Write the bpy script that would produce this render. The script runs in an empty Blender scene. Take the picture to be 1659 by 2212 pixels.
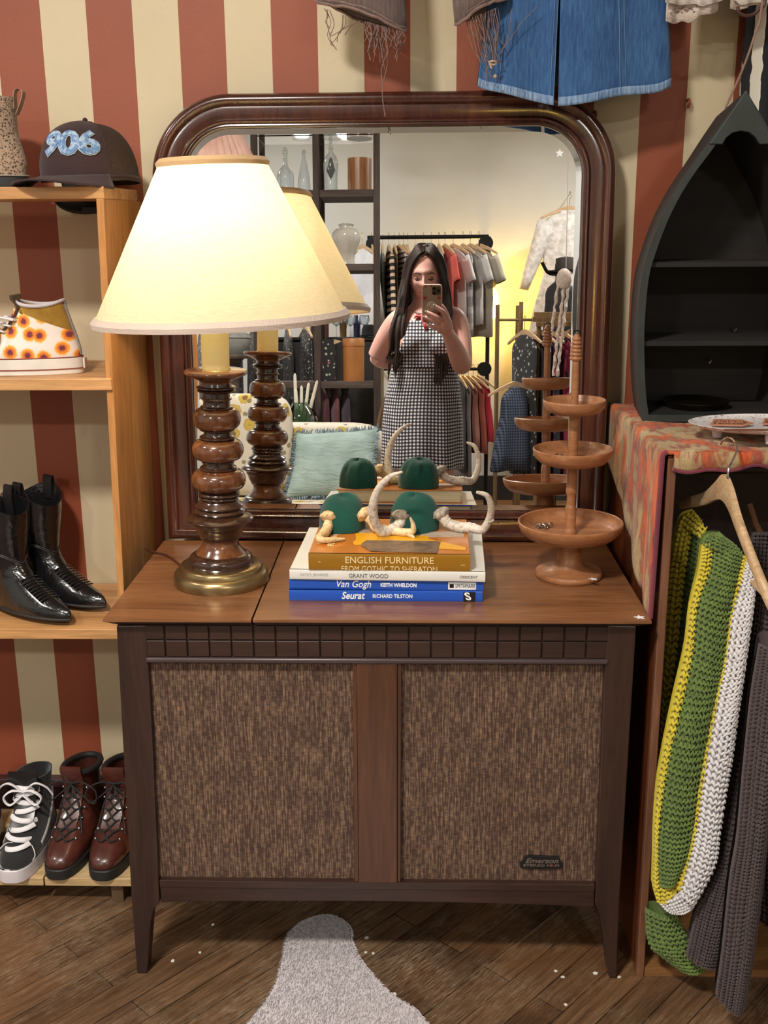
import bpy, math, random
import numpy as np
from mathutils import Matrix, Vector, Euler
PI=math.pi; sin=math.sin; cos=math.cos
rnd=random.Random(7)
sc=bpy.context.scene
COL=sc.collection
# ---------------------------------------------------------------- camera
CH=1.335
CF,CPITCH,CYAW,CROLL=2309.4,.2653,.0278,-.0067
_f=np.array([-sin(CYAW)*cos(CPITCH),cos(CYAW)*cos(CPITCH),-sin(CPITCH)])
_r=np.array([cos(CYAW),sin(CYAW),0.]); _u=np.cross(_r,_f)
CR=_r*cos(CROLL)+_u*sin(CROLL); CU=-_r*sin(CROLL)+_u*cos(CROLL)
C0=np.array([0,0,CH])
cam=bpy.data.cameras.new('camera'); camo=bpy.data.objects.new('camera',cam); COL.objects.link(camo)
cam.sensor_fit='VERTICAL'; cam.sensor_height=24.; cam.lens=CF/2212*24.; cam.clip_start=.004; cam.clip_end=60
_m=Matrix.Identity(4)
for _i in range(3):
    _m[_i][0]=CR[_i]; _m[_i][1]=CU[_i]; _m[_i][2]=-_f[_i]; _m[_i][3]=C0[_i]
camo.matrix_world=_m; sc.camera=camo
# ---------------------------------------------------------------- world, exposure, lights
w=bpy.data.worlds.new('world'); sc.world=w; w.use_nodes=True
w.node_tree.nodes['Background'].inputs[0].default_value=(1,.95,.88,1); w.node_tree.nodes['Background'].inputs[1].default_value=.0
sc.view_settings.view_transform='Standard'; sc.view_settings.look='None'; sc.view_settings.gamma=1
sc.view_settings.use_curve_mapping=False
sc.view_settings.exposure=.0
sc.cycles.max_bounces=10; sc.cycles.diffuse_bounces=4; sc.cycles.glossy_bounces=5; sc.cycles.transmission_bounces=8
sc.cycles.caustics_reflective=True; sc.cycles.caustics_refractive=False
sc.cycles.sample_clamp_indirect=6; sc.cycles.use_denoising=True
CEIL=2.95
def area(name,loc,size,power,col,target=None,shape='DISK',sy=None):
    l=bpy.data.lights.new(name,'AREA'); l.energy=power; l.color=col; l.shape=shape; l.size=size
    if sy: l.size_y=sy
    o=bpy.data.objects.new(name,l); COL.objects.link(o); o.location=loc
    if target is not None: o.rotation_euler=(Vector(target)-Vector(loc)).to_track_quat('-Z','Y').to_euler()
    return o
def point(name,loc,power,col,rad=.05):
    l=bpy.data.lights.new(name,'POINT'); l.energy=power; l.color=col; l.shadow_soft_size=rad
    o=bpy.data.objects.new(name,l); COL.objects.link(o); o.location=loc; return o
WARM=(1,.86,.68); NEUT=(1,.93,.84); COOL=(1,.96,.90)
area('ceiling_lamp_light',(-.80,.05,CEIL-.12),.32,88,NEUT)
area('ceiling_lamp_light',(1.3,-2.4,CEIL-.12),.32,50,COOL)
area('ceiling_lamp_light',(-2.1,-2.4,CEIL-.12),.32,62,COOL)
area('ceiling_lamp_light',(-2.3,1.0,CEIL-.12),.32,20,NEUT)
# ---------------------------------------------------------------- pixel helpers (a pixel of the photo -> a point at a known depth)
def ray(px,py):
    d=CR*(px-829.5)/CF-CU*(py-1106)/CF+_f; return d/np.linalg.norm(d)
def PY(px,py,Y): d=ray(px,py); return Vector(C0+d*Y/d[1])
def PZ(px,py,z): d=ray(px,py); return Vector(C0+d*(z-CH)/d[2])
def PX(px,py,x): d=ray(px,py); return Vector(C0+d*x/d[0])
MN=-ray(942,631); G0=np.array([0,2.105,.703])      # mirror normal, foot of the mirror
MA=np.cross(np.array([0,0,1.]),MN); MA/=np.linalg.norm(MA); MA=-MA if MA[0]<0 else MA
MB_=np.cross(MN,MA); MB_=MB_ if MB_[2]>0 else -MB_
def mplane(px,py,off=0):
    d=ray(px,py); q=G0+MN*off; h=C0+d*((q-C0)@MN)/(d@MN)-G0; return (h@MA,h@MB_)
def MY(px,py,Y):                                    # point of the room that the mirror shows at this pixel
    d=ray(px,py); h=C0+d*((G0-C0)@MN)/(d@MN); d=d-2*(d@MN)*MN
    return Vector(h+d*(Y-h[1])/d[1])
def MZ(px,py,z):
    d=ray(px,py); h=C0+d*((G0-C0)@MN)/(d@MN); d=d-2*(d@MN)*MN
    return Vector(h+d*(z-h[2])/d[2])
# ---------------------------------------------------------------- mesh builder
class MB:
    def __init__(s): s.v=[]; s.f=[]; s.uv={}; s.mi=[]; s.cur=0
    def add(s,vs,fs,uvs=None):
        b=len(s.v); s.v+= [Vector(v) for v in vs]
        for i,f in enumerate(fs):
            if uvs: s.uv[len(s.f)]=uvs[i]
            s.f.append([b+k for k in f]); s.mi.append(s.cur)
        return s
    def box(s,c,d,R=None):
        vs=[Vector((x*d[0]/2,y*d[1]/2,z*d[2]/2)) for x in(-1,1) for y in(-1,1) for z in(-1,1)]
        if R is not None: vs=[R@v for v in vs]
        c=Vector(c); return s.add([v+c for v in vs],[(0,1,3,2),(4,6,7,5),(0,4,5,1),(2,3,7,6),(0,2,6,4),(1,5,7,3)])
    def bb(s,a,b): a=Vector(a);b=Vector(b); return s.box((a+b)/2,[abs(b[i]-a[i]) for i in range(3)])
    def hexa(s,q):   # 8 points: bottom 4 ccw, top 4 ccw
        return s.add(q,[(3,2,1,0),(4,5,6,7),(0,1,5,4),(1,2,6,5),(2,3,7,6),(3,0,4,7)])
    def loft(s,rings,cap=True,close=True,uv=False):
        n=len(rings[0]); vs=[p for r in rings for p in r]; fs=[]; uvs=[]
        m=n if close else n-1
        for i in range(len(rings)-1):
            for j in range(m):
                k=(j+1)%n; fs.append((i*n+j,i*n+k,(i+1)*n+k,(i+1)*n+j))
                uvs.append([(j/m,i/(len(rings)-1)),((j+1)/m,i/(len(rings)-1)),((j+1)/m,(i+1)/(len(rings)-1)),(j/m,(i+1)/(len(rings)-1))])
        if cap and close:
            fs.append(tuple(range(n-1,-1,-1))); uvs.append([(0,0)]*n)
            fs.append(tuple((len(rings)-1)*n+j for j in range(n))); uvs.append([(0,0)]*n)
        return s.add(vs,fs,uvs)
    def lathe(s,prof,c=(0,0,0),n=48,R=None,cap=False):
        c=Vector(c); rings=[]
        for r,z in prof:
            rings.append([(Vector((max(r,1e-4)*cos(2*PI*j/n),max(r,1e-4)*sin(2*PI*j/n),z)) if R is None else R@Vector((max(r,1e-4)*cos(2*PI*j/n),max(r,1e-4)*sin(2*PI*j/n),z)))+c for j in range(n)])
        return s.loft(rings,cap=cap)
    def tube(s,pts,rad,n=8,cap=True,flat=1.,up=None):
        pts=[Vector(p) for p in pts]; m=len(pts)
        if not hasattr(rad,'__len__'): rad=[rad]*m
        rings=[]; prev=None
        for i,p in enumerate(pts):
            t=(pts[min(i+1,m-1)]-pts[max(i-1,0)]); t=t.normalized() if t.length>1e-9 else Vector((0,0,1))
            if prev is None:
                a=Vector(up) if up is not None else (Vector((0,0,1)) if abs(t.z)<.9 else Vector((1,0,0)))
                nn=(a-t*a.dot(t)).normalized()
            else:
                nn=prev-t*prev.dot(t); nn=nn.normalized() if nn.length>1e-6 else prev
            prev=nn; b=t.cross(nn)
            rings.append([p+nn*cos(2*PI*j/n)*rad[i]*flat+b*sin(2*PI*j/n)*rad[i] for j in range(n)])
        return s.loft(rings,cap=cap)
    def sph(s,c,r,n=16,m=10,R=None):
        c=Vector(c); r=(r,r,r) if not hasattr(r,'__len__') else r; rings=[]
        for i in range(m+1):
            a=-PI/2+PI*i/m; a=max(min(a,PI/2-.02),-PI/2+.02)
            ring=[Vector((cos(a)*cos(2*PI*j/n)*r[0],cos(a)*sin(2*PI*j/n)*r[1],sin(a)*r[2])) for j in range(n)]
            if R is not None: ring=[R@p for p in ring]
            rings.append([p+c for p in ring])
        return s.loft(rings)
    def grid(s,fn,nu,nv,closeu=False):
        vs=[fn(i/nu,j/nv) for j in range(nv+1) for i in range(nu+1)]
        fs=[];uvs=[]
        for j in range(nv):
            for i in range(nu):
                a=j*(nu+1)+i; fs.append((a,a+1,a+nu+2,a+nu+1))
                uvs.append([(i/nu,j/nv),((i+1)/nu,j/nv),((i+1)/nu,(j+1)/nv),(i/nu,(j+1)/nv)])
        return s.add(vs,fs,uvs)
    def prism(s,poly,h,M=None):     # poly in xy, extruded 0..h in z, then M
        n=len(poly); a=[Vector((p[0],p[1],0)) for p in poly]; b=[Vector((p[0],p[1],h)) for p in poly]
        vs=a+b
        if M is not None: vs=[M@v for v in vs]
        return s.add(vs,[tuple(range(n-1,-1,-1)),tuple(range(n,2*n))]+[(i,(i+1)%n,n+(i+1)%n,n+i) for i in range(n)])
    def strip(s,a,b,th):            # ribbon between two point rows, given thickness vector fn
        pass
    def tf(s,M):
        s.v=[M@v for v in s.v]; return s
def spl(pts,n=8):                    # catmull-rom through points (any dimension)
    P=[np.array(p,float) for p in pts]; P=[2*P[0]-P[1]]+P+[2*P[-1]-P[-2]]; out=[]
    for i in range(1,len(P)-2):
        for k in range(n):
            t=k/n; a,b,c,d=P[i-1:i+3]
            out.append(.5*((2*b)+(-a+c)*t+(2*a-5*b+4*c-d)*t*t+(-a+3*b-3*c+d)*t**3))
    out.append(P[-2]); return out
WM={}                                # world matrices of our empties/objects
def thing(name,label,cat,loc=(0,0,0),rot=(0,0,0),group=None,kind=None):
    o=bpy.data.objects.new(name,None); COL.objects.link(o); o.empty_display_size=.05
    o.location=loc; o.rotation_euler=rot; o['label']=label; o['category']=cat
    if group: o['group']=group
    if kind: o['kind']=kind
    WM[o]=Matrix.Translation(Vector(loc))@Euler(rot).to_matrix().to_4x4()
    return o
def obj(name,mb,mat,parent=None,local=False,smooth=True,bev=0,sub=0,solid=0,label=None,cat=None,group=None,kind=None,seg=2,ang=35,disp=None,loc=None):
    me=bpy.data.meshes.new(name)
    inv=Matrix.Identity(4)
    if parent is not None and not local: inv=WM[parent].inverted()
    if parent is None and loc is not None: inv=Matrix.Translation(-Vector(loc))
    vs=[inv@Vector(v) for v in mb.v]
    me.from_pydata([tuple(v) for v in vs],[],mb.f)
    if mb.uv:
        ul=me.uv_layers.new(name='UVMap'); k=0; dat=[0.]*(2*len(me.loops))
        for i,f in enumerate(mb.f):
            u=mb.uv.get(i)
            for j in range(len(f)):
                if u: dat[2*k],dat[2*k+1]=u[j]
                k+=1
        ul.data.foreach_set('uv',dat)
    mats=mat if isinstance(mat,(list,tuple)) else [mat]
    for m in mats: me.materials.append(m)
    if len(mats)>1: me.polygons.foreach_set('material_index',mb.mi)
    if smooth: me.polygons.foreach_set('use_smooth',[True]*len(me.polygons)); 
    me.validate(); me.update()
    if smooth and not sub:
        try: me.set_sharp_from_angle(angle=math.radians(ang))
        except Exception: pass
    o=bpy.data.objects.new(name,me); COL.objects.link(o)
    if loc is not None and parent is None: o.location=loc
    WM[o]=WM[parent].copy() if parent is not None else (Matrix.Translation(Vector(loc)) if loc is not None else Matrix.Identity(4))
    if parent is not None: o.parent=parent
    if solid:
        m=o.modifiers.new('solid','SOLIDIFY'); m.thickness=solid; m.offset=0
    if bev:
        m=o.modifiers.new('bevel','BEVEL'); m.width=bev; m.segments=seg; m.limit_method='ANGLE'; m.angle_limit=math.radians(40)
    if sub:
        m=o.modifiers.new('sub','SUBSURF'); m.levels=sub; m.render_levels=sub
    if disp:
        t=bpy.data.textures.new(name+'_tex','CLOUDS'); t.noise_scale=disp[0]
        m=o.modifiers.new('disp','DISPLACE'); m.texture=t; m.strength=disp[1]; m.mid_level=.5; m.texture_coords='LOCAL'
    if label: o['label']=label
    if cat: o['category']=cat
    if group: o['group']=group
    if kind: o['kind']=kind
    return o
def struct(name,mb,mat,**k): return obj(name,mb,mat,kind='structure',**k)
def dup(root,loc,rot=None,label=None,group=None,scale=None,mats=None):
    def cp(o,par):
        c=o.copy(); COL.objects.link(c)
        if par is not None: c.parent=par
        for ch in KIDS.get(o.name,[]): cp(ch,c)
        return c
    r=cp(root,None); r.location=loc
    if rot is not None: r.rotation_euler=rot
    if label: r['label']=label
    if group: r['group']=group
    if scale: r.scale=scale
    return r
KIDS={}
def reg(o,kids): KIDS[o.name]=list(kids)
def text_mb(body,size,M,depth=.0004,shear=0.,bold=0.,align='CENTER',spacing=1.,width=None):
    c=bpy.data.curves.new('lettering','FONT'); c.body=body; c.size=size; c.extrude=depth; c.shear=shear; c.offset=bold
    c.align_x=align; c.align_y='CENTER'; c.space_character=spacing; c.resolution_u=3
    o=bpy.data.objects.new('lettering',c); COL.objects.link(o)
    dg=bpy.context.evaluated_depsgraph_get(); dg.update(); me=bpy.data.meshes.new_from_object(o.evaluated_get(dg))
    vs=[v.co.copy() for v in me.vertices]
    if width and vs:
        w0=max(v.x for v in vs)-min(v.x for v in vs); k=width/max(w0,1e-6)
        for v in vs: v.x*=k
    mb=MB(); mb.add([M@v for v in vs],[tuple(p.vertices) for p in me.polygons])
    bpy.data.objects.remove(o); bpy.data.curves.remove(c); bpy.data.meshes.remove(me)
    return mb
def frameM(o,x,y,z=None):            # matrix from origin and axes
    x=Vector(x).normalized(); y=Vector(y); y=(y-x*y.dot(x)).normalized(); z=x.cross(y)
    m=Matrix.Identity(4)
    for i in range(3): m[i][0]=x[i]; m[i][1]=y[i]; m[i][2]=z[i]; m[i][3]=o[i]
    return m
# ---------------------------------------------------------------- materials
class NT:
    def __init__(s,name):
        s.m=bpy.data.materials.new(name); s.m.use_nodes=True; s.t=s.m.node_tree; s.n=s.t.nodes; s.l=s.t.links
        s.b=s.n['Principled BSDF']
    def node(s,ty,**k):
        n=s.n.new(ty)
        for a,b in k.items():
            if hasattr(n,a): setattr(n,a,b)
        return n
    def coord(s,kind='Object',scale=(1,1,1),rot=(0,0,0),loc=(0,0,0)):
        if kind=='Position': a=s.n.new('ShaderNodeNewGeometry').outputs['Position']
        else: a=s.n.new('ShaderNodeTexCoord').outputs[kind]
        m=s.n.new('ShaderNodeMapping'); s.l.new(a,m.inputs[0]); m.inputs['Scale'].default_value=scale; m.inputs['Rotation'].default_value=rot; m.inputs['Location'].default_value=loc
        return m.outputs[0]
    def noise(s,co,scale=5,detail=3,rough=.5,dist=0):
        n=s.n.new('ShaderNodeTexNoise'); s.l.new(co,n.inputs['Vector']); n.inputs['Scale'].default_value=scale; n.inputs['Detail'].default_value=detail
        n.inputs['Roughness'].default_value=rough; n.inputs['Distortion'].default_value=dist; return n.outputs['Fac']
    def vor(s,co,scale=5,feat='F1',out='Distance',rand=1):
        n=s.n.new('ShaderNodeTexVoronoi'); n.feature=feat; s.l.new(co,n.inputs['Vector']); n.inputs['Scale'].default_value=scale; n.inputs['Randomness'].default_value=rand; return n.outputs[out]
    def wave(s,co,scale=5,dist=0,det=2,dscale=1,dirn='X',prof='SIN'):
        n=s.n.new('ShaderNodeTexWave'); n.bands_direction=dirn; n.wave_profile=prof; s.l.new(co,n.inputs['Vector']); n.inputs['Scale'].default_value=scale
        n.inputs['Distortion'].default_value=dist; n.inputs['Detail'].default_value=det; n.inputs['Detail Scale'].default_value=dscale; return n.outputs['Fac']
    def ramp(s,f,stops,interp='LINEAR'):
        n=s.n.new('ShaderNodeValToRGB'); n.color_ramp.interpolation=interp; e=n.color_ramp.elements
        while len(e)<len(stops): e.new(.5)
        for i,(p,c) in enumerate(stops):
            e[i].position=p; e[i].color=(c[0],c[1],c[2],1) if hasattr(c,'__len__') else (c,c,c,1)
        s.l.new(f,n.inputs[0]); return n.outputs[0]
    def mix(s,f,a,b,mode='MIX'):
        n=s.n.new('ShaderNodeMix'); n.data_type='RGBA'; n.blend_type=mode
        for sock,v in ((n.inputs[0],f),(n.inputs[6],a),(n.inputs[7],b)):
            if isinstance(v,(int,float)): sock.default_value=v
            elif isinstance(v,tuple): sock.default_value=(v[0],v[1],v[2],1)
            else: s.l.new(v,sock)
        return n.outputs[2]
    def math(s,op,a,b=0.):
        n=s.n.new('ShaderNodeMath'); n.operation=op
        for i,v in enumerate((a,b)):
            if isinstance(v,(int,float)): n.inputs[i].default_value=v
            else: s.l.new(v,n.inputs[i])
        return n.outputs[0]
    def sep(s,co):
        n=s.n.new('ShaderNodeSeparateXYZ'); s.l.new(co,n.inputs[0]); return n.outputs
    def bump(s,h,strength=.3,dist=.001):
        n=s.n.new('ShaderNodeBump'); s.l.new(h,n.inputs['Height']); n.inputs['Strength'].default_value=strength; n.inputs['Distance'].default_value=dist
        s.l.new(n.outputs[0],s.b.inputs['Normal'])
    def set(s,**k):
        for a,v in k.items():
            a=a.replace('_',' ')
            sock=s.b.inputs[a]
            if isinstance(v,(int,float)): sock.default_value=v
            elif isinstance(v,tuple): sock.default_value=(v[0],v[1],v[2],1) if len(v)==3 and len(sock.default_value)==4 else v
            else: s.l.new(v,sock)
        return s
_mc={}
def pm(name,col,rough=.5,metal=0,var=.12,vs=20,bump=0,bs=60,sheen=0,coat=0,trans=0,**k):
    if name in _mc: return _mc[name]
    t=NT(name); co=t.coord('Object')
    n=t.noise(co,vs,3)
    dark=tuple(c*(1-var) for c in col); lite=tuple(min(1,c*(1+var)) for c in col)
    t.set(Base_Color=t.ramp(n,[(.3,dark),(.7,lite)]),Roughness=rough,Metallic=metal)
    if bump: t.bump(t.noise(co,bs,3),bump,.002)
    if sheen: t.set(Sheen_Weight=sheen)
    if coat: t.set(Coat_Weight=coat,Coat_Roughness=.1)
    if trans: t.set(Transmission_Weight=trans)
    _mc[name]=t.m; return t.m
def wood(name,c1,c2,c3=None,axis='X',scale=1.,rough=.4,coat=0,fine=1.,bump=.08):
    if name in _mc: return _mc[name]
    t=NT(name); sx={'X':(1,12,12),'Y':(12,1,12),'Z':(12,12,1)}[axis]; sx=tuple(v*scale for v in sx)
    co=t.coord('Object',scale=sx)
    a=t.noise(co,2.2,5,.6,.6); b=t.noise(co,14*fine,4,.6)
    base=t.ramp(a,[(.3,c1),(.7,c2)] if c3 is None else [(.28,c1),(.5,c2),(.75,c3)])
    col=t.mix(.45,base,t.ramp(b,[(.35,.35),(.65,1.)]),'MULTIPLY')
    t.set(Base_Color=col,Roughness=rough)
    if coat: t.set(Coat_Weight=coat,Coat_Roughness=.12)
    t.bump(b,bump,.001); _mc[name]=t.m; return t.m
def fabric(name,col,col2=None,sc_=900,rough=.85,bump=.35,sheen=.2,var=.15,vs=9):
    if name in _mc: return _mc[name]
    t=NT(name); co=t.coord('Object')
    n=t.noise(co,vs,4)
    base=t.ramp(n,[(.3,tuple(c*(1-var) for c in col)),(.7,tuple(min(1,c*(1+var)) for c in col))])
    if col2: base=t.mix(t.ramp(t.noise(co,sc_*.15,2),[(.45,0),(.6,1)]),base,col2)
    a=t.wave(co,sc_/6,0,0,1,'X'); b=t.wave(co,sc_/6,0,0,1,'Z')
    t.set(Base_Color=base,Roughness=rough,Sheen_Weight=sheen); t.bump(t.math('ADD',a,b),bump,.0006); _mc[name]=t.m; return t.m
def glass(name,col=(1,1,1),rough=.02):
    if name in _mc: return _mc[name]
    t=NT(name); co=t.coord('Object'); t.set(Base_Color=t.ramp(t.noise(co,4),[(.0,col),(1,col)]),Roughness=rough,Transmission_Weight=1.,IOR=1.45); _mc[name]=t.m; return t.m
def emis(name,col,s):
    t=NT(name); t.set(Base_Color=col,Emission_Color=col,Emission_Strength=s,Roughness=.6); return t.m
# ================================================================ room
WY=2.2007; S0=-.7114; SP=.0883
def m_stripes():
    t=NT('striped paint'); p=t.coord('Position'); x=t.sep(p)[0]
    k=t.math('MODULO',t.math('ADD',t.math('DIVIDE',t.math('SUBTRACT',x,S0),SP),100.),2.)
    f=t.math('GREATER_THAN',k,1.)           # 0 -> cream, 1 -> rust
    n=t.noise(p,3,4,.6)
    red=t.ramp(n,[(.3,(.245,.057,.023)),(.7,(.29,.070,.030))]); cr=t.ramp(n,[(.3,(.56,.465,.305)),(.7,(.62,.525,.355))])
    t.set(Base_Color=t.mix(f,cr,red),Roughness=.55); t.bump(t.noise(p,160,3),.25,.001); return t.m
STR=m_stripes()
XL,XR,YB=-3.4,2.4,-4.02
mb=MB().bb((XL,WY,0),(XR,WY+.1,CEIL)); struct('wall_north',mb,STR,smooth=False)
def m_white():
    t=NT('white wall paint'); p=t.coord('Position'); n=t.noise(p,2.,4)
    t.set(Base_Color=t.ramp(n,[(.3,(.545,.565,.565)),(.7,(.59,.61,.61))]),Roughness=.6); t.bump(t.noise(p,120,3),.15,.001); return t.m
WHT=m_white()
struct('wall_south',MB().bb((XL,YB-.1,0),(XR,YB,CEIL)),WHT,smooth=False)
struct('wall_west',MB().bb((XL-.1,YB-.1,0),(XL,WY+.1,CEIL)),WHT,smooth=False)
struct('wall_east',MB().bb((XR,YB-.1,0),(XR+.1,WY+.1,CEIL)),WHT,smooth=False)
struct('ceiling',MB().bb((XL-.1,YB-.1,CEIL),(XR+.1,WY+.1,CEIL+.1)),WHT,smooth=False)
def m_floor():
    t=NT('worn diagonal floorboards'); a=-math.radians(48)
    co=t.coord('Position',rot=(0,0,a))
    br=t.n.new('ShaderNodeTexBrick'); t.l.new(co,br.inputs['Vector']); br.offset=.37; br.squash=1
    br.inputs['Scale'].default_value=1; br.inputs['Brick Width'].default_value=1.35; br.inputs['Row Height'].default_value=.0575
    br.inputs['Mortar Size'].default_value=.0011; br.inputs['Mortar Smooth'].default_value=.2; br.inputs['Bias'].default_value=0
    br.inputs['Color1'].default_value=(.085,.042,.02,1); br.inputs['Color2'].default_value=(.165,.088,.042,1); br.inputs['Mortar'].default_value=(.012,.007,.004,1)
    cs=t.n.new('ShaderNodeMapping'); t.l.new(co,cs.inputs[0]); cs.inputs['Scale'].default_value=(2.2,34,1)
    g=t.noise(cs.outputs[0],3,6,.65,.4); g2=t.noise(cs.outputs[0],9,4,.7)
    c=t.mix(.75,br.outputs[0],t.ramp(g,[(.32,.30),(.68,1.35)]),'MULTIPLY')
    c=t.mix(.5,c,t.ramp(g2,[(.35,.5),(.6,1.2)]),'MULTIPLY')
    wear=t.noise(co,4.5,6,.72); wear2=t.noise(cs.outputs[0],14,4,.7)
    m=t.math('MULTIPLY',t.ramp(wear,[(.46,0),(.68,1)]),t.ramp(wear2,[(.45,0),(.62,1)]))
    c=t.mix(t.math('MULTIPLY',m,.85),c,(.38,.29,.19))
    st=t.ramp(t.noise(co,2.3,3),[(.5,0),(.66,1)]); c=t.mix(t.math('MULTIPLY',st,.5),c,(.20,.075,.02))
    t.set(Base_Color=c,Roughness=t.ramp(g,[(.3,.38),(.7,.62)])); t.bump(t.math('ADD',g2,t.math('MULTIPLY',br.outputs[1],-2.)),.35,.0015); return t.m
struct('floor',MB().bb((XL-.1,YB-.1,-.1),(XR+.1,WY+.1,0)),m_floor(),smooth=False)
MAROON=pm('maroon trim paint',(.045,.016,.018),.35)
def base(name,a,b): 
    mb=MB().bb(a,b); struct(name,mb,MAROON,bev=.004)
zb=PY(150,1672,WY).z
mb=MB().bb((XL,WY-.016,0),(XR,WY,zb-.022)); mb.bb((XL,WY-.024,zb-.024),(XR,WY,zb)); struct('baseboard_north',mb,MAROON,bev=.004)
DKB=pm('dark baseboard paint',(.02,.018,.016),.5)
struct('baseboard_south',MB().bb((XL,YB,0),(XR,YB+.018,.19)),DKB,bev=.004)
struct('baseboard_west',MB().bb((XL,YB,0),(XL+.018,WY,.15)),DKB,bev=.004)
struct('baseboard_east',MB().bb((XR-.018,YB,0),(XR,WY,.15)),DKB,bev=.004)
# ceiling bowl lamps
GLOW=emis('lit opal glass',(1,.95,.86),9.)
BRASS=pm('brass',(.42,.29,.12),.3,1,.25,6)
def ceil_lamp(x,y,label,rr=.16,zt=CEIL,drop=.0):
    t=thing('ceiling_lamp',label,'ceiling light',(x,y,zt),group=None)
    mb=MB().lathe([(.0,0),(.07,0),(.075,-.02),(.05,-.03),(.02,-.035),(.02,-.05-drop),(0.001,-.05-drop)],(x,y,zt)); obj('canopy',mb,BRASS,t)
    z=zt-.035-drop
    mb=MB().lathe([(rr,0),(rr,-.01),(rr*.93,-.035),(rr*.7,-.062),(rr*.35,-.08),(.001,-.085)],(x,y,z)); obj('glass_bowl',mb,GLOW,t)
    return t
ceil_lamp(-2.1,-2.4,'glowing opal bowl ceiling lamp over the dark dresses')
ceil_lamp(-.80,.05,'glowing opal bowl ceiling lamp above the person')
ceil_lamp(1.3,-2.4,'glowing opal bowl ceiling lamp over the lace dress corner')
ceil_lamp(-2.3,1.0,'glowing opal bowl ceiling lamp over the shoe shelf side')
# ================================================================ console
WAL=wood('walnut top',(.145,.055,.021),(.23,.095,.038),(.30,.135,.058),'X',1.1,.34,.25)
DKW=wood('dark walnut frame',(.024,.011,.008),(.040,.018,.0125),(.05,.022,.015),'Z',1.,.42,.1)
DKX=wood('dark walnut rails',(.024,.011,.008),(.040,.018,.0125),(.055,.025,.016),'X',1.,.42,.1)
STI=wood('warm walnut stile',(.06,.022,.01),(.09,.034,.014),(.12,.045,.018),'Z',.8,.4,.1)
def m_grille():
    t=NT('woven speaker cloth'); co=t.coord('Object')
    m=t.n.new('ShaderNodeMapping'); t.l.new(co,m.inputs[0]); m.inputs['Scale'].default_value=(430,1,26)
    th=t.noise(m.outputs[0],1,3,.7)
    m2=t.n.new('ShaderNodeMapping'); t.l.new(co,m2.inputs[0]); m2.inputs['Scale'].default_value=(60,1,300); hz=t.noise(m2.outputs[0],1,2,.6)
    ck=t.n.new('ShaderNodeTexChecker'); t.l.new(co,ck.inputs[0]); ck.inputs[1].default_value=(0,0,0,1); ck.inputs[2].default_value=(1,1,1,1); ck.inputs[3].default_value=105
    th2=t.math('ADD',t.ramp(th,[(.42,0),(.66,1)]),t.math('MULTIPLY',ck.outputs[1],-.22))
    c=t.mix(t.ramp(th2,[(0,0),(1,1)]),(.060,.028,.019),(.25,.155,.092))
    c=t.mix(.55,c,t.ramp(hz,[(.35,.45),(.6,1.1)]),'MULTIPLY')
    t.set(Base_Color=c,Roughness=.85); t.bump(th,.4,.001); return t.m
GRI=m_grille()
TX0,TX1,TY0,TY1,TZ=-.5125,.390,1.6477,2.100,.703
YF=1.668
cons=thing('stereo_console','dark walnut mid-century stereo console with two woven speaker panels','stereo console',((TX0+TX1)/2,(TY0+TY1)/2,0))
xs=-.2649
def slab(x0,x1,ov0,ov1):
    th=.005; b=.016   # thin edge, chamfer below
    q=[(x0,TY0,TZ-th),(x1,TY0,TZ-th),(x1,TY1,TZ-th),(x0,TY1,TZ-th),(x0,TY0,TZ),(x1,TY0,TZ),(x1,TY1,TZ),(x0,TY1,TZ)]
    mb=MB().hexa(q)
    q=[(x0+ov0,TY0+.018,TZ-b),(x1-ov1,TY0+.018,TZ-b),(x1-ov1,TY1,TZ-b),(x0+ov0,TY1,TZ-b),(x0+.001,TY0+.001,TZ-th),(x1-.001,TY0+.001,TZ-th),(x1-.001,TY1,TZ-th),(x0+.001,TY1,TZ-th)]
    return mb,MB().hexa(q)
for a,b,o0,o1 in ((TX0,xs-.0015,.018,.001),(xs+.0015,TX1,.001,.018)):
    m1,m2=slab(a,b,o0,o1); l=obj('lid_panel',m1,WAL,cons,smooth=False); WM[l]=WM[cons]; obj('chamfered_edge',m2,DKX,l,smooth=False)
BX0,BX1=-.494,.368
z_rail=PY(800,1421,YF).z; z_rb=PY(800,1432,YF).z; z_g0=PY(800,1905,YF).z; z_bb=PY(400,1950,YF).z
LX=PY(316,1400,YF).x; RX=PY(1313,1400,YF).x
mb=MB(); zt=TZ-.016
mb.bb((BX0+.004,YF+.012,z_bb+.015),(BX0+.02,TY1-.01,zt)); mb.bb((BX1-.02,YF+.012,z_bb+.015),(BX1-.004,TY1-.01,zt)); mb.bb((BX0+.02,TY1-.022,z_bb+.015),(BX1-.02,TY1-.01,zt))
mb.bb((BX0+.02,YF+.03,z_bb+.015),(BX1-.02,TY1-.022,z_bb+.03))
obj('carcass',mb,DKW,cons,smooth=False)
def leg(pix_in,pix_out,flip,yy):
    pts=[PY(a,b,YF) for a,b in pix_out]+[PY(a,b,YF) for a,b in pix_in]
    poly=[(p.x,max(p.z,0)) for p in pts]
    M=Matrix(((1,0,0,0),(0,0,-1,yy+.034),(0,1,0,0),(0,0,0,1)))
    return MB().prism(poly,.034,M)
inl=[(318,2103),(326,1995),(328,1980),(331,1966),(337,1957),(345,1950),(330,1600),(316,1350)]
outl=[(252,1351),(285,1950),(297,2106)]
inr=[(1313,1350),(1303,1500),(1285,1950),(1290,1962),(1295,1975),(1299,2000),(1314,2108)]
outr=[(1331,2111),(1337,1960),(1374,1352)]
def fixz(pl):
    return pl
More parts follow.
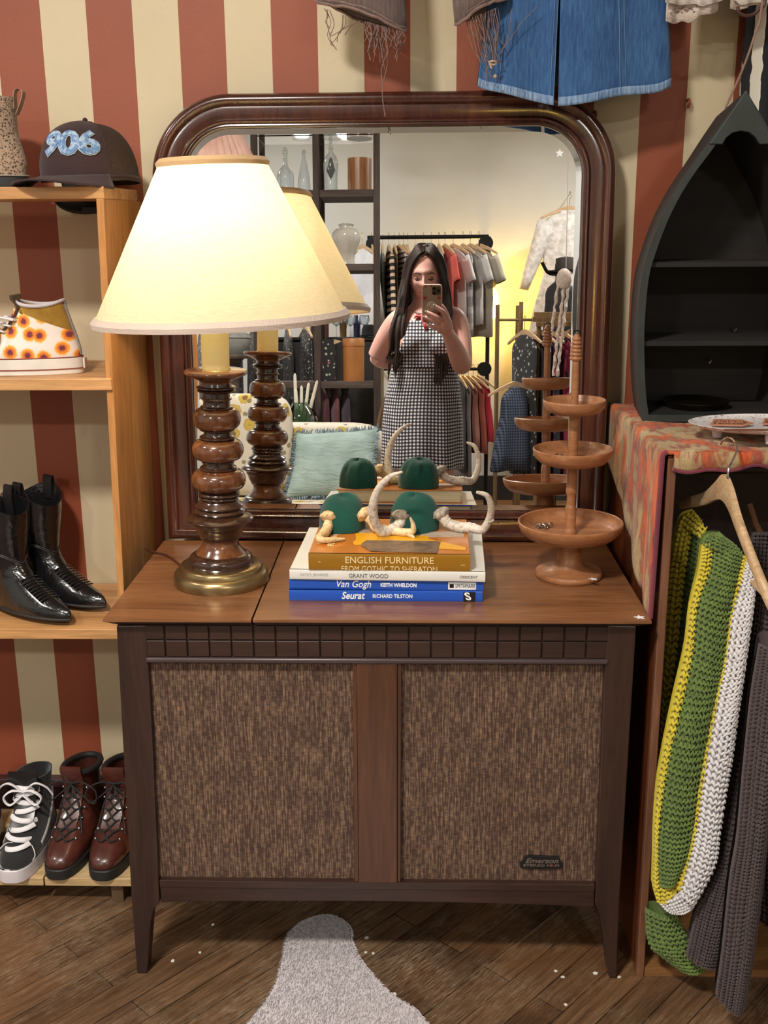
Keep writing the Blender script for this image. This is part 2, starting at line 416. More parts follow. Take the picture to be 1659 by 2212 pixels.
L=obj('front_leg',leg(inl,outl,0,YF-.002),DKW,cons,bev=.002,smooth=False)
Rr=obj('front_leg',leg(inr,outr,0,YF-.002),DKW,cons,bev=.002,smooth=False)
for x0,x1 in ((-.49,-.46),(.335,.362)):
    mb=MB().hexa([(x0+.004,2.055,0),(x1-.006,2.055,0),(x1-.006,2.08,0),(x0+.004,2.08,0),(x0,2.045,.3),(x1,2.045,.3),(x1,2.088,.3),(x0,2.088,.3)]); obj('rear_leg',mb,DKW,cons,smooth=False)
# frieze tiles
ztop=TZ-.017; zmid=PY(800,1384,YF).z
mb=MB(); mb.bb((LX-.004,YF+.004,z_rail),(RX+.004,YF+.02,ztop))
xsn=[LX]+[PY(357.5+47.8*i,1400,YF).x for i in range(20)]+[RX]
for i in range(len(xsn)-1):
    for za,zc in ((z_rail+.001,zmid-.0012),(zmid+.0012,ztop-.001)):
        mb.bb((xsn[i]+.0013,YF-.001,za),(xsn[i+1]-.0013,YF+.006,zc))
obj('tile_frieze',mb,DKX,cons,bev=.0008,smooth=False,seg=1)
mb=MB().bb((LX-.001,YF-.006,z_rb),(RX+.001,YF+.02,z_rail)); RAILM=pm('rail edge',(.06,.04,.042),.3,0,.1)
obj('upper_rail',mb,RAILM,cons,bev=.003)
# bottom rail with a shallow arch
mb=MB(); n=24; x0,x1=PY(345,1905,YF).x,PY(1285,1905,YF).x
top=[(x0+(x1-x0)*i/n,z_g0-.006) for i in range(n+1)]; bot=[(x0+(x1-x0)*i/n,z_bb+.007*(1-(2*i/n-1)**2)) for i in range(n,-1,-1)]
mb.prism(top+bot,.02,Matrix(((1,0,0,0),(0,0,-1,YF+.02),(0,1,0,0),(0,0,0,1))))
mb.bb((x0,YF-.002,z_g0-.014),(x1,YF+.02,z_g0))
obj('lower_rail',mb,DKX,cons,smooth=False,bev=.001)
def zx(px,z0,z1,Y=YF): # x of a pixel column at two heights
    a=PY(px[0],1434,Y); b=PY(px[1],1903,Y); return a,b
for pa,pb,nm,mt,yo,yd in (((762,765),(771,775),'side_strip',STI,0,.02),((771,775),(858,858),'center_stile',STI,-.003,.02),((858,858),(867,866),'side_strip',STI,0,.02)):
    a0,a1=zx(pa,0,0); b0,b1=zx(pb,0,0)
    q=[(a1.x,YF+yo,z_g0),(b1.x,YF+yo,z_g0),(b1.x,YF+yd,z_g0),(a1.x,YF+yd,z_g0),(a0.x,YF+yo,z_rb),(b0.x,YF+yo,z_rb),(b0.x,YF+yd,z_rb),(a0.x,YF+yd,z_rb)]
    obj(nm,MB().hexa(q),mt,cons,bev=.0012)
for pa,pb in (((320,342),(764,767)),((865,864),(1308,1288))):
    a0,a1=zx(pa,0,0); b0,b1=zx(pb,0,0)
    q=[(a1.x,YF+.010,z_g0-.002),(b1.x,YF+.010,z_g0-.002),(b1.x,YF+.015,z_g0-.002),(a1.x,YF+.015,z_g0-.002),(a0.x,YF+.010,z_rb+.002),(b0.x,YF+.010,z_rb+.002),(b0.x,YF+.015,z_rb+.002),(a0.x,YF+.015,z_rb+.002)]
    obj('speaker_grille',MB().hexa(q),GRI,cons,smooth=False)
# badge
BLK=pm('black enamel',(.008,.008,.009),.35); SIL=pm('brushed silver',(.55,.5,.46),.35,1)
a=PY(1124,1874,YF); b=PY(1216,1877,YF); wz=b.x-a.x; cx=(a.x+b.x)/2; cz=PY(1170,1869,YF).z
poly=[(-.5,-.11),(-.48,-.15),(0,-.17),(.48,-.15),(.5,-.11),(.5,.0),(.44,.06),(.40,.17),(-.30,.2),(-.4,.17),(-.42,.06),(-.5,.0)]
M=Matrix(((1,0,0,cx),(0,0,-1,YF+.0102),(0,1,0,cz),(0,0,0,1)))
badge=obj('badge',MB().prism([(x*wz,z*wz) for x,z in poly],.004,M),BLK,cons,bev=.0006,smooth=False)
fm=Matrix(((1,0,0,cx),(0,0,-1,YF+.0060),(0,1,0,cz+.0045),(0,0,0,1)))
obj('badge_script',text_mb('Emerson',.0135,fm,.0008,.35,.0002,width=wz*.78),SIL,badge,smooth=False)
fm=Matrix(((1,0,0,cx),(0,0,-1,YF+.0060),(0,1,0,cz-.0045),(0,0,0,1)))
obj('badge_caption',text_mb('STEREO HI-FI',.0058,fm,.0005,0,.0001,width=wz*.84),SIL,badge,smooth=False)
obj('badge_dot',MB().sph((cx+wz*.245,YF+.0057,cz-.0045),(.0022,.0006,.0022)),pm('ruby enamel',(.35,.01,.02),.3),badge)
# ================================================================ mirror
MAH=wood('mahogany frame',(.030,.008,.006),(.062,.016,.010),(.10,.028,.015),'Z',.8,.22,.6,bump=.03)
A=Vector(MA); B=Vector(MB_); NN=Vector(MN); G=Vector(G0)
def MP(a,b,h=0): return G+A*a+B*b+NN*h
mx0,mx1,mt,mR=-.5055,.3845,.8705,.155
def mpath(t,h):
    R=max(mR-t,.01); x0,x1,z1=mx0+t,mx1-t,mt-t; pts=[]
    zb=t*.95 if t<.058 else t
    pts=[MP(x0,zb,h)]+[MP(x0,zb+(z1-R-zb)*k/4,h) for k in range(1,4)]
    for k in range(17):
        an=PI-PI/2*k/16; pts.append(MP(x0+R+R*cos(an),z1-R+R*sin(an),h))
    pts+= [MP(x0+R+(x1-x0-2*R)*k/4,z1,h) for k in range(1,4)]
    for k in range(17):
        an=PI/2-PI/2*k/16; pts.append(MP(x1-R+R*cos(an),z1-R+R*sin(an),h))
    pts+= [MP(x1,z1-R-(z1-R-zb)*k/4,h) for k in range(1,4)]+[MP(x1,zb,h)]+[MP(x1-(x1-x0)*k/4,zb,h) for k in range(1,4)]
    return pts
mir=thing('mirror','large mahogany framed mirror with rounded top corners on the console','mirror',tuple(MP(-.06,0,0)))
prof=[(.010,-.018),(.003,-.012),(.0,.0),(.001,.008),(.004,.014),(.009,.018),(.015,.0185),(.020,.016),(.023,.011),(.025,.009),(.029,.0095),(.040,.0085),(.047,.007),(.049,.010),(.052,.0125),(.055,.0115),(.0565,.008),(.059,.0085),(.061,.006),(.0625,.0)]
mb=MB().loft([mpath(t,h) for t,h in prof],cap=False)
obj('frame',mb,MAH,mir,ang=50)
t=NT('silvered glass'); co=t.coord('Object'); t.set(Base_Color=t.ramp(t.noise(co,300,2),[(.0,(.93,.93,.92)),(1,(.95,.95,.94))]),Metallic=1.,Roughness=0.0); SILV=t.m
mb=MB().loft([mpath(.060,-.0020),mpath(.0745,0.0)],cap=False); mb.add(mpath(.0745,0),[tuple(range(len(mpath(.0745,0))))])
mb.f[-1]=mb.f[-1][::-1]
gl=obj('mirror_glass',mb,SILV,mir,smooth=False)
bk=MB(); pp=mpath(.01,-.0181); bk.add(pp,[tuple(range(len(pp)))]); obj('backing_board',bk,pm('backing',(.12,.07,.04),.8),mir,smooth=False)
STARM=pm('white sticker paper',(.85,.85,.87),.6)
def star(M,r,label,two=False):
    poly=[]
    for k in range(10):
        a_=PI/2+PI*k/5; q=r if k%2==0 else r*.45; poly.append((q*cos(a_),q*sin(a_)))
    o=obj('star_sticker',MB().prism(poly,.0006,M),STARM,label=label,cat='sticker',group='white star stickers',smooth=False)
sa,sb=mplane(1209,331); M=frameM(MP(sa,sb,.0003),A,B); star(M,.0085,'white star sticker on the upper right of the mirror glass')
p=PZ(1382,1334,TZ); star(frameM((p.x,p.y,TZ+.0002),(1,.1,0),(-.1,1,0)),.0100,'white star sticker on the front right corner of the console top')
# ================================================================ table lamp
def m_turned():
    t=NT('turned varnished wood'); co=t.coord('Object',scale=(14,14,5)); n=t.noise(co,3,5,.6,.8)
    c=t.ramp(n,[(.3,(.07,.022,.010)),(.55,(.16,.055,.018)),(.8,(.26,.10,.03))])
    t.set(Base_Color=c,Roughness=.22,Coat_Weight=.8,Coat_Roughness=.08); return t.m
TW=m_turned(); TWD=wood('dark turned wood',(.028,.012,.008),(.05,.02,.011),(.08,.03,.015),'Z',1,.2,.8)
BR2=NT('aged brass'); co=BR2.coord('Object'); BR2.set(Base_Color=BR2.ramp(BR2.noise(co,12,4),[(.3,(.20,.14,.07)),(.7,(.42,.31,.15))]),Metallic=.9,Roughness=.3); BR2=BR2.m
lx,ly=-.3490,1.844
lamp=thing('table_lamp','tall turned-wood table lamp with wide lit cream shade on the console','table lamp',(lx,ly,TZ),(0,.020,0))
def lz(zy): return PY(476,700+zy*.2804,ly).z-TZ
def lr(h,zy): return h*.2804*(ly*.965+.08*(1-(lz(zy))))/CF*1.0
def LP(l): return [(lr(h,zy),lz(zy)) for zy,h in l][::-1]
def lathe_part(name,l,mat,par=lamp,n=64,dense=1,ang=40):
    pr=LP(l); mb=MB().lathe([(0.001,pr[0][1])]+pr+[(0.001,pr[-1][1])],n=n); return obj(name,mb,mat,par,local=True,ang=ang)
def bul(c,half,hgt,base,k=7):   # torus-like bulge rows: centre zy, half width, half height
    return [(c+hgt*math.sin(a),base+(half-base)*math.cos(a)**.7 if math.cos(a)>0 else base) for a in [(-PI/2+.05)+(PI-.1)*i/k for i in range(k+1)]]
lathe_part('brass_base',[(1838,300),(1846,322),(1858,330),(1880,334),(1884,345),(1893,362),(1910,376),(1930,382),(1955,382),(1979,378)],BR2)
lathe_part('base_disc',[(1755,205),(1768,228),(1780,246),(1800,255),(1826,252),(1838,262),(1850,268)],TWD)
lathe_part('neck',[(1640,150),(1650,142),(1675,142),(1700,152),(1725,172),(1750,196),(1768,206),(1774,200),(1780,190)],TW)
lathe_part('saucer',[(1445,180),(1462,225),(1478,258),(1490,268),(1500,262),(1508,238),(1520,216),(1545,208),(1552,198),(1590,186),(1615,170),(1640,160),(1646,150)],TWD)
lathe_part('ringed_collar',bul(1430,203,16,170,5)+bul(1398,192,14,160,5)[::1] if 0 else [(1350,150),(1368,160),(1382,186),(1394,194),(1404,186),(1408,172),(1414,176),(1424,196),(1436,203),(1448,196),(1456,178)],TWD)
def seq(lst):
    out=[]
    for e in lst: out+=e
    return out
sp_=seq([[(1262,140),(1276,150)],bul(1300,166,16,140,5),bul(1330,156,11,140,4),[(1346,140),(1356,150)]])
lathe_part('spindle_ring',sp_,TWD)
for c,h in ((1195,215),(965,203),(725,186)): lathe_part('turned_bulge',bul(c,h,78,118,12),TW,ang=60)
lathe_part('spindle_ring',seq([[(1030,118)],bul(1056,132,9,118,4),bul(1106,147,14,120,5),[(1128,118)]]),TWD)
lathe_part('spindle_ring',seq([[(800,112),(790,112)][::-1],bul(808,141,10,112,4),[(826,108),(842,108)],bul(870,142,14,112,5),[(892,112)]]),TWD)
lathe_part('spindle_ring',seq([[(430,112)],bul(486,156,12,118,5),bul(510,150,10,118,4),[(528,106)],bul(573,121,10,104,4),[(590,104),(620,106)],bul(640,131,12,108,5),[(660,112)]]),TWD)
lathe_part('top_plate',[(352,228),(356,242),(368,248),(378,246),(386,236),(396,205),(412,170),(428,140),(440,120),(470,112)],TW)
t=NT('cream sleeve with painted glow'); co=t.coord('Object'); t.set(Base_Color=t.ramp(t.noise(co,30,3),[(.3,(.92,.76,.34)),(.7,(.95,.84,.48))]),Roughness=.5,Subsurface_Weight=.3,Subsurface_Radius=(.02,.015,.005)); CSL=t.m  # cream colour lightened and subsurface added to imitate glow from the bulb
r0=lr(108,300); mb=MB().lathe([(r0,lz(355)),(r0,lz(355)+.155),(r0*.3,lz(355)+.158)],n=40); obj('candle_sleeve',mb,CSL,lamp,local=True)
mb=MB().lathe([(r0+.001,lz(358)),(r0+.003,lz(352)),(r0+.001,lz(346))],n=40); obj('sleeve_ring',mb,BRASS,lamp,local=True)
# shade (its own slight tilt)
zb_=PY(475,690,ly).z-TZ; zt_=PY(460,346,ly).z-TZ
RB,RT=.2150,.0862
def m_shade():
    t=NT('linen lamp shade'); co=t.coord('Object'); a=t.wave(co,140,1.5,2,1,'X'); b=t.wave(co,140,1.5,2,1,'Z'); n=t.noise(co,8,4)
    wv=t.math('MULTIPLY',a,b); fib=t.noise(t.coord('Object',scale=(40,40,260),rot=(.3,.5,.4)),1.6,4,.7)
    c=t.mix(t.ramp(fib,[(.40,0),(.72,.5)]),(.86,.81,.62),(.72,.62,.40))
    t.n.remove(t.b); d=t.n.new('ShaderNodeBsdfDiffuse'); tr=t.n.new('ShaderNodeBsdfTranslucent'); mx=t.n.new('ShaderNodeMixShader'); mx.inputs[0].default_value=.55
    t.l.new(c,d.inputs[0]); t.l.new(c,tr.inputs[0]); t.l.new(d.outputs[0],mx.inputs[1]); t.l.new(tr.outputs[0],mx.inputs[2]); t.l.new(mx.outputs[0],t.n['Material Output'].inputs[0]); return t.m
tlt=Matrix.Translation((.009,0,(zb_+zt_)/2))@Matrix(((1,0,-.035,0),(0,1,0,0),(.045,0,1,0),(0,0,0,1)))@Matrix.Translation((0,0,-(zb_+zt_)/2))
mb=MB().lathe([(RB+(RT-RB)*i/12,zb_+(zt_-zb_)*i/12) for i in range(13)],n=96).tf(tlt)
shade=obj('lamp_shade',mb,m_shade(),lamp,local=True)
TRIM=fabric('shade trim tape',(.62,.50,.42),rough=.9,var=.06); TRIM2=fabric('upper shade trim tape',(.62,.40,.20),rough=.9,var=.06)
def trim(z0,z1,r0_,r1_,mat,nm):
    mb=MB().lathe([(r0_-.002,z0),(r0_+.0015,z0),(r0_+.003,(z0+z1)/2),(r1_+.0015,z1),(r1_-.002,z1)],n=96).tf(tlt); obj(nm,mb,mat,shade,local=True)
trim(zb_-.003,zb_+.013,RB+.001,RB-.0045,TRIM,'lower_trim'); trim(zt_-.010,zt_+.003,RT+.0045,RT,TRIM2,'upper_trim')
mb=MB()
for k in range(3):
    a=2*PI*k/3+.4; mb.tube([(0,0,zt_-.012),(RT*cos(a),RT*sin(a),zt_-.006)],.0012,6)
mb.tube(spl([(0,.0,zb_+.02),(.045,0,zb_+.06),(.05,0,zb_+.15),(.0,0,zt_-.01)],6),.0014,6)
mb.tube(spl([(0,.0,zb_+.02),(-.045,0,zb_+.06),(-.05,0,zb_+.15),(.0,0,zt_-.01)],6),.0014,6)
obj('harp',mb.tf(tlt),BRASS,lamp,local=True)
BULB=emis('lit bulb',(1,.78,.45),25.)
zbulb=zb_+.150
obj('bulb',MB().lathe([(.013,-.055),(.014,-.04),(.026,-.01),(.030,.012),(.024,.03),(.010,.038),(.001,.04)],(0,0,zbulb),n=24),BULB,lamp,local=True)
bl=WM[lamp]@Vector((0,0,zbulb+.005)); point('table_lamp_light',bl,25,(1,.81,.54),.033)
pts=[PZ(x,y,TZ+.002) for x,y in ((395,1226),(378,1212),(360,1200),(340,1195),(326,1192),(314,1186))]; pts=[Vector((p.x,p.y,TZ+.0025)) for p in pts]; pts+=[Vector((-.5175,pts[-1].y+.01,TZ-.012))]
obj('power_cord',MB().tube(spl(pts,6),.0022,8),pm('brown cord',(.06,.02,.012),.4),lamp)
# ================================================================ books
PAGE=NT('book pages'); co=PAGE.coord('Object',scale=(1,1,900)); PAGE.set(Base_Color=PAGE.ramp(PAGE.noise(co,1,2),[(.35,(.55,.47,.30)),(.65,(.74,.66,.48))]),Roughness=.8); PAGE=PAGE.m
def cover(nm,c,rough=.28): 
    return pm(nm,c,rough,0,.05,8,coat=.35)
def book(name,label,q,z0,z1,mat,pagein=.004,ct=.0022,mats=None):
    # q: 4 corners ccw from front-left (spine at front)
    fl,fr,br,bl_=[Vector((a[0],a[1],0)) for a in q]
    c=(fl+fr+br+bl_)/4; t=thing(name,label,'book',(c.x,c.y,z0))
    def Q(i,z): # inset polygon
        ux=(fr-fl).normalized(); uy=(bl_-fl).normalized(); return [v+Vector((0,0,z)) for v in (fl+ux*i+uy*i,fr-ux*i+uy*i,br-ux*i-uy*i,bl_+ux*i-uy*i)]
    mb=MB().hexa(Q(0,z0)+Q(0,z0+ct)); obj('back_cover',mb,mat,t,bev=.0006)
    mb=MB().hexa(Q(0,z1-ct)+Q(0,z1)); fc=obj('front_cover',mb,mat,t,bev=.0006)
    uy=(bl_-fl).normalized(); ux=(fr-fl).normalized()
    a=Q(0,z0); b=Q(0,z1)
    rings=[]
    for s in range(7):
        an=-PI/2+PI*s/6; zz=(z0+z1)/2+(z1-z0)/2*math.sin(an); o=-.0012*math.cos(an)
        rings.append([Vector((fl.x,fl.y,zz))+uy*o,Vector((fr.x,fr.y,zz))+uy*o,Vector((fr.x,fr.y,zz))+uy*.004,Vector((fl.x,fl.y,zz))+uy*.004])
    sp=obj('spine',MB().loft(rings),mats or mat,t,ang=60)
    mb=MB().hexa(Q(pagein,z0+ct)+Q(pagein,z1-ct)); obj('page_block',mb,PAGE,t,smooth=False)
    return t,fc,sp,ux,uy
def sptext(par,body,px,py,h,q,z,mat,width=None,shear=0,bold=.0,nm='title',y_off=.0016,clampz=None,spacing=1.):
    fl,fr=Vector((q[0][0],q[0][1],0)),Vector((q[1][0],q[1][1],0)); ux=(fr-fl).normalized()
    # pixel column -> position on the spine line
    d=ray(px,py); A_=np.array([[d[0],-ux.x],[d[1],-ux.y]]); s_=np.linalg.solve(A_,np.array([fl.x,fl.y])); p=fl+ux*s_[1]
    n=ux.cross(Vector((0,0,1))); p=Vector((p.x,p.y,z))+n*y_off
    mb=text_mb(body,h,frameM(p,ux,(0,0,1)),.0002,shear,bold,width=width,spacing=spacing)
    if clampz: mb.v=[Vector((v.x,v.y,max(v.z,clampz))) for v in mb.v]
    return obj(nm,mb,mat,par,smooth=False)
BLU=cover('blue book cover',(.012,.085,.48)); WHB=cover('white book cover',(.74,.73,.68)); ORG=cover('orange dust jacket',(.50,.16,.015),.22); OCH=cover('ochre spine',(.30,.14,.012),.25)
WTX=pm('white print',(.85,.87,.9),.5); GTX=pm('grey print',(.12,.12,.12),.5); YTX=pm('cream print',(.80,.62,.30),.5); LGT=pm('light grey print',(.42,.42,.40),.5)
z1,z2,z3,z4,z5=TZ,TZ+.0195,TZ+.039,TZ+.057,TZ+.0865
def corners(fl,fr,depth,skew=0):
    fl=Vector((fl[0],fl[1],0)); fr=Vector((fr[0],fr[1],0)); ux=(fr-fl).normalized(); uy=Vector((-ux.y,ux.x,0)); return [fl,fr,fr+uy*depth,fl+uy*depth]
q1=corners(PZ(625,1297,z1),PZ(1042,1300,z1),.245); q2=corners(PZ(625,1272,z2),PZ(1044,1277,z2),.245)
q3=corners(PZ(626,1251,z3),PZ(1048,1257,z3),.262); q4=corners(PZ(667,1231,z4),PZ(1015,1234,z4),.222)
pix=CF/1.83
b1,fc,sp,ux,uy=book('art_book','royal blue art book, Seurat on its spine, bottom of the stack',q1,z1,z2-.0003,BLU)
zc=(z1+z2)/2
sptext(sp,'Seurat',762,1288,.0175,q1,zc,WTX,width=51/pix,shear=.25,bold=.0004)
sptext(sp,'RICHARD TILSTON',848,1290,.0095,q1,zc-.0005,WTX,width=86/pix,bold=.0002,nm='author')
def chip(par,pxa,pxb,q,za,zb2,mat,nm,yo=.0015):
    fl,fr=Vector((q[0][0],q[0][1],0)),Vector((q[1][0],q[1][1],0)); ux=(fr-fl).normalized(); n=ux.cross(Vector((0,0,1))); P=[]
    for px in (pxa,pxb):
        d=ray(px,1280); s_=np.linalg.solve(np.array([[d[0],-ux.x],[d[1],-ux.y]]),np.array([fl.x,fl.y])); P.append(fl+ux*s_[1])
    a,b=P; z=Vector((0,0,1)); M=[a+z*za,b+z*za,b+z*zb2,a+z*zb2]
    vs=[v+n*yo for v in M]+[v+n*(yo+.0003) for v in M]
    return obj(nm,MB().hexa([vs[0],vs[1],vs[1]-n*.0003,vs[0]-n*.0003,vs[3],vs[2],vs[2]-n*.0003,vs[3]-n*.0003]),mat,par,smooth=False)
bx=chip(sp,1001,1027,q1,z1+.001,z2-.0015,BLK,'publisher_mark')
chip(sp,1000,1028,q1,z1+.0006,z2-.0009,WTX,'mark_border',.0013) if 0 else None
sptext(sp,'S',1013,1290,.019,q1,zc,WTX,width=15/pix,shear=-.3,bold=.0005,nm='mark_letter',y_off=.0022)
b2,fc,sp,ux,uy=book('art_book','blue art book with Van Gogh on its spine, second from bottom',q2,z2,z3-.0003,BLU)
zc=(z2+z3)/2
sptext(sp,'Van Gogh',763,1263,.0175,q2,zc+.0005,WTX,width=75/pix,shear=.25,bold=.00015)
sptext(sp,'KEITH WHELDON',861,1264,.0095,q2,zc-.0005,WTX,width=78/pix,bold=.0003,nm='author')
chip(sp,968,1028,q2,z2+.003,z3-.0035,WTX,'publisher_label'); chip(sp,971,980,q2,z2+.006,z3-.0065,BLK,'label_mark',.0021)
sptext(sp,'SMITHMARK',1005,1268,.010,q2,zc-.0005,GTX,width=44/pix,nm='publisher_name',y_off=.0022)
b3,fc,sp,ux,uy=book('art_book','white art book with grey Grant Wood spine between blue and orange books',q3,z3,z4-.0003,WHB)
zc=(z3+z4)/2
sptext(sp,'GRANT WOOD',796,1245,.0105,q3,zc-.001,GTX,width=85/pix)
sptext(sp,'KATE F. JENNINGS',679,1242,.0065,q3,zc,LGT,width=60/pix,nm='author')
sptext(sp,'CRESCENT',1012,1249,.0062,q3,zc-.0005,GTX,width=38/pix,nm='publisher_name')
b4,fc,sp,ux,uy=book('furniture_book','orange English Furniture book with ochre spine, topmost of the stack',q4,z4,z5,ORG,mats=OCH)
zc=(z4+z5)/2
sptext(sp,'ENGLISH FURNITURE',841,1214,.0165,q4,zc+.0035,YTX,width=190/pix,bold=.0001,y_off=.0018)
sptext(sp,'FROM GOTHIC TO SHERATON',841,1230,.0145,q4,z4+.0025,YTX,width=206/pix,nm='subtitle',clampz=z4+.0006,y_off=.0016)
sptext(sp,'HAUSER',690,1216,.004,q4,zc,YTX,width=6/pix,nm='author')
sptext(sp,'BONANZA',1000,1224,.004,q4,zc-.004,YTX,width=9/pix,nm='publisher_name')
# cover print: lies on the top cover
def on_cover(pts,z,mat,nm,th=.0003):
    P=[PZ(x,y,z5) for x,y in pts]; P=[Vector((p.x,p.y,z)) for p in P]; n=len(P)
    mb=MB().add(P+[p+Vector((0,0,th)) for p in P],[tuple(range(n,2*n))]+[(i,(i+1)%n,n+(i+1)%n,n+i) for i in range(n)])
    return obj(nm,mb,mat,fc,smooth=False)
YEL=pm('yellow print',(.74,.36,.01),.3,0,.1); SEP=pm('sepia print',(.16,.10,.06),.4,0,.4,60); GRP=pm('faded grey print',(.42,.34,.28),.35,0,.25,30)
on_cover([(697,1123),(772,1122),(800,1148),(760,1150),(724,1156),(697,1156)],z5+.0001,GRP,'cover_photograph')
on_cover([(776,1150),(1002,1148),(1003,1160),(776,1162)],z5+.0001,GRP,'cover_drawing')
on_cover([(768,1153),(815,1150),(815,1158),(925,1158),(926,1165),(1006,1183),(1006,1189),(960,1187),(905,1182),(812,1176),(766,1178),(762,1172),(769,1166)],z5+.0005,YEL,'cover_yellow_print')
on_cover([(780,1176),(792,1168),(944,1170),(952,1172),(944,1196),(800,1192),(780,1180)],z5+.0009,SEP,'cover_engraving')
for s,y in (('ENGLISH',1187),('FURNITURE',1187)):
    px=(690 if s=='ENGLISH' else 713); p=PZ(px+8,1160,z5); 
    mb=text_mb(s,.016,frameM((p.x,p.y,z5+.0003),(ux*.0+uy),(-ux)),.0001,width=.11 if s=='FURNITURE' else .085,bold=.0004); obj('cover_lettering',mb,YTX,fc,smooth=False)
# ================================================================ antler mounts
FELT=fabric('green felt',(.0,.060,.045),rough=.95,sheen=.15,var=.25,vs=14,bump=.25)
def m_antler(nm,c1,c2,c3):
    t=NT(nm); co=t.coord('Object'); n=t.noise(co,14,4); g=t.noise(co,120,3,.6)
    c=t.ramp(n,[(.3,c1),(.7,c2)]); c=t.mix(t.ramp(g,[(.36,.5),(.48,0)]),c,c3); t.set(Base_Color=c,Roughness=.45); t.bump(g,.8,.003); return t.m
ANG=m_antler('grey antler',(.58,.50,.41),(.74,.68,.60),(.20,.15,.11)); ANY=m_antler('golden antler',(.66,.45,.22),(.82,.68,.42),(.36,.19,.07))
BURR1=pm('rough grey burr',(.34,.29,.24),.7,0,.5,120,bump=1.,bs=140); BURR2=pm('rough golden burr',(.66,.46,.24),.7,0,.35,120,bump=1.,bs=140)
def felt(cx,cy,wx,wy,h,seed):
    r_=random.Random(seed); ph=[r_.uniform(0,6) for _ in range(4)]
    def fn(u,v):
        a=2*PI*u; b=v*PI/2*1.0
        k=1+.05*sin(3*a+ph[0])*v+.05*sin(5*a+ph[1])*(1-v)*.6
        back=max(0,sin(a)-.25)
        k*=1-.30*back*max(0,cos(5*a+.6))*(1-abs(2*v-1))
        k+= .02*sin(7*a+ph[3])*(1-v)*v*2
        rr=cos(b)**.68 if b<PI/2-.01 else 0
        return (cx+wx*rr*cos(a)*k*(1-.10*(1-v)),cy+wy*rr*sin(a)*k,z5+.001+h*sin(b)*(1+.06*sin(2*a+ph[2])))
    mb=MB().grid(fn,48,16); return mb
def antler(par,burr,pts,rads,mat,bm,tines=(),rough=1.):
    P=[PY(x,y,Y) for x,y,Y in pts]; r_=random.Random(len(pts)*7+int(pts[0][0]))
    sp_=spl([(p.x,p.y,max(p.z,z5+r*.95),r) for p,r in zip(P,rads)],8)
    mb=MB()
    def rib(sp_,n=12):
        rings=[]; mb.tube([s[:3] for s in sp_],[s[3]*.9*(1+.11*r_.uniform(-1,1)*rough*(1 if i<len(sp_)*.40 else .12)) for i,s in enumerate(sp_)],n)
    rib(sp_)
    for tn in tines:
        Q_=[PY(x,y,Y) for x,y,Y,_ in tn]; rib(spl([(p.x,p.y,max(p.z,z5+t_[3]*.95),t_[3]) for p,t_ in zip(Q_,tn)],6),10)
    o=obj('antler',mb,mat,par,ang=70)
    b=MB(); p0=Vector(sp_[0][:3]); d=(Vector(sp_[3][:3])-p0).normalized(); up=d.orthogonal().normalized(); w_=d.cross(up)
    rings=[]
    for i,(s,rr) in enumerate(((-.005,.5),(-.003,.95),(.001,1.25),(.005,1.42),(.009,1.2),(.013,.95))):
        rings.append([p0+d*s+(up*cos(2*PI*j/20)+w_*sin(2*PI*j/20))*rads[0]*rr*(1+.22*r_.uniform(-1,1)) for j in range(20)])
    obj('burr',b.loft(rings),bm,o,ang=80)
M2=thing('antler_mount','pair of grey curved antlers on green felt cap, right side of book','antlers',(.005,1.90,z5))
obj('felt_cap',felt(.0035,1.903,.050,.052,.062,3),FELT,M2,ang=80)
antler(M2,1,[(868,1108,1.868),(864,1130,1.860),(848,1150,1.85),(824,1148,1.838),(809,1124,1.825),(806,1092,1.812),(818,1056,1.798),(842,1030,1.786),(869,1019,1.777)],[.0125,.0115,.011,.0105,.0095,.009,.0075,.005,.0022],ANG,BURR1)
antler(M2,1,[(950,1104,1.874),(966,1128,1.870),(992,1148,1.866),(1018,1154,1.862),(1042,1144,1.85),(1057,1121,1.838),(1061,1095,1.822),(1052,1071,1.808),(1030,1063,1.80)],[.0115,.0110,.0110,.0105,.0085,.0075,.0070,.0055,.0028],ANG,BURR1,tines=[[(1054,1126,1.838,.006),(1062,1124,1.835,.0045),(1067,1123,1.833,.002)]])
M1=thing('antler_mount','smaller golden antlers on green felt cap, left side of book','antlers',(-.13,1.90,z5))
obj('felt_cap',felt(-.1300,1.903,.047,.052,.060,8),FELT,M1,ang=80)
antler(M1,1,[(711,1110,1.868),(709,1134,1.857),(704,1156,1.84),(696,1176,1.82),(690,1186,1.80),(700,1178,1.795),(716,1170,1.80),(745,1164,1.81)],[.0115,.0100,.0105,.0085,.008,.0065,.0055,.0018],ANY,BURR2)
antler(M1,1,[(783,1106,1.872),(800,1122,1.866),(815,1142,1.858),(832,1154,1.852),(856,1160,1.845),(880,1160,1.838),(892,1146,1.832),(892,1132,1.83),(886,1118,1.828)],[.0110,.0105,.0105,.0095,.0085,.0085,.0065,.0045,.0018],ANY,BURR2,tines=[[(878,1158,1.838,.0075),(890,1168,1.83,.004),(896,1176,1.825,.0015)]])
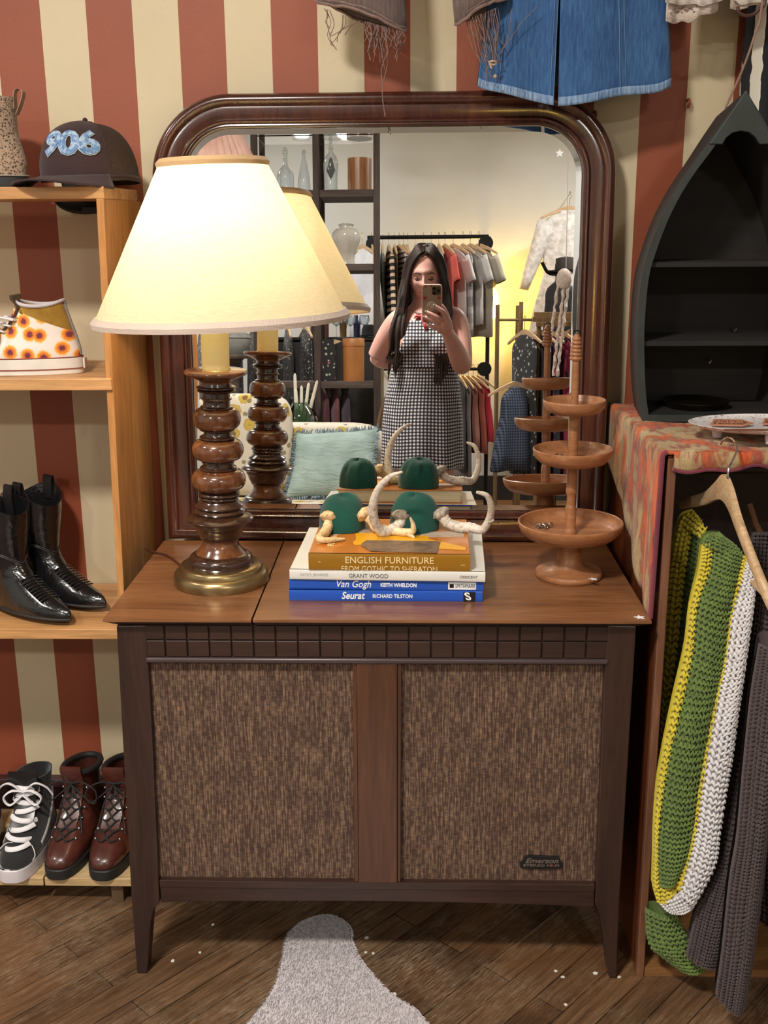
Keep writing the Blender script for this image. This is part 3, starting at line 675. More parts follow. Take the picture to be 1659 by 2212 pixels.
# ================================================================ tiered tray
def m_teak():
    t=NT('turned teak'); co=t.coord('Object',scale=(3,22,22)); n=t.noise(co,2.5,5,.6,.5); n2=t.noise(co,14,3)
    c=t.ramp(n,[(.3,(.24,.095,.038)),(.55,(.35,.15,.062)),(.8,(.44,.21,.095))]); c=t.mix(.3,c,t.ramp(n2,[(.35,.5),(.65,1.1)]),'MULTIPLY')
    t.set(Base_Color=c,Roughness=.42,Coat_Weight=.12); return t.m
TEAK=m_teak()
ax,ay=.2870,1.878
tray=thing('tiered_tray','three-tier turned wooden tray stand with beehive finial on the console','tiered tray',(ax,ay,TZ),(0,-.006,0))
def tz(zy,k=0): return PY(1240,640+zy*.2622,ay).z-TZ
def tr(h): return h*.2622*1.86/CF
def tlathe(nm,l,n=64,ang=45): 
    return obj(nm,MB().lathe([(tr(h),z) for h,z in l],n=n),TEAK,tray,local=True,ang=ang)
B3=tz(1850); B2=tz(1250); B1=tz(850)
BASEH=.012
tlathe('foot',[(0,0),(275,0),(288,.003),(288,.008),(280,.0115),(240,.0125),(150,.018),(120,.026),(104,.040),(99,.055),(99,B3-.035),(110,B3-.030),(0,B3-.030)])
def bowl(zr,R,dep,th=14):
    k=[(0,zr-dep),(R*.42,zr-dep),(R*.66,zr-dep*.95),(R*.84,zr-dep*.80),(R*.95,zr-dep*.52),(R*.99,zr-dep*.25),(R,zr-.003),(R-1,zr-.001),(R-th*.5,zr+.0002),(R-th,zr-.0015),(R-th*1.2,zr-dep*.3),(R*.90-th,zr-dep*.55),(R*.78-th*.5,zr-dep*.68),(R*.5,zr-dep*.70),(0,zr-dep*.70)]
    return k
D3,D2,D1=.034,.030,.026
tlathe('lower_bowl',bowl(B3,449,D3,20)); tlathe('middle_bowl',bowl(B2,336,D2,17)); tlathe('upper_bowl',bowl(B1,262,D1,14))
zf=B3-D3*.70
tlathe('lower_post',[(0,zf),(55,zf),(57,zf+.006),(48,zf+.009),(46,zf+.012),(47,tz(1745)),(45,tz(1735)),(40,tz(1725)),(37,tz(1715)),(36,tz(1660)),(38,tz(1640)),(47,tz(1618)),(48,tz(1600)),(44,tz(1580)),(42,tz(1500)),(44,B2-D2+.001),(0,B2-D2+.001)],n=32)
tlathe('middle_post',[(0,B2-D2*.7),(42,B2-D2*.7),(40,tz(1100)),(40,B1-D1+.001),(0,B1-D1+.001)],n=32)
tlathe('upper_post',[(0,B1-D1*.7),(33,B1-D1*.7),(30,tz(525)),(0,tz(525))],n=32)
fp=[(0,tz(528)),(44,tz(526))]
for i in range(6):
    c=510-i*32; h=(52,50,48,46,43,38)[i]; fp+=[(h-8,tz(c+15)),(h,tz(c+8)),(h,tz(c-6)),(h-8,tz(c-14))]
fp+=[(24,tz(325)),(18,tz(312)),(0,tz(308))]
tlathe('finial',fp,n=32,ang=80)
mb=MB().tube([(.006*cos(a)*1.1,0,tz(312)+.006*sin(a)) for a in [PI*i/8 for i in range(9)]],.0012,6); obj('wire_loop',mb,pm('dark wire',(.03,.03,.03),.3,1),tray,local=True)
# sticker and trinkets
p=PZ(1281,1253,TZ+.0125); star(frameM((p.x,p.y,TZ+.0142),(1,.2,0),(-.2,1,0)),.0085,'white star sticker on the foot of the tiered tray')
JW=pm('tarnished silver',(.42,.38,.33),.3,1,.4,150)
def clump(name,label,c,n,R,seed):
    r_=random.Random(seed); t=thing(name,label,'jewellery',c); c=Vector(c)
    for i in range(n):
        p=c+Vector((r_.uniform(-R,R),r_.uniform(-R*.6,R*.6),0)); ax_=Vector((r_.uniform(-1,1),r_.uniform(-1,1),r_.uniform(-.6,1))).normalized(); u=ax_.orthogonal().normalized(); v=ax_.cross(u); rr=r_.uniform(.35,.5)*R*.8
        p.z=c.z+rr*max(abs(u.z),abs(v.z))+.0015
        obj('ring',MB().tube([p+(u*cos(2*PI*k/14)+v*sin(2*PI*k/14))*rr for k in range(15)],.0016,6),JW,t)
clump('ring_pile','small heap of silver rings in the lowest bowl of the tiered tray',(PZ(1176,1140,TZ+zf+.001)[0],PZ(1176,1140,TZ+zf+.001)[1],TZ+zf),9,.012,5)
clump('silver_bangle','silver bangle lying in the middle bowl of the tiered tray',(ax-.028,ay+.0,TZ+B2-D2*.68),3,.014,9)
# ================================================================ left shoe shelf
PINE=wood('golden pine',(.40,.17,.045),(.58,.27,.085),(.70,.37,.14),'Z',.8,.42,.1)
PINX=wood('golden pine boards',(.42,.20,.07),(.60,.31,.12),(.72,.42,.19),'X',.8,.45,.05)
shf=thing('shoe_shelf','golden pine shoe shelf with one visible side panel against striped wall','shelf',(-.80,2.06,0))
SY=1.93
zs=[PY(220,402,SY).z,PY(243,817,SY).z,PY(250,1357,SY).z]
def sx(z,o=0):   # outer face x of the side panel
    a=PY(222,402,SY); b=PY(268,1280,SY); return a.x+(b.x-a.x)*(z-a.z)/(b.z-a.z)+o
T_=.013; ZT=.062
def panel(o,zlo,zhi):
    q=[(sx(zlo,o-T_),SY,zlo),(sx(zlo,o),SY,zlo),(sx(zlo,o),WY-.002,zlo),(sx(zlo,o-T_),WY-.002,zlo),(sx(zhi,o-T_),SY,zhi),(sx(zhi,o),SY,zhi),(sx(zhi,o),WY-.002,zhi),(sx(zhi,o-T_),WY-.002,zhi)]
    return MB().hexa(q)
obj('side_panel',panel(0,ZT+.001,zs[0]-.021),PINE,shf,bev=.001,smooth=False); obj('side_panel',panel(-.75,ZT+.001,zs[0]-.021),PINE,shf,bev=.001,smooth=False)
for i,z in enumerate(zs):
    th=.021 if i!=1 else .0215
    mb=MB().bb((sx(z)-.75-T_ if i==0 else sx(z)-.75,SY-(.0 if i==0 else .006),z-th),(sx(z)+(.001 if i==0 else -.002),WY-.004 if i else 2.165,z)); obj('shelf_board',mb,PINX,shf,bev=.0015,smooth=False)
ZT=.062
crate=thing('slatted_shoe_rack','low pine slat rack on the floor under the shoe shelf','shoe rack',(-.9,1.98,0))
PALE=wood('pale pine slats',(.42,.27,.12),(.58,.40,.20),(.68,.50,.28),'X',.9,.55)
for y0,y1 in ((1.868,1.935),(2.06,2.13)):
    for x0,x1 in ((-1.3,-.745),(-.742,-.5)):
        obj('slat',MB().bb((x0,y0,ZT-.018),(x1,y1,ZT)),PALE,crate,bev=.0015,smooth=False)
for x in (-1.2,-.9,-.6): obj('bearer',MB().bb((x-.012,1.88,0),(x+.012,2.12,ZT-.018)),pm('bearer wood',(.10,.06,.03),.7),crate,smooth=False)
# ---------------------------------------------------------------- shoes
def ring_at(z,xb,xf,w,e=1.,n=40,lift=None,flat=1.):
    c=(xb+xf)/2; a=(xf-xb)/2; out=[]
    for k in range(n):
        th=2*PI*k/n; cx_=cos(th); s_=sin(th); ee=e if cx_>0 else .85
        ww=w*(1-.12*max(0,-cx_)) 
        out.append(Vector((c+a*(abs(cx_)**.9)*(1 if cx_>0 else -1),ww*(abs(s_)**ee)*(1 if s_>0 else -1),z+(lift(cx_,s_) if lift else 0))))
    return out
def interp(L,z):
    for a,b in zip(L,L[1:]):
        if a[0]<=z<=b[0]:
            t=(z-a[0])/(b[0]-a[0]+1e-9); return [a[i]+(b[i]-a[i])*t for i in range(4)]
    return L[0] if z<L[0][0] else L[-1]
def upper_mb(L,e,M,n=40,lift_top=None,inner=.03,thick=.004,steps=3):
    S=spl(L,steps); rings=[]
    zt=L[-1][0]
    for s in S:
        f=max(0,(s[0]-L[-3][0])/(zt-L[-3][0]))
        rings.append(ring_at(s[0],s[1],s[2],s[3],e if s[0]<.09 else 1.,n,(lambda c,q,f=f:lift_top(c,q)*f) if lift_top else None))
    l=S[-1]
    rings.append(ring_at(l[0],l[1]+thick,l[2]-thick,l[3]-thick,1,n,lift_top))
    l=interp(L,zt-inner); rings.append(ring_at(l[0],l[1]+thick*1.5,l[2]-thick*1.5,l[3]-thick*1.5,1,n)); 
    l=interp(L,zt-inner*2.2); rings.append(ring_at(l[0],l[1]+thick*2,l[2]-thick*2.2,l[3]-thick*2,1,n))
    return MB().loft(rings).tf(M)
def sole_mb(L,w,e,z0,z1,M,out=.003,n=48,toe_up=0.,xb=0,taper=.002):
    rings=[]
    for z,o in ((z0,-taper),(z0+.002,0),((z0+z1)/2,.0005),(z1-.002,0),(z1,-.002)):
        r=ring_at(z,xb-out-o,L+out+o,w+out+o,e,n)
        for p in r: p.z+=toe_up*max(0,(p.x/L-.6)/.4)**2
        rings.append(r)
    return MB().loft(rings).tf(M)
def place(p,yaw,tilt=0,k=1.): return Matrix.Translation(p)@Matrix.Rotation(yaw,4,'Z')@Matrix.Rotation(tilt,4,'Y')@Matrix.Scale(k,4)
LEB=NT('black boot leather'); co=LEB.coord('Object'); LEB.set(Base_Color=LEB.ramp(LEB.noise(co,12,4),[(.3,(.004,.004,.005)),(.7,(.010,.010,.011))]),Roughness=.2,Coat_Weight=.4,Coat_Roughness=.12); LEB.bump(LEB.noise(co,26,3,.6,1.),.35,.01); LEB=LEB.m
LEB2=pm('black boot shaft leather',(.010,.0095,.011),.45,0,.3,30,bump=.2); RUB=pm('black rubber',(.012,.012,.012),.6); STC=pm('charcoal stitching',(.035,.034,.036),.5)
def cowboy(p,yaw,label):
    M=place(p,yaw,0,.93); t=thing('cowboy_boot',label,'boot',p)
    L=[(.012,-.002,.262,.037),(.022,-.003,.268,.039),(.036,-.002,.258,.039),(.050,.0,.225,.037),(.064,.002,.192,.035),(.080,.004,.160,.0335),(.098,.005,.134,.034),(.118,.002,.122,.038),(.145,-.005,.122,.045),(.18,-.012,.126,.052),(.215,-.016,.130,.056),(.245,-.018,.132,.058)]
    lift=lambda c,s: -.034*abs(c)**1.6+.012
    S=upper_mb(L,1.5,M,lift_top=lift,inner=.05); o=obj('upper',S,LEB,t,ang=70)
    obj('sole',sole_mb(.262,.036,1.5,.0115,.018,M,.005),RUB,t)
    mb=MB().loft([ring_at(z,a,b,w_,.8) for z,a,b,w_ in ((0,.008,.062,.027),(.012,.004,.066,.030),(.0125,.004,.068,.031))]).tf(M); obj('heel',mb,RUB,t)
    for sgn in (-1,1):   # pull straps, stitched scallop curls
        mb=MB().tube([M@Vector(q) for q in spl([(.055,sgn*.058,.205),(.055,sgn*.060,.25),(.057,sgn*.056,.268),(.06,sgn*.048,.262),(.06,sgn*.046,.22)],6)],.0035,8,flat=3,up=(0,1,0)) if 0 else MB()
        pts=spl([(.057,sgn*.0585,.20),(.057,sgn*.0605,.245),(.057,sgn*.056,.272),(.057,sgn*.050,.26),(.057,sgn*.048,.22)],5)
        for d in (0,):
            rings=[[M@Vector((q[0]+dx,q[1]+dy,q[2])) for dx,dy in ((-.013,-.0015),(.013,-.0015),(.013,.0015),(-.013,.0015))] for q in pts]; mb.loft(rings)
        obj('pull_strap',mb,LEB2,t)
        mb=MB()
        for base,zz,sc_,fl in ((.035,.19,1,1),(.085,.19,1,-1),(.035,.15,.85,1),(.085,.15,.85,-1),(.06,.17,1.1,1)):
            pts=[]
            for k in range(26):
                a=k/25*4.6; r_=.016*sc_*(1-k/34); x=base+fl*r_*cos(a); z=zz+r_*sin(a)*1.25; l=interp(L,z); c=(l[1]+l[2])/2; aa=(l[2]-l[1])/2; q=max(0,1-((x-c)/aa)**2); pts.append(M@Vector((x,sgn*(l[3]*math.sqrt(q)+.0006),z)))
            mb.tube(pts,.0009,5)
        for dz in (0,.004):
            pts=[]
            for k in range(25):
                x=.0+.125*k/24; z=.112+dz+.022*abs(sin(PI*k/12))*(1 if k<25 else 0); l=interp(L,z); c=(l[1]+l[2])/2; aa=(l[2]-l[1])/2; q=max(0,1-((x-c)/aa)**2); pts.append(M@Vector((x,sgn*(l[3]*math.sqrt(q)+.0008),z)))
            mb.tube(pts,.0009,5)
        obj('stitching',mb,STC,o)
    mb=MB()                          # ridged toe wrinkles
    for k in range(9):
        x0=.150+k*.008; pts=[]
        for j in range(-5,6):
            y=j/5*.024
            # surface height at x0 : find z with xf==x0
            zz=.05
            for a,b in zip(L,L[1:]):
                if (a[2]-x0)*(b[2]-x0)<=0 and a[0]>.02: zz=a[0]+(b[0]-a[0])*(a[2]-x0)/(a[2]-b[2]+1e-9)
            l=interp(L,zz*.9); pts.append(M@Vector((x0-.35*abs(y)-.002,y,zz-.0-(y/.034)**2*.012+.0005)))
        mb.tube(pts,.0018,6)
    obj('toe_wrinkles',mb,LEB,o)
    return t
zb3=zs[2]
def onboard(px,py,z): return PZ(px,py,z)
cowboy(Vector((-.832,2.137,zb3)),math.radians(-30),'black leather cowboy boot nearer the console, toe overlapping the other boot')['label']='black cowboy boot standing behind the other, closer to the wall'
cowboy(Vector((-.873,2.072,zb3)),math.radians(-33),'black cowboy boot at the shelf edge, in front of its pair')
# hiking boots
MARL=NT('oxblood leather'); co=MARL.coord('Object'); MARL.set(Base_Color=MARL.ramp(MARL.noise(co,9,5),[(.3,(.035,.009,.007)),(.55,(.075,.018,.012)),(.8,(.15,.042,.025))]),Roughness=.32,Coat_Weight=.3); MARL.bump(MARL.noise(co,40,4),.2,.004); MARL=MARL.m
LACEB=pm('black laces',(.012,.011,.012),.7); METAL=pm('nickel hooks',(.55,.54,.52),.3,1)
def front_x(L,z): return interp(L,z)[2]
HB=[(.022,0,.272,.045),(.034,-.001,.276,.048),(.048,0,.268,.0485),(.062,.002,.243,.046),(.076,.003,.214,.043),(.092,.004,.186,.040),(.108,.004,.163,.0385),(.126,.003,.146,.038),(.146,.001,.136,.0385),(.166,-.001,.133,.0405),(.182,-.002,.136,.043)]
def hiker(p,yaw,label):
    M=place(p,yaw,0,.88); t=thing('hiking_boot',label,'boot',p)
    o=obj('upper',upper_mb(HB,.72,M,inner=.03,lift_top=lambda c,s:.010*c-.004),MARL,t,ang=70)
    obj('sole',sole_mb(.275,.047,.72,.0,.026,M,.004),RUB,t)
    mb=MB()
    for z in (.010,.017): mb.loft([ring_at(z+d,-.0055,.2805,.0525,.72,48) for d in (-.0012,0,.0012)]).tf(M) if 0 else None
    collar=MB().tube([M@v for v in ring_at(.186,.000,.134,.040,1,40,lambda c,s:.010*c-.004)]+[M@ring_at(.186,.000,.134,.040,1,40,lambda c,s:.010*c-.004)[0]],.0065,8,cap=False); obj('padded_collar',collar,pm('black collar lining',(.012,.011,.011),.7),t)
    tg=[]
    for z in (.085,.11,.14,.17,.20,.212):
        x=front_x(HB,min(z,.182))-.004+(.012 if z>.19 else 0); w_=.022+.003*(z>.15); tg.append([M@Vector((x+dx-abs(y)*.15,y,z)) for dx,y in ((.004,-w_),(.006,0),(.004,w_),(-.003,w_),(-.003,-w_))])
    obj('tongue',MB().loft(tg),MARL,t,ang=60)
    mb=MB(); rows=[.070,.082,.096,.112,.130,.150,.170]
    for i,z in enumerate(rows):
        x=front_x(HB,z)+.0035
        for s1 in (-1,1):
            z2=rows[min(i+1,len(rows)-1)]; x2=front_x(HB,z2)+.0035
            mb.tube([M@Vector(q) for q in spl([(x-.016,s1*.026,z),(x-.001,s1*.012,z+.002),((x+x2)/2+.002,0,(z+z2)/2),(x2-.001,-s1*.012,z2),(x2-.016,-s1*.026,z2)],4)],.0019,6)
    xt=front_x(HB,.172)+.01
    for s1 in (-1,1): mb.tube([M@Vector(q) for q in spl([(xt,0,.172),(xt+.008,s1*.03,.180),(xt+.012,s1*.062,.160),(xt+.012,s1*.058,.128),(xt+.010,s1*.036,.140),(xt+.002,0,.170)],6)],.0017,6)
    for s1 in (-1,1): mb.tube([M@Vector(q) for q in spl([(xt,0,.17),(xt+.018,s1*.02,.13),(xt+.03,s1*.028,.095),(xt+.05,s1*.036,.07)],6)],.0017,6)
    obj('laces',mb,LACEB,t)
    for z in rows[:-1]:
        for s1 in (-1,1): obj('lace_hook',MB().sph(M@Vector((front_x(HB,z)-.013,s1*.0285,z)),.0030,10,6),METAL,t)
    mb=MB()   # apron seam
    for sc_ in (1.,.93): mb.tube([M@Vector((.168+.088*sc_*cos(a),.036*sc_*sin(a),interp([( -2,0,0,0),(2,0,0,0)],0)[0]+.070-.030*max(0,cos(a))**2*1.05-.012*abs(sin(a)))) for a in [(-PI/2)*.9+PI*.9*k/20 for k in range(21)]],.0011,5)
    obj('apron_seam',mb,pm('dark oxblood seam',(.05,.01,.008),.5),o)
    return t
def basept(toe,yaw,L=.242): return Vector((toe.x-L*cos(yaw),toe.y-L*sin(yaw),toe.z))
yw=math.radians(-93); tp=PZ(120,1890,ZT); hiker(basept(Vector((tp.x+.008,1.862,ZT)),yw),yw,'oxblood leather hiking boot next to the black skate shoe')
yw=math.radians(-92); tp=PZ(216,1892,ZT); hiker(basept(Vector((tp.x+.008,1.860,ZT)),yw),yw,'oxblood leather hiking boot beside the console leg')
# skate shoes
SUE=fabric('black suede',(.008,.008,.009),rough=.9,sheen=.25); WHR=pm('white rubber',(.66,.62,.66),.45,0,.06); WLC=fabric('white laces',(.75,.73,.76),rough=.8,var=.05); WST=pm('white stitching',(.62,.60,.58),.6)
def skate(p,yaw,label):
    M=place(p,yaw,0,.86); t=thing('skate_shoe',label,'shoe',p); H=[(.026,0,.280,.046),(.04,-.001,.280,.048),(.052,0,.262,.047),(.066,.002,.232,.044),(.082,.003,.200,.041),(.098,.004,.176,.039),(.114,.004,.158,.038),(.134,.003,.146,.038),(.156,.001,.140,.040),(.176,-.001,.142,.043)]
    o=obj('upper',upper_mb(H,.66,M,inner=.03,lift_top=lambda c,s:.012*c-.003),SUE,t,ang=70)
    obj('sole',sole_mb(.284,.049,.66,0,.034,M,.004),WHR,t)
    mb=MB()
    mb.tube([M@v for v in ring_at(.0375,-.003,.287,.0520,.66,48)],.0012,5); obj('foxing_line',mb,RUB,o)
    tg=[]
    for z in (.085,.11,.14,.17,.196,.21):
        x=front_x(H,min(z,.176))-.003+(.010 if z>.19 else 0); w_=.026+.008*(z>.15); tg.append([M@Vector((x+dx-abs(y)*.12,y,z)) for dx,y in ((.004,-w_),(.006,0),(.004,w_),(-.004,w_),(-.004,-w_))])
    obj('tongue',MB().loft(tg),pm('glossy black lining',(.010,.010,.011),.3),t,ang=60)
    mb=MB(); rows=[.062,.073,.085,.098,.113,.130,.148,.165]
    for i,z in enumerate(rows):
        x=front_x(H,z)+.005; k=1-.0*i; tl=.006*(-1)**i
        pts=[M@Vector(q) for q in spl([(x-.020,-.030,z-tl),(x-.004,-.018,z-tl*.5+.003),(x+.001,0,z+.003),(x-.004,.018,z+tl*.5+.003),(x-.020,.030,z+tl)],5)]
        rings=[]; mb.tube(pts,.0052,8,flat=.38,up=(M.to_3x3()@Vector((1,0,.6))))
    xt=front_x(H,.165)+.008
    for s1 in (-1,1):
        mb.tube([M@Vector(q) for q in spl([(xt,0,.160),(xt+.012,s1*.025,.168),(xt+.012,s1*.045,.150),(xt+.014,s1*.030,.132),(xt+.006,0,.155)],6)],.0042,8,flat=.5)
        mb.tube([M@Vector(q) for q in spl([(xt,0,.158),(xt+.006,s1*.03,.185),(xt,s1*.055,.172),(xt-.004,s1*.068,.150)],6)],.0040,8,flat=.5)
    obj('laces',mb,WLC,t)
    mb=MB()
    for sc_ in (1.,.86): mb.tube([M@Vector((.178+.082*sc_*cos(a),.040*sc_*sin(a),.0695-.024*max(0,cos(a))**2-.014*abs(sin(a)))) for a in [(-PI/2)*.85+PI*.85*k/20 for k in range(21)]],.0009,5)
    for s1 in (-1,1): mb.tube([M@Vector(q) for q in spl([(.225,s1*.010,.070),(.222,s1*.030,.064),(.243,s1*.0462,.050),(.26,s1*.0455,.043)],5)],.0011,5)
    obj('stitching',mb,WST,o)
    mb=MB()
    for s1 in (-1,1):
        P=[]
        for x,z in ((.05,.12),(.07,.085),(.11,.068),(.15,.055),(.19,.045)):
            l=interp(H,z); c=(l[1]+l[2])/2; a=(l[2]-l[1])/2; q=max(.05,1-((x-c)/a)**2); P.append((x,s1*(l[3]*q**.40+.001),z))
        mb.tube([M@Vector(q) for q in spl(P,5)],.0055,8,flat=.35,up=(0,1,0) if 0 else tuple(M.to_3x3()@Vector((0,1,0))))
    obj('side_stripe',mb,WST,o)
    return t
yw=math.radians(-88); tp=PZ(30,1893,ZT); skate(basept(Vector((tp.x+.004,1.850,ZT)),yw,.244),yw,'black suede skate shoe with white laces, the fully laced one beside the hiking boots')
skate(basept(Vector((tp.x-.118,1.850,ZT)),yw,.244),yw,'black skate shoe mostly cut off by the left edge of the photo')
# ---------------------------------------------------------------- sunflower high-top
def m_sun():
    t=NT('sunflower print and mustard corduroy'); co=t.coord('Object')
    v=t.n.new('ShaderNodeTexVoronoi'); v.feature='F1'; v.voronoi_dimensions='2D'; cx_=t.n.new('ShaderNodeCombineXYZ'); s0=t.sep(co); t.l.new(s0[0],cx_.inputs[0]); t.l.new(s0[2],cx_.inputs[1]); t.l.new(cx_.outputs[0],v.inputs['Vector']); v.inputs['Scale'].default_value=31; v.inputs['Randomness'].default_value=.6
    d=t.math('ADD',v.outputs['Distance'],t.math('MULTIPLY',t.noise(co,420,1),.20))
    fl=t.ramp(d,[(.0,(.16,.03,.05)),(.24,(.16,.03,.05)),(.27,(.62,.12,.03)),(.36,(.75,.22,.02)),(.47,(.85,.45,.06)),(.52,(.80,.66,.56)),(.60,(.80,.70,.64))])
    mus=t.ramp(t.noise(co,60,3),[(.3,(.26,.135,.012)),(.7,(.36,.20,.02))])
    s=t.sep(co); f=t.math('GREATER_THAN',t.math('ADD',s[2],t.math('MULTIPLY',s[0],.42)),.075)   # object space: x towards the toe is negative here
    t.set(Base_Color=t.mix(f,fl,mus),Roughness=.85,Sheen_Weight=.2); t.bump(t.noise(co,300,2),.3,.001); return t.m
zb2=zs[1]
hp=PZ(172,811,zb2); yw=math.radians(184)
def hitop(p,yaw):
    M=place(p,yaw,0,.87); t=thing('high_top_sneaker','sunflower and mustard high-top sneaker with loose white laces on middle board','shoe',p)
    H=[(.030,0,.262,.044),(.044,-.000,.262,.046),(.056,.003,.242,.045),(.068,.006,.212,.042),(.082,.010,.186,.039),(.096,.014,.166,.037),(.112,.018,.150,.036),(.128,.022,.139,.036),(.142,.026,.133,.037),(.150,.028,.131,.038)]
    o=obj('upper',upper_mb(H,.7,M,inner=.02,lift_top=lambda c,s:-.006+.010*c*c),m_sun(),t,ang=70)
    SW=pm('white sneaker rubber',(.72,.68,.62),.5,0,.06); obj('sole',sole_mb(.264,.046,.66,0,.036,M,.004),SW,t)
    mb=MB().tube([M@v for v in ring_at(.0125,-.0055,.2695,.0512,.66,60)]+[M@ring_at(.0125,-.0055,.2695,.0512,.66,60)[0]],.0010,5,cap=False); mb.tube([M@v for v in ring_at(.0365,-.003,.267,.0490,.66,60)],.0010,5,cap=False); obj('red_line',mb,pm('brick red line',(.25,.05,.03),.6),o)
    mb=MB().box((0,0,0),(.004,.022,.022)).tf(M@Matrix.Translation((-.0065,0,.022))); obj('heel_label',mb,SW,t,bev=.001)
    rg=ring_at(.1515,.029,.130,.0375,1,40,lambda c,s:-.006+.010*c*c); mb=MB().tube([M@v for v in rg]+[M@rg[0]],.0035,8,cap=False); obj('collar_trim',mb,fabric('grey white canvas trim',(.52,.48,.50),var=.05),t)
    mb=MB().tube([M@Vector(q) for q in spl([(.0005,0,.040),(.002,0,.056),(.009,0,.085),(.017,0,.112),(.025,0,.142),(.025,0,.152)],5)],.0055,8,flat=.4,up=tuple(M.to_3x3()@Vector((1,0,0)))); obj('heel_strip',mb,fabric('grey heel strip',(.30,.30,.28)),t)
    tg=[]
    for z in (.085,.105,.125,.145,.160,.168):
        x=front_x(H,min(z,.15))-.010+(.014 if z>.15 else 0); w_=.028+.004*(z>.14); tg.append([M@Vector((x+dx-abs(y)*.2,y,z)) for dx,y in ((.004,-w_),(.006,0),(.004,w_),(-.002,w_),(-.002,-w_))])
    obj('tongue',MB().loft(tg),pm('dark brown leather tongue',(.05,.028,.012),.25,coat=.4),t,ang=60)
    for z,dx in ((.135,.026),(.117,.024),(.100,.024),(.084,.026)):
        l=interp(H,z)
        for s1 in (-1,1):
            x=l[2]-dx; c=(l[1]+l[2])/2; a=(l[2]-l[1])/2; y=s1*(l[3]*math.sqrt(max(0,1-((x-c)/a)**2))+.001)
            obj('eyelet',MB().tube([M@Vector((x+.0046*cos(q),y-s1*.0008,z+.0046*sin(q))) for q in [2*PI*k/16 for k in range(17)]],.0015,6,cap=False),pm('bright brass eyelets',(.75,.55,.18),.2,1),t)
    mb=MB(); s1=1
    for z in (.117,.104,.092,.080,.069):
        x=front_x(H,z)+.004; mb.tube([M@Vector(q) for q in spl([(x-.026,.034,z),(x-.006,.020,z+.004),(x+.002,0,z+.006),(x-.006,-.020,z+.002),(x-.026,-.034,z-.004)],5)],.0040,8,flat=.5)
    x=front_x(H,.11)
    mb.tube([M@Vector(q) for q in spl([(x-.024,.036,.117),(x+.004,.040,.123),(x+.016,.044,.118),(x+.010,.052,.09),(x+.018,.058,.05),(x+.024,.068,.01),(x+.026,.075,-.035),(x+.029,.076,-.052)],6)],.0042,8,flat=.6)
    mb.tube([M@Vector(q) for q in spl([(x+.016,.040,.118),(x+.03,.045,.135),(x+.035,.045,.10),(x+.022,.042,.085),(x+.012,.04,.10)],6)],.0038,8,flat=.6)
    obj('laces',mb,WLC,t)
hitop(Vector((hp.x-.006,hp.y+.040,zb2)),yw)
# ---------------------------------------------------------------- leopard ankle boot (top board)
def m_leo():
    t=NT('speckled hide'); co=t.coord('Object'); v=t.vor(co,260,'F1'); n=t.noise(co,300,2)
    t.set(Base_Color=t.ramp(t.math('ADD',v,t.math('MULTIPLY',n,.4)),[(.45,(.03,.016,.010)),(.62,(.30,.20,.13)),(.9,(.40,.29,.20))]),Roughness=.8,Sheen_Weight=.3); t.bump(v,.3,.001); return t.m
def ankle(p,yaw):
    M=place(p,yaw); t=thing('ankle_boot','speckled brown hide ankle boot with heel tab on the top board','boot',p)
    H=[(.024,0,.25,.038),(.04,-.002,.25,.04),(.055,-.001,.22,.038),(.07,.003,.18,.036),(.085,.007,.14,.035),(.10,.010,.115,.036),(.125,.010,.105,.038),(.15,.008,.100,.040),(.160,.007,.100,.040)]
    obj('upper',upper_mb(H,.9,M,inner=.03),m_leo(),t,ang=70); obj('sole',sole_mb(.25,.038,.9,0,.022,M,.004),RUB,t)
    mb=MB().tube([M@v for v in ring_at(.0235,-.005,.255,.043,.9,48)],.0012,5,cap=False); obj('welt_line',mb,pm('pale welt',(.35,.30,.24),.7),t)
    mb=MB(); pts=spl([(.006,.0,.130),(-.004,0,.15),(-.010,0,.168),(-.003,0,.174),(.006,0,.168),(.008,0,.14)],6)
    mb.loft([[M@Vector((q[0],q[1]+dy,q[2])) for dy in (-.008,.008)]+[M@Vector((q[0]+.0015,q[1]+dy,q[2])) for dy in (.008,-.008)] for q in pts]); obj('pull_tab',mb,pm('tan tab',(.32,.20,.13),.6),t)
hp=PY(56,392,2.05); ankle(Vector((hp.x-.002,2.06,zs[0])),math.radians(178))
# ---------------------------------------------------------------- trucker cap
BRN=fabric('brown cotton twill',(.032,.012,.014),rough=.85,var=.12,sheen=.1); MESH=pm('brown cap mesh',(.035,.018,.012),.8,0,.4,220,bump=.6,bs=260)
cc=PY(196,392,2.045); cc=Vector((cc.x,2.05,zs[0]+.013))
cap=thing('trucker_cap','dark brown trucker cap with denim 906 numerals on the top shelf board','cap',cc)
CM=Matrix.Translation(cc)@Matrix.Rotation(math.radians(-112),4,'Z')@Matrix.Rotation(math.radians(3),4,'Y')
def crown(a,b,off=0):  # a azimuth (0=front), b elevation 0..pi/2
    rx,ry,h=.098+off,.082+off,.100+off
    r=cos(b)**.72 if b<PI/2-1e-3 else 0
    fr=max(0,cos(a)); k=1+.05*fr*sin(2*b)
    return CM@Vector((rx*r*cos(a)*k,ry*r*sin(a)*k,h*sin(b)**.9*(1+.05*fr)-.010*max(0,-cos(a))*(1-sin(b))))
fr_=MB().grid(lambda u,v:crown(-1.15+2.3*u,v*PI/2*.999),28,16); f_=obj('front_panel',fr_,BRN,cap,ang=80)
mb=MB().grid(lambda u,v:crown(1.15+(2*PI-2.3)*u,v*PI/2*.999),40,16); obj('mesh_back',mb,MESH,cap,ang=80)
mb=MB()
for s in (-1,1): mb.tube([crown(s*1.15,.02+v*1.5/20,.0006) for v in range(21)],.0012,5)
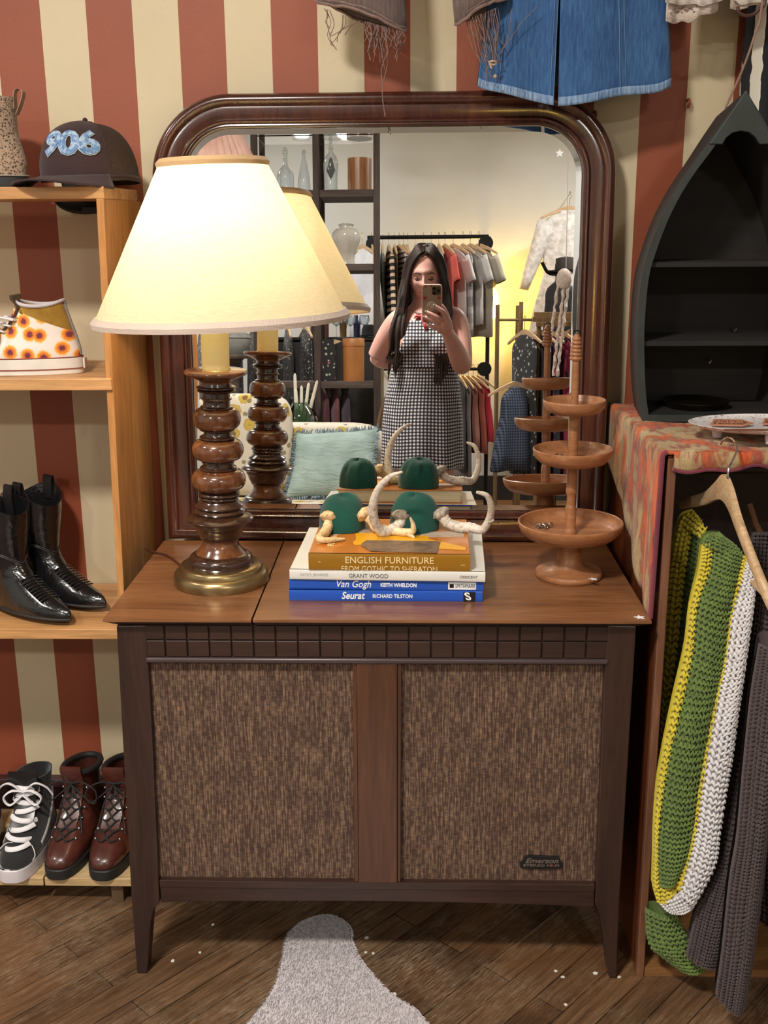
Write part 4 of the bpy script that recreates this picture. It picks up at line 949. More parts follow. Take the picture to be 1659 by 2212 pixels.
mb.tube([crown(2*PI*k/40,.06,.0008) for k in range(41)],.0018,6,cap=False); mb.sph(crown(0,PI/2-.001),.005,10,6); obj('seam_piping',mb,BRN,cap)
def brim(u,v,off=0):
    a=-1.12+2.24*u; ext=.072*v*(cos(a*.72)**.8); p=Vector(((.098+ext)*cos(a)*1.0+.0*v,(.082+ext*.55)*sin(a),  .010-.024*v*abs(sin(a*.95))**1.7-.004*v+off)); return CM@p
mb=MB().grid(lambda u,v:brim(u,v),32,8); obj('brim',mb,BRN,cap,solid=.0032,ang=80)
DEN=fabric('worn denim',(.11,.22,.42),(.36,.47,.60),rough=.9,var=.35,vs=60)
tm=text_mb('906',.082,Matrix.Identity(4),.0009,.0,.0028,spacing=.95); vs=[]
DENE=fabric('frayed denim edge',(.40,.48,.55),rough=.9,var=.25,vs=80)
def wrap(mb,off):
    out=MB(); out.f=mb.f
    out.mi=mb.mi
    for v in mb.v:
        a=-(v.x)/.098+.0; a=v.x/.090; b=.62+v.y/.125
        out.v.append(crown(a*1.0+.34,max(.05,min(1.4,b)),off+v.z*1.))
    return out
# denser mesh for wrapping
def dense(mb,L=.006):
    import bmesh
    bm=bmesh.new(); vv=[bm.verts.new(v) for v in mb.v]
    for f in mb.f:
        try: bm.faces.new([vv[i] for i in f])
        except Exception: pass
    bmesh.ops.triangulate(bm,faces=bm.faces[:])
    for _ in range(3):
        es=[e for e in bm.edges if e.calc_length()>L]
        if not es: break
        bmesh.ops.subdivide_edges(bm,edges=es,cuts=1); bmesh.ops.triangulate(bm,faces=bm.faces[:])
    out=MB(); bm.verts.index_update(); out.add([v.co.copy() for v in bm.verts],[[v.index for v in f.verts] for f in bm.faces]); bm.free(); return out
te=text_mb('906',.082,Matrix.Identity(4),.0006,.0,.0045,spacing=.95)
o=obj('numeral_edging',wrap(dense(te),.0016),DENE,f_,smooth=False); obj('denim_numerals',wrap(dense(tm),.0026),DEN,f_,smooth=False)
# second cap poking out under the board
bc=PY(185,436,2.186)
bk=thing('baseball_cap','black cap wedged between the shelf top and the striped wall','cap',(bc.x,2.185,bc.z))
mb=MB().grid(lambda u,v:Vector((bc.x+.045*0+(.062*cos(PI+PI*u))*(1-.0*v),2.178+.010*sin(PI*v),PY(180,430,2.18).z+.012-.040*sin(PI*u)**.8*v-.0)),24,6); obj('brim',mb,RUB,bk,solid=.004)
mb=MB().bb((PY(178,446,2.18).x,2.172,PY(178,461,2.18).z),(PY(226,446,2.18).x,2.19,PY(178,446,2.18).z)); obj('strap',mb,RUB,bk,bev=.002)
mb=MB().sph((bc.x+.01,2.180,zs[0]+.020),(.055,.015,.045),20,10); obj('crown',mb,RUB,bk)
# ================================================================ garments hanging over the mirror
RODM=pm('black iron pipe',(.012,.012,.013),.4,.6)
rail=thing('clothes_rail','black iron clothes rail mounted above the mirror, above the picture','rail',(.6,1.95,2.30))
mb=MB().tube([(-.5,2.08,2.30),(1.6,2.08,2.30)],.012,12)
obj('rail_bar',mb,RODM,rail)
for x in (-.45,1.5): obj('bracket',MB().tube([(x,2.08,2.30),(x,2.08,CEIL-.001)],.010,10),RODM,rail)
BIR=wood('birch hanger wood',(.46,.29,.15),(.58,.39,.22),(.66,.47,.29),'X',1.,.45)
CHR=pm('chromed wire',(.62,.60,.58),.18,1,.05)
def m_denim(nm,c1,c2,bs=1.):
    t=NT(nm); co=t.coord('Object'); a=t.noise(t.coord('Object',scale=(260,60,30)),1,4,.7); b=t.noise(co,7,4); w_=t.wave(t.coord('Object',rot=(0,.8,0)),380,0,0,1,'X')
    c=t.ramp(t.math('ADD',t.math('MULTIPLY',a,.7),t.math('MULTIPLY',b,.35)),[(.38,c1),(.66,c2)]); t.set(Base_Color=c,Roughness=.9,Sheen_Weight=.15); t.bump(w_,.25,.0006); return t.m
DN=m_denim('blue denim',(.014,.058,.185),(.050,.145,.335)); DNH=m_denim('worn denim hem',(.05,.13,.30),(.30,.42,.58)); DNS=pm('denim seam thread',(.10,.19,.34),.8)
sk=thing('denim_skirt','blue denim skirt with front slit hanging over the top right of the mirror','skirt',(.28,2.07,2.0))
SKY=2.108
def kx(px,py): return PY(px,py,SKY)
hemL=[(1030,190),(1048,198),(1078,206),(1110,214),(1150,224),(1188,233)]
hemR=[(1199,234),(1225,233),(1262,228),(1300,219),(1335,212),(1380,208),(1415,203),(1447,189)]
def lerp(a,b,t): return a+(b-a)*t
def panelmb(hem,topx0,topx1,ztop,amp,ph,Yo=0.,nv=24,depth=.05,x_c=None):
    H=[kx(*h) for h in hem]; H=spl([(h.x,h.z) for h in H],6); n=len(H)
    def fn(u,v):
        i=min(int(u*(n-1)),n-2); f=u*(n-1)-i; hx=lerp(H[i][0],H[i+1][0],f); hz=lerp(H[i][1],H[i+1][1],f)
        x=lerp(hx,lerp(topx0,topx1,u),v); z=lerp(hz,ztop,v)
        g=(x-.2795)/.19; y=SKY+Yo-depth*math.sqrt(max(0,1-min(1,abs(g))**2))*.9+amp*(1-v*.6)*sin(u*PI*3+ph)*.6+.002*sin(23*x+9*z)
        return (x,y,z)
    return MB().grid(fn,40,nv),fn
zt_s=2.08
mL,fL=panelmb(hemL,.175,.262,zt_s,.008,0.3)
mR,fR=panelmb(hemR,.255,.40,zt_s,.008,1.7,-.004)
p1=obj('front_panel',mL,DN,sk,solid=.0022,ang=80); p2=obj('front_panel',mR,DN,sk,solid=.0022,ang=80)
hemB=[(1030,190),(1120,196),(1240,200),(1360,196),(1447,189)]
H=[kx(*h) for h in hemB]
def fB(u,v):
    x=lerp(H[0].x,H[-1].x,u); x=lerp(x,lerp(.175,.40,u),v); g=(x-.2795)/.19; return (x,SKY+.008*math.sqrt(max(0,1-min(1,abs(g))**2)),lerp(H[0].z+.004,zt_s,v))
obj('back_panel',MB().grid(fB,24,12),m_denim('dark denim inside',(.012,.025,.06),(.03,.06,.12)),sk,solid=.002)
for fn,pp in ((fL,p1),(fR,p2)):
    mb=MB().grid(lambda u,v:Vector(fn(u,v*.028))+Vector((0,-.0018-.0012*sin(u*150)*.6,0)),60,3); obj('hem',mb,DNH,pp,solid=.002)
mb=MB()
for q in (.0,.010): mb.tube([Vector(fL(1-q*4,v/30))+Vector((0,-.0022,0)) for v in range(31)],.0008,5)
mb.tube([Vector(fR(.555,v/30))+Vector((0,-.003,0)) for v in range(31)],.0011,5); mb.tube([Vector(fR(.60,v/30))+Vector((0,-.0025,0)) for v in range(31)],.0007,5); mb.tube([Vector(fL(.36,v/30))+Vector((0,-.0025,0)) for v in range(31)],.0008,5)
obj('seam_stitching',mb,DNS,sk)
mb=MB().bb((.17,SKY-.055,zt_s-.01),(.405,SKY+.015,zt_s+.03)); obj('waistband',mb,DN,sk,bev=.01)
mb=MB().tube([(.2,SKY,zt_s+.045),(.375,SKY,zt_s+.045)],.006,8); mb.tube(spl([(.2875,SKY,zt_s+.045),(.2875,SKY,zt_s+.12),(.300,SKY+.01,zt_s+.17),(.2875,2.08,zt_s+.236),(.270,SKY+.02,zt_s+.215)],5),.002,6); obj('clip_hanger',mb,CHR,sk)
# brown cut-off shorts
DB=m_denim('faded brown denim',(.085,.058,.055),(.17,.125,.115)); FRY=pm('frayed brown thread',(.20,.13,.115),.9,0,.3,90)
sh=thing('cutoff_shorts','faded brown denim cut-off shorts with long frayed hems hanging left of the denim skirt','shorts',(0,1.92,1.8))
def legtube(nm,ca,cb,wid,top,Y0,col,deps=.035):
    a=PY(ca[0],ca[1],Y0); b=PY(cb[0],cb[1],Y0); c=(a+b)/2; ax_=(b-a)/2; tp=Vector(top)
    rings=[]
    for k in range(9):
        v=k/8; cc=c.lerp(tp,v); rings.append([cc+ax_*cos(t_)*(1-.1*v)*(1 if 1 else 0)+Vector((0,deps*sin(t_),0))*(1+.0*v)+Vector((0,0,.004*sin(3*t_)*(1-v))) for t_ in [2*PI*j/32 for j in range(32)]])
    o=obj(nm,MB().loft(rings,cap=False),DB,sh,solid=.003,ang=80)
    e=MB(); r_=random.Random(3)
    for dz in (0,.006):
        e.tube([p+Vector((0,0,.001-dz*-1+r_.uniform(-.0015,.0015))) for p in rings[0]]+[rings[0][0]],.0030-.001*(dz>0),6,cap=False)
    obj('rolled_hem',e,FRY,o)
    return o,rings[0]
l1,r1=legtube('leg',(682,2),(878,68),0,PY(770,-260,2.06),2.06,0,.026)
l2,r2=legtube('leg',(984,54),(1100,-6),0,PY(1010,-260,2.06),2.06,0,.026)
obj('seat',MB().bb(PY(700,-240,2.08),PY(1060,-560,2.03)),DB,sh,bev=.02)
def strands(par,L,seed):
    r_=random.Random(seed); mb=MB()
    for x0,y0,x1,y1 in L:
        a=PY(x0,y0,2.035+r_.uniform(-.004,.02)); b=PY(x1,y1,2.035+r_.uniform(-.004,.02)); m1=a.lerp(b,.35)+Vector((r_.uniform(-.007,.007),0,0)); m2=a.lerp(b,.7)+Vector((r_.uniform(-.008,.008),0,0))
        mb.tube(spl([a,m1,m2,b],5),[r_.uniform(.0006,.0010)]*16,5)
    obj('frayed_threads',mb,FRY,par,kind='stuff')
r_=random.Random(4)
A1=[(700,18,712,60),(704,20,720,100),(712,22,727,108),(740,32,716,95),(745,34,728,90),(779,45,716,78),(708,20,715,98),(742,33,735,72),(776,46,745,76)]
for i in range(34):
    x=790+i*2.4; A1.append((x,46+(x-790)*.28,x+r_.uniform(-8,8),r_.choice([88,98,108,118,130])+r_.uniform(-8,8)))
A1+= [(828,60,832,252),(830,60,829,190),(826,60,831,150),(795,50,806,134),(815,56,800,130),(870,66,862,108)]
strands(l1,A1,1)
A2=[]
for i in range(22):
    x=1008+i*3.2; A2.append((x,42-(x-1008)*.4,1040+i*1.6+r_.uniform(-6,6),r_.choice([110,128,140])+r_.uniform(-8,8)))
A2+= [(1040,60,1052,178),(1058,40,1054,168),(1160,15,1088,105),(1106,20,1082,112),(1066,30,1086,95),(1086,110,1064,136),(1050,120,1064,136),(1062,136,1070,170),(1060,136,1054,186),(1062,136,1080,132)]
strands(l2,A2,2)
mb=MB().tube(spl([PY(1056,134,2.035),PY(1064,132,2.03),PY(1072,135,2.035),PY(1066,140,2.035),PY(1058,137,2.035),PY(1062,148,2.035)],5),.0018,6); mb.sph(PY(1070,165,2.03),.0035,8,6); obj('thread_knot',mb,pm('pale knot',(.45,.32,.24),.8),l2)
mb=MB().tube([(-.03,2.06,2.17),(.10,2.06,2.17)],.006,8); mb.tube(spl([(.03,2.06,2.17),(.03,2.06,2.24),(.045,2.07,2.29),(.03,2.08,2.315),(.012,2.07,2.295)],5),.002,6); obj('clip_hanger',mb,CHR,sh)
# white lace top
LACE=fabric('white lace cotton',(.66,.56,.50),rough=.9,var=.10,vs=70,bump=.5)
lt=thing('lace_blouse','white cotton top with scalloped lace hem hanging right of the denim skirt','blouse',(.60,2.06,1.8))
def scal(pts,Y0,topz,amp):
    P=[PY(x,y,Y0) for x,y in pts]; S=spl([(p.x,p.z) for p in P],8); n=len(S)
    def fn(u,v):
        i=min(int(u*(n-1)),n-2); f=u*(n-1)-i; x=lerp(S[i][0],S[i+1][0],f); z=lerp(S[i][1],S[i+1][1],f); return (x,Y0+amp*sin(x*70)*(1-v*.5)+.002*sin(x*300)*(1-v),lerp(z,topz,v))
    return fn
f1=scal([(1438,46),(1456,50),(1470,46),(1476,44),(1492,48),(1504,40),(1512,34),(1534,32),(1548,24),(1550,8)],2.06,2.0,.010)
obj('lace_panel',MB().grid(f1,60,14),LACE,lt,solid=.002,ang=80)
mb=MB()
for k in range(16):
    q=Vector(f1(.06+k*.03,.045+.025*abs(sin(k*.9))))+Vector((0,-.004,0)); mb.box(q,(.003,.001,.002))
obj('eyelet_pattern',mb,pm('dark lace thread',(.22,.15,.11),.9),lt,kind='stuff')  # small dark boxes in front of the lace panel
f2=scal([(1437,6),(1470,9),(1500,8),(1516,14),(1560,2)],2.048,2.0,.006); obj('lace_overlay',MB().grid(f2,40,8),fabric('bright lace overlay',(.80,.74,.68),var=.05),lt,solid=.002)
f3=scal([(1578,18),(1594,20),(1612,18),(1622,12),(1660,12),(1700,10)],2.055,2.0,.005); obj('lace_panel',MB().grid(f3,40,8),LACE,lt,solid=.002)
f4=scal([(1585,-2),(1605,10),(1625,6),(1660,8),(1700,6)],2.047,2.0,.004); obj('lace_overlay',MB().grid(f4,30,8),fabric('bright lace overlay',(.8,.74,.68)),lt,solid=.002)
mb=MB().tube(spl([(.62,2.08,2.0),(.62,2.08,2.24),(.635,2.08,2.29),(.62,2.08,2.315),(.60,2.08,2.295)],5),.002,6); obj('hanger_hook',mb,CHR,lt)
mb=MB().bb((.51,2.045,1.985),(.78,2.085,2.0)); obj('hanger_bar',mb,BIR,lt,bev=.005)
# black and white woven scarf behind the boat shelf
def m_scarf():
    t=NT('black and cream woven stripes'); co=t.coord('Object'); s=t.sep(co); x=t.math('ADD',s[0],t.math('MULTIPLY',t.noise(t.coord('Object',scale=(0,0,26)),1,2),.012))
    f=t.ramp(t.math('FRACT',t.math('MULTIPLY',x,9.)),[(0,(.012,.012,.013)),(.10,(.014,.013,.013)),(.12,(.6,.56,.48)),(.15,(.6,.56,.48)),(.17,(.012,.012,.013)),(.30,(.012,.012,.013)),(.31,(.10,.07,.065)),(.42,(.10,.07,.065)),(.44,(.012,.01,.011)),(.56,(.3,.28,.26)),(.58,(.01,.01,.012)),(.72,(.62,.58,.50)),(.84,(.66,.62,.54)),(.86,(.01,.01,.015))],'CONSTANT')
    t.set(Base_Color=f,Roughness=.9); t.bump(t.noise(co,200,2),.4,.001); return t.m
scf=PY(1645,150,2.15)
mb=MB().grid(lambda u,v:(lerp(PY(1604-20*(1-v),300,2.15).x,scf.x+.22,u),2.150+.012*sin(u*22+v*2),lerp(1.08,2.1,v)),70,30)
o=obj('woven_scarf',mb,m_scarf(),solid=.004,label='black and cream vertically striped woven textile hanging behind the boat shelf',cat='textile',ang=80)
mb=MB().tube([(scf.x-.05,2.15,2.1),(scf.x+.24,2.15,2.1)],.008,8); 
for x in (scf.x,scf.x+.2): mb.tube([(x,2.15,2.1),(x,2.15,CEIL-.001)],.0015,5)
obj('wooden_dowel',mb,BIR,label='wooden dowel that carries the striped textile, above the picture',cat='dowel')
# nails left in the wall
for x,y,lb in ((1485,217,'small brown painted hook on the rust stripe right of the skirt'),(1284,243,'small brown painted hook beside the top right corner of the mirror')):
    p=PY(x,y,WY); mb=MB().tube(spl([(p.x,WY,p.z),(p.x,WY-.012,p.z),(p.x,WY-.016,p.z-.006),(p.x,WY-.010,p.z-.014)],5),.003,8); obj('wall_hook',mb,pm('rust painted hook',(.20,.05,.03),.5),label=lb,cat='hook')
# ================================================================ right side cabinet
CHE=wood('red brown cabinet wood',(.10,.022,.008),(.19,.045,.014),(.28,.08,.022),'Z',.7,.35,.3)
CHF=wood('cabinet edge wood',(.13,.05,.025),(.22,.095,.05),(.30,.14,.08),'Z',.8,.5)
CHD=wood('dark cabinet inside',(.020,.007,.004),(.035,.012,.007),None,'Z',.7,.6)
CX=.415; CY0=1.675; CY1=2.16; CZ=.972; CXR=1.15
def cxl(z): # front left edge leans slightly in the picture
    a=PY(1445,990,CY0); b=PY(1378,2066,CY0); return a.x+(b.x-a.x)*(a.z-z)/(a.z-b.z)
cab=thing('open_cabinet','red-brown wooden cabinet with open front full of hanging knitwear, draped with a velvet throw','cabinet',(.78,1.9,0))
x0,x1=cxl(0),cxl(CZ)
def qd(xa0,xa1,ya,yb,za,zb2,w): return [(xa0,ya,za),(xa0+w,ya,za),(xa0+w,yb,za),(xa0,yb,za),(xa1,ya,zb2),(xa1+w,ya,zb2),(xa1+w,yb,zb2),(xa1,yb,zb2)]
obj('side_panel',MB().hexa(qd(x0,x1,CY0+.004,CY1,0,CZ,.014)),CHE,cab,smooth=False,bev=.001)
obj('side_panel',MB().bb((CXR-.014,CY0,0),(CXR,CY1,CZ)),CHE,cab,smooth=False)
obj('front_edge',MB().hexa(qd(x0-.001,x1-.001,CY0,CY0+.016,0.0,CZ-.004,.0135)),CHF,cab,bev=.0015,smooth=False)
obj('top_panel',MB().bb((x1+.014,CY0+.002,CZ-.018),(CXR-.014,CY1,CZ)),CHF,cab,bev=.001,smooth=False)
obj('bottom_panel',MB().bb((x0+.014,CY0+.002,.0),(CXR-.014,CY1,.016)),wood('cabinet floor board',(.20,.09,.03),(.30,.14,.05),None,'X',.8,.5),cab,smooth=False)
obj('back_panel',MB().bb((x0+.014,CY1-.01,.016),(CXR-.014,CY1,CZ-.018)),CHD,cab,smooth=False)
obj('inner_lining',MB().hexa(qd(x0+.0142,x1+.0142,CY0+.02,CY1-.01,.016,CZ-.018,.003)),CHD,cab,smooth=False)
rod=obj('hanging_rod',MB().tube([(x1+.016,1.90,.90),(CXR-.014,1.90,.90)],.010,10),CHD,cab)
# velvet throw
def m_velvet():
    t=NT('burnt velvet'); co=t.coord('Object',scale=(9,9,3)); n=t.noise(co,1.6,5,.6,.8); n2=t.noise(t.coord('Object',scale=(40,16,9)),1.4,4,.65)
    c=t.ramp(n,[(.30,(.16,.030,.02)),(.40,(.56,.09,.016)),(.46,(.30,.09,.04)),(.50,(.36,.25,.12)),(.60,(.45,.34,.18)),(.72,(.30,.22,.13))])
    c=t.mix(t.ramp(n2,[(.52,0),(.62,.85)]),c,(.24,.05,.04)); c=t.mix(t.ramp(t.noise(co,2.4,4),[(.58,0),(.64,.8)]),c,(.66,.14,.03))
    t.set(Base_Color=c,Roughness=.9,Sheen_Weight=.1); t.bump(t.noise(t.coord('Object'),90,3),.7,.003); return t.m
VEL=m_velvet(); MRN=fabric('maroon throw lining',(.16,.02,.04),sheen=.3)
zC=CZ+.004
def thr(u,v):      # u: back..front, v: right end ..top.. edge .. hanging tip
    y=lerp(CY1-.01,CY0-.004,u)
    # hanging length along the side, from the photo's outline
    tip=np.interp(u,[0,.15,.35,.6,.8,1.],[.10,.115,.14,.19,.245,.27])
    L_top=CXR-.015-x1; tot=L_top+.02+tip; s=v*tot
    wob=.004*sin(9*u+5*v)+.003*sin(31*u)*(v>.6)
    if s<L_top: x=CXR-.015-s; z=zC+.003+.0025*sin(40*x+8*u)
    elif s<L_top+.02:
        a=(s-L_top)/.02*PI/2; x=x1-.004-.008*sin(a)*.9; z=zC+.003-.010*(1-cos(a))
    else:
        d=s-L_top-.02; z=zC-.007-d; x=cxl(z)-.011-.006*abs(sin(14*u+1))*(d/.2)
    return (x+wob*.3*(s>L_top),y,z+ (wob*.3 if s<L_top else 0))
th=thing('velvet_throw','mottled orange and cream velvet throw draped over the cabinet top','throw',(.8,1.92,zC))
obj('pile_side',MB().grid(thr,40,90),VEL,th,solid=.004,ang=80)
mb=MB().tube([thr(1,.715+.285*v/60) for v in range(61)],.0042,8); obj('rolled_edge',mb,MRN,th)
mb=MB()
def lip(u,v): x=lerp(x1+.006,CXR-.01,u); return (x,CY0-.006-.004*sin(v*PI),zC+.004-.026*v-.004*sin(26*u)*v-.003*sin(61*u)*v)
obj('front_hem',mb.grid(lip,70,6),VEL,th,solid=.004,ang=80)
mb=MB().tube([Vector(lip(u/70,1))+Vector((0,0,-.001)) for u in range(71)],.0038,8); obj('hem_edge',mb,MRN,th)
# boat shelf
GRN=pm('dark green paint',(.020,.028,.026),.5,0,.3,14); DKB2=wood('near black wood with painted shade',(.006,.004,.004),(.011,.008,.007),(.018,.013,.011),'X',.6,.8); BRS=pm('brown hull side',(.026,.016,.014),.75,0,.25,20)  # boat interior: black-brown wood, its colour darkened further for the unlit recess
BY0=1.915; BY1=2.09
bt=thing('boat_shelf','dark green boat-shaped display shelf standing on the velvet throw','display shelf',(.56,2.0,zC+.006))
apx=PY(1612,196,BY0); zbt=zC+.0075
outl_=[(1388,907),(1380,850),(1377,780),(1377,700),(1386,600),(1402,540),(1433,460),(1474,385),(1530,308),(1575,245),(1612,196)]
LO=[]
for x,y in outl_: p=PY(x,y,BY0); LO.append((apx.x-p.x,max(p.z,zbt)))
LO[0]=(LO[0][0],zbt)
LO=[tuple(v) for v in spl(LO,5)]
def outline(ins,n_=None):
    P=[]; m=len(LO)
    for i,(h,z) in enumerate(LO):
        a=LO[max(i-1,0)]; b=LO[min(i+1,m-1)]; tx,tz=b[0]-a[0],b[1]-a[1]; l=math.hypot(tx,tz); nx,nz=-tz/l,tx/l   # inward normal (h decreases)
        hh=h+nx*ins; zz=z+nz*ins
        P.append((max(hh,0),max(zz,zbt+(ins if ins>0 else 0)) if i<3 else zz))
    return P
def bpts(ins,Y): 
    o=outline(ins); 
    if ins>0:
        o=[q for q in o]; o[-1]=(0,min(o[-1][1],LO[-1][1]-ins*2.2)); o=[(h,min(z,LO[-1][1]-ins*2.2)) for h,z in o]
    return [Vector((apx.x-h,Y,z)) for h,z in o]+[Vector((apx.x+h,Y,z)) for h,z in o[::-1]]
W_=.0125
mb=MB().loft([bpts(0,BY1),bpts(0,BY0),bpts(W_,BY0),bpts(W_,BY1)],cap=False); 
rim=MB().loft([bpts(0,BY0+.002),bpts(0,BY0),bpts(W_,BY0),bpts(W_,BY0+.02)],cap=False)
def bpk(ins,Y): return [Vector((apx.x+(p.x-apx.x)*.86,Y,zbt+(p.z-zbt)*.955)) for p in bpts(ins,Y)]
obj('hull',MB().loft([bpk(0,BY1),bpts(0,BY0+.002)],cap=False),BRS,bt,ang=60); obj('rim',rim,GRN,bt,ang=40); obj('inner_hull',MB().loft([bpts(W_,BY0+.02),bpk(W_,BY1)],cap=False),DKB2,bt)
pp=bpk(.001,BY1-.004); mb=MB().add(pp,[tuple(range(len(pp)))]); obj('back_board',mb,DKB2,bt,solid=.006,smooth=False)
def hwid(z):
    o=outline(W_); 
    for a,b in zip(o,o[1:]):
        if (a[1]-z)*(b[1]-z)<=0: return a[0]+(b[0]-a[0])*(z-a[1])/(b[1]-a[1]+1e-9)
    return .01
for py in (566,737):
    z=PY(1500,py,BY0+.01).z; h=hwid(z)-.0005; h2=h*.875; obj('shelf',MB().hexa([(apx.x-h,BY0+.012,z-.009),(apx.x+h,BY0+.012,z-.009),(apx.x+h2,BY1-.008,z-.009),(apx.x-h2,BY1-.008,z-.009),(apx.x-h,BY0+.012,z),(apx.x+h,BY0+.012,z),(apx.x+h2,BY1-.008,z),(apx.x-h2,BY1-.008,z)]),DKB2,bt,bev=.001,smooth=False)
z=zbt; h=hwid(z+.01)+.002; h2=h*.86; obj('shelf',MB().hexa([(apx.x-h,BY0+.002,z),(apx.x+h,BY0+.002,z),(apx.x+h2,BY1-.008,z),(apx.x-h2,BY1-.008,z),(apx.x-h,BY0+.002,z+.009),(apx.x+h,BY0+.002,z+.009),(apx.x+h2,BY1-.008,z+.009),(apx.x-h2,BY1-.008,z+.009)]),DKB2,bt,smooth=False)
arch=[(1532,311),(1560,312),(1568,298),(1582,287),(1600,283),(1618,286),(1632,298),(1641,312),(1692,311)]
P=[PY(x,y,BY0-.002) for x,y in [(1612,194)]+arch]; poly=[(p.x,p.z) for p in P]; poly[-1]=(2*poly[0][0]-poly[1][0],poly[1][1]) 
obj('bow_plate',MB().prism(poly,.010,Matrix(((1,0,0,0),(0,0,-1,BY0+.006),(0,1,0,0),(0,0,0,1)))),GRN,bt,bev=.0012,smooth=False)
for x,y in ((1527,780),(1581,714)): p=PY(x,y,BY1-.01); obj('cup_hook',MB().tube([(p.x-.002,p.y,p.z+.004),(p.x,p.y-.02,p.z),(p.x+.003,p.y-.022,p.z+.006)],.0022,6),pm('old brass hook',(.5,.42,.30),.3,1),bt)
a=PY(1572,222,BY0+.03); b=PY(1632,70,1.93); c=PY(1646,12,1.93)
LTH=pm('tan leather cord',(.26,.15,.11),.7)
obj('hanging_cord',MB().tube(spl([a+Vector((-.003,0,-.008)),a,a.lerp(b,.5)+Vector((.003,0,0)),b,c,c+Vector((.01,.01,.2))],6),.0019,6),LTH,bt)
mb=MB().tube(spl([PY(1594,14,1.95),PY(1596,26,1.95),PY(1608,34,1.95),PY(1626,32,1.95),PY(1640,20,1.95),PY(1652,6,1.95),PY(1652,-40,1.95)],6),.0028,8); obj('leather_loop',mb,pm('dark brown leather loop',(.06,.022,.018),.5),label='dark brown leather loop hanging beneath the lace top at the right edge',cat='strap')
dp=PY(1500,885,2.0); zz=zbt+.0095
mb=MB().lathe([(0,0),(.040,0),(.052,.004),(.061,.014),(.0625,.0155),(.0615,.0165),(.058,.013),(.050,.007),(.038,.0035),(0,.003)],(dp.x,2.0,zz)); 
obj('brass_dish',mb,pm('dark bronze',(.14,.11,.065),.28,1,.4,8),label='shallow dark brass dish on the bottom of the boat shelf',cat='dish')
# speckled oval tray with name tags
def m_speck():
    t=NT('speckled glaze'); co=t.coord('Object'); t.set(Base_Color=t.mix(t.ramp(t.noise(co,170,3,.6),[(.56,0),(.62,.8)]),(.72,.68,.68),(.28,.18,.20)),Roughness=.3); return t.m
tc=PZ(1655,923,zC+.025); tz0=zC+.0245
ot=thing('oval_tray','white speckled oval dish on little feet at the right edge of the cabinet top','tray',(tc.x,tc.y,tz0))
rings=[]
for r,z in ((0.001,.001),(.86,.001),(.97,.006),(1.,.009),(.985,.0095),(.94,.0065),(.84,.004),(.001,.004)):
    rings.append([Vector((tc.x+.128*r*cos(2*PI*k/64),tc.y+.080*r*sin(2*PI*k/64),tz0+z)) for k in range(64)])
obj('dish',MB().loft(rings,cap=False),m_speck(),ot)
for dx,dy in ((-.01,-.055),(.07,-.045),(-.08,.0),(0,.045)): obj('foot',MB().lathe([(.001,0),(.007,0),(.009,.010),(.007,.018),(.001,.018)],(tc.x+dx,tc.y+dy,zC+.0085),n=16),pm('milky glass foot',(.6,.5,.55),.2),ot)
CPW=pm('copper coloured laser cut wood',(.46,.21,.13),.45); CPD=pm('burnt engraving',(.16,.06,.03),.7)
def tag_(x,y,label,k=1.):
    p=PZ(x,y,tz0+.0085); t=thing('name_tag',label,'name tag',(p.x,p.y,tz0+.008)); M=frameM((p.x,p.y,tz0+.0078),(1,-.06,0),(.06,1,0))@Matrix.Rotation(math.radians(9),4,'X')@Matrix.Diagonal((1,1.5,1,1))@Matrix.Translation((0,0,.0015))
    obj('plate',MB().prism([(-.036,-.009),(.016,-.011),(.036,-.001),(.028,.003),(.020,.009),(-.026,.010)],.0018,M),CPW,t,smooth=False)
    obj('panel',MB().prism([(-.031,-.0065),(.015,-.008),(.027,-.001),(.018,.0065),(-.024,.0075)],.0003,M@Matrix.Translation((0,0,.0018))),CPD,t,smooth=False)
    obj('lettering',text_mb('JACKSON',.015,M@Matrix.Translation((-.003,0,.0022)),.0006,0,.0003,width=.044),CPW,t,smooth=False)
tag_(1579,915,'copper coloured wooden name tag on the left of the speckled oval dish'); tag_(1690,913,'copper wooden name tag cut by the right edge of the photo')
p=PZ(1640,930,tz0+.0095); obj('wooden_stick',MB().box((p.x,p.y,tz0+.0105),(.11,.006,.002)),CPD,label='thin dark wooden strip on the near rim of the speckled oval dish',cat='wooden strip')
# hanger hooked over the front
hc=PY(1567,1050,1.615)
hg=thing('wooden_hanger','pale birch hanger with steel hook hung over the cabinet front edge','hanger',tuple(hc))
e1=PY(1472,1088,1.80); e2=PY(1672,1318,1.43)
path=[(e1,.011),(PY(1520,1078,1.72),.0125),(PY(1545,1062,1.665),.017),(PY(1563,1052,1.630),.024),(PY(1578,1075,1.600),.021),(PY(1596,1130,1.55),.015),(PY(1622,1200,1.50),.013),(PY(1650,1270,1.45),.0125),(e2,.012)]
S=spl([(p.x,p.y,p.z,h) for p,h in path],6); rings=[]
dirh=(e2-e1); dirh.z=0; dirh.normalize(); sd=dirh.cross(Vector((0,0,1)))*.0055
for s in S:
    p=Vector(s[:3]); h=s[3]*.85; up=Vector((0,0,h)); rings.append([p-sd*.6-up,p+sd*.6-up,p+sd-up*.6,p+sd+up*.6,p+sd*.6+up,p-sd*.6+up,p-sd+up*.6,p-sd-up*.6])
obj('arm',MB().loft(rings),BIR,hg,ang=60)
hb=PY(1572,1032,1.615); hk=[hb+Vector((0,0,-.01)),hb+Vector((0,0,.012)),PY(1580,1000,1.625),PY(1591,975,1.64),PY(1588,955,1.655),PY(1575,945,1.668),PY(1563,950,1.682),PY(1557,960,1.690)]
obj('hook',MB().tube(spl(hk,6),.0017,8),CHR,hg)
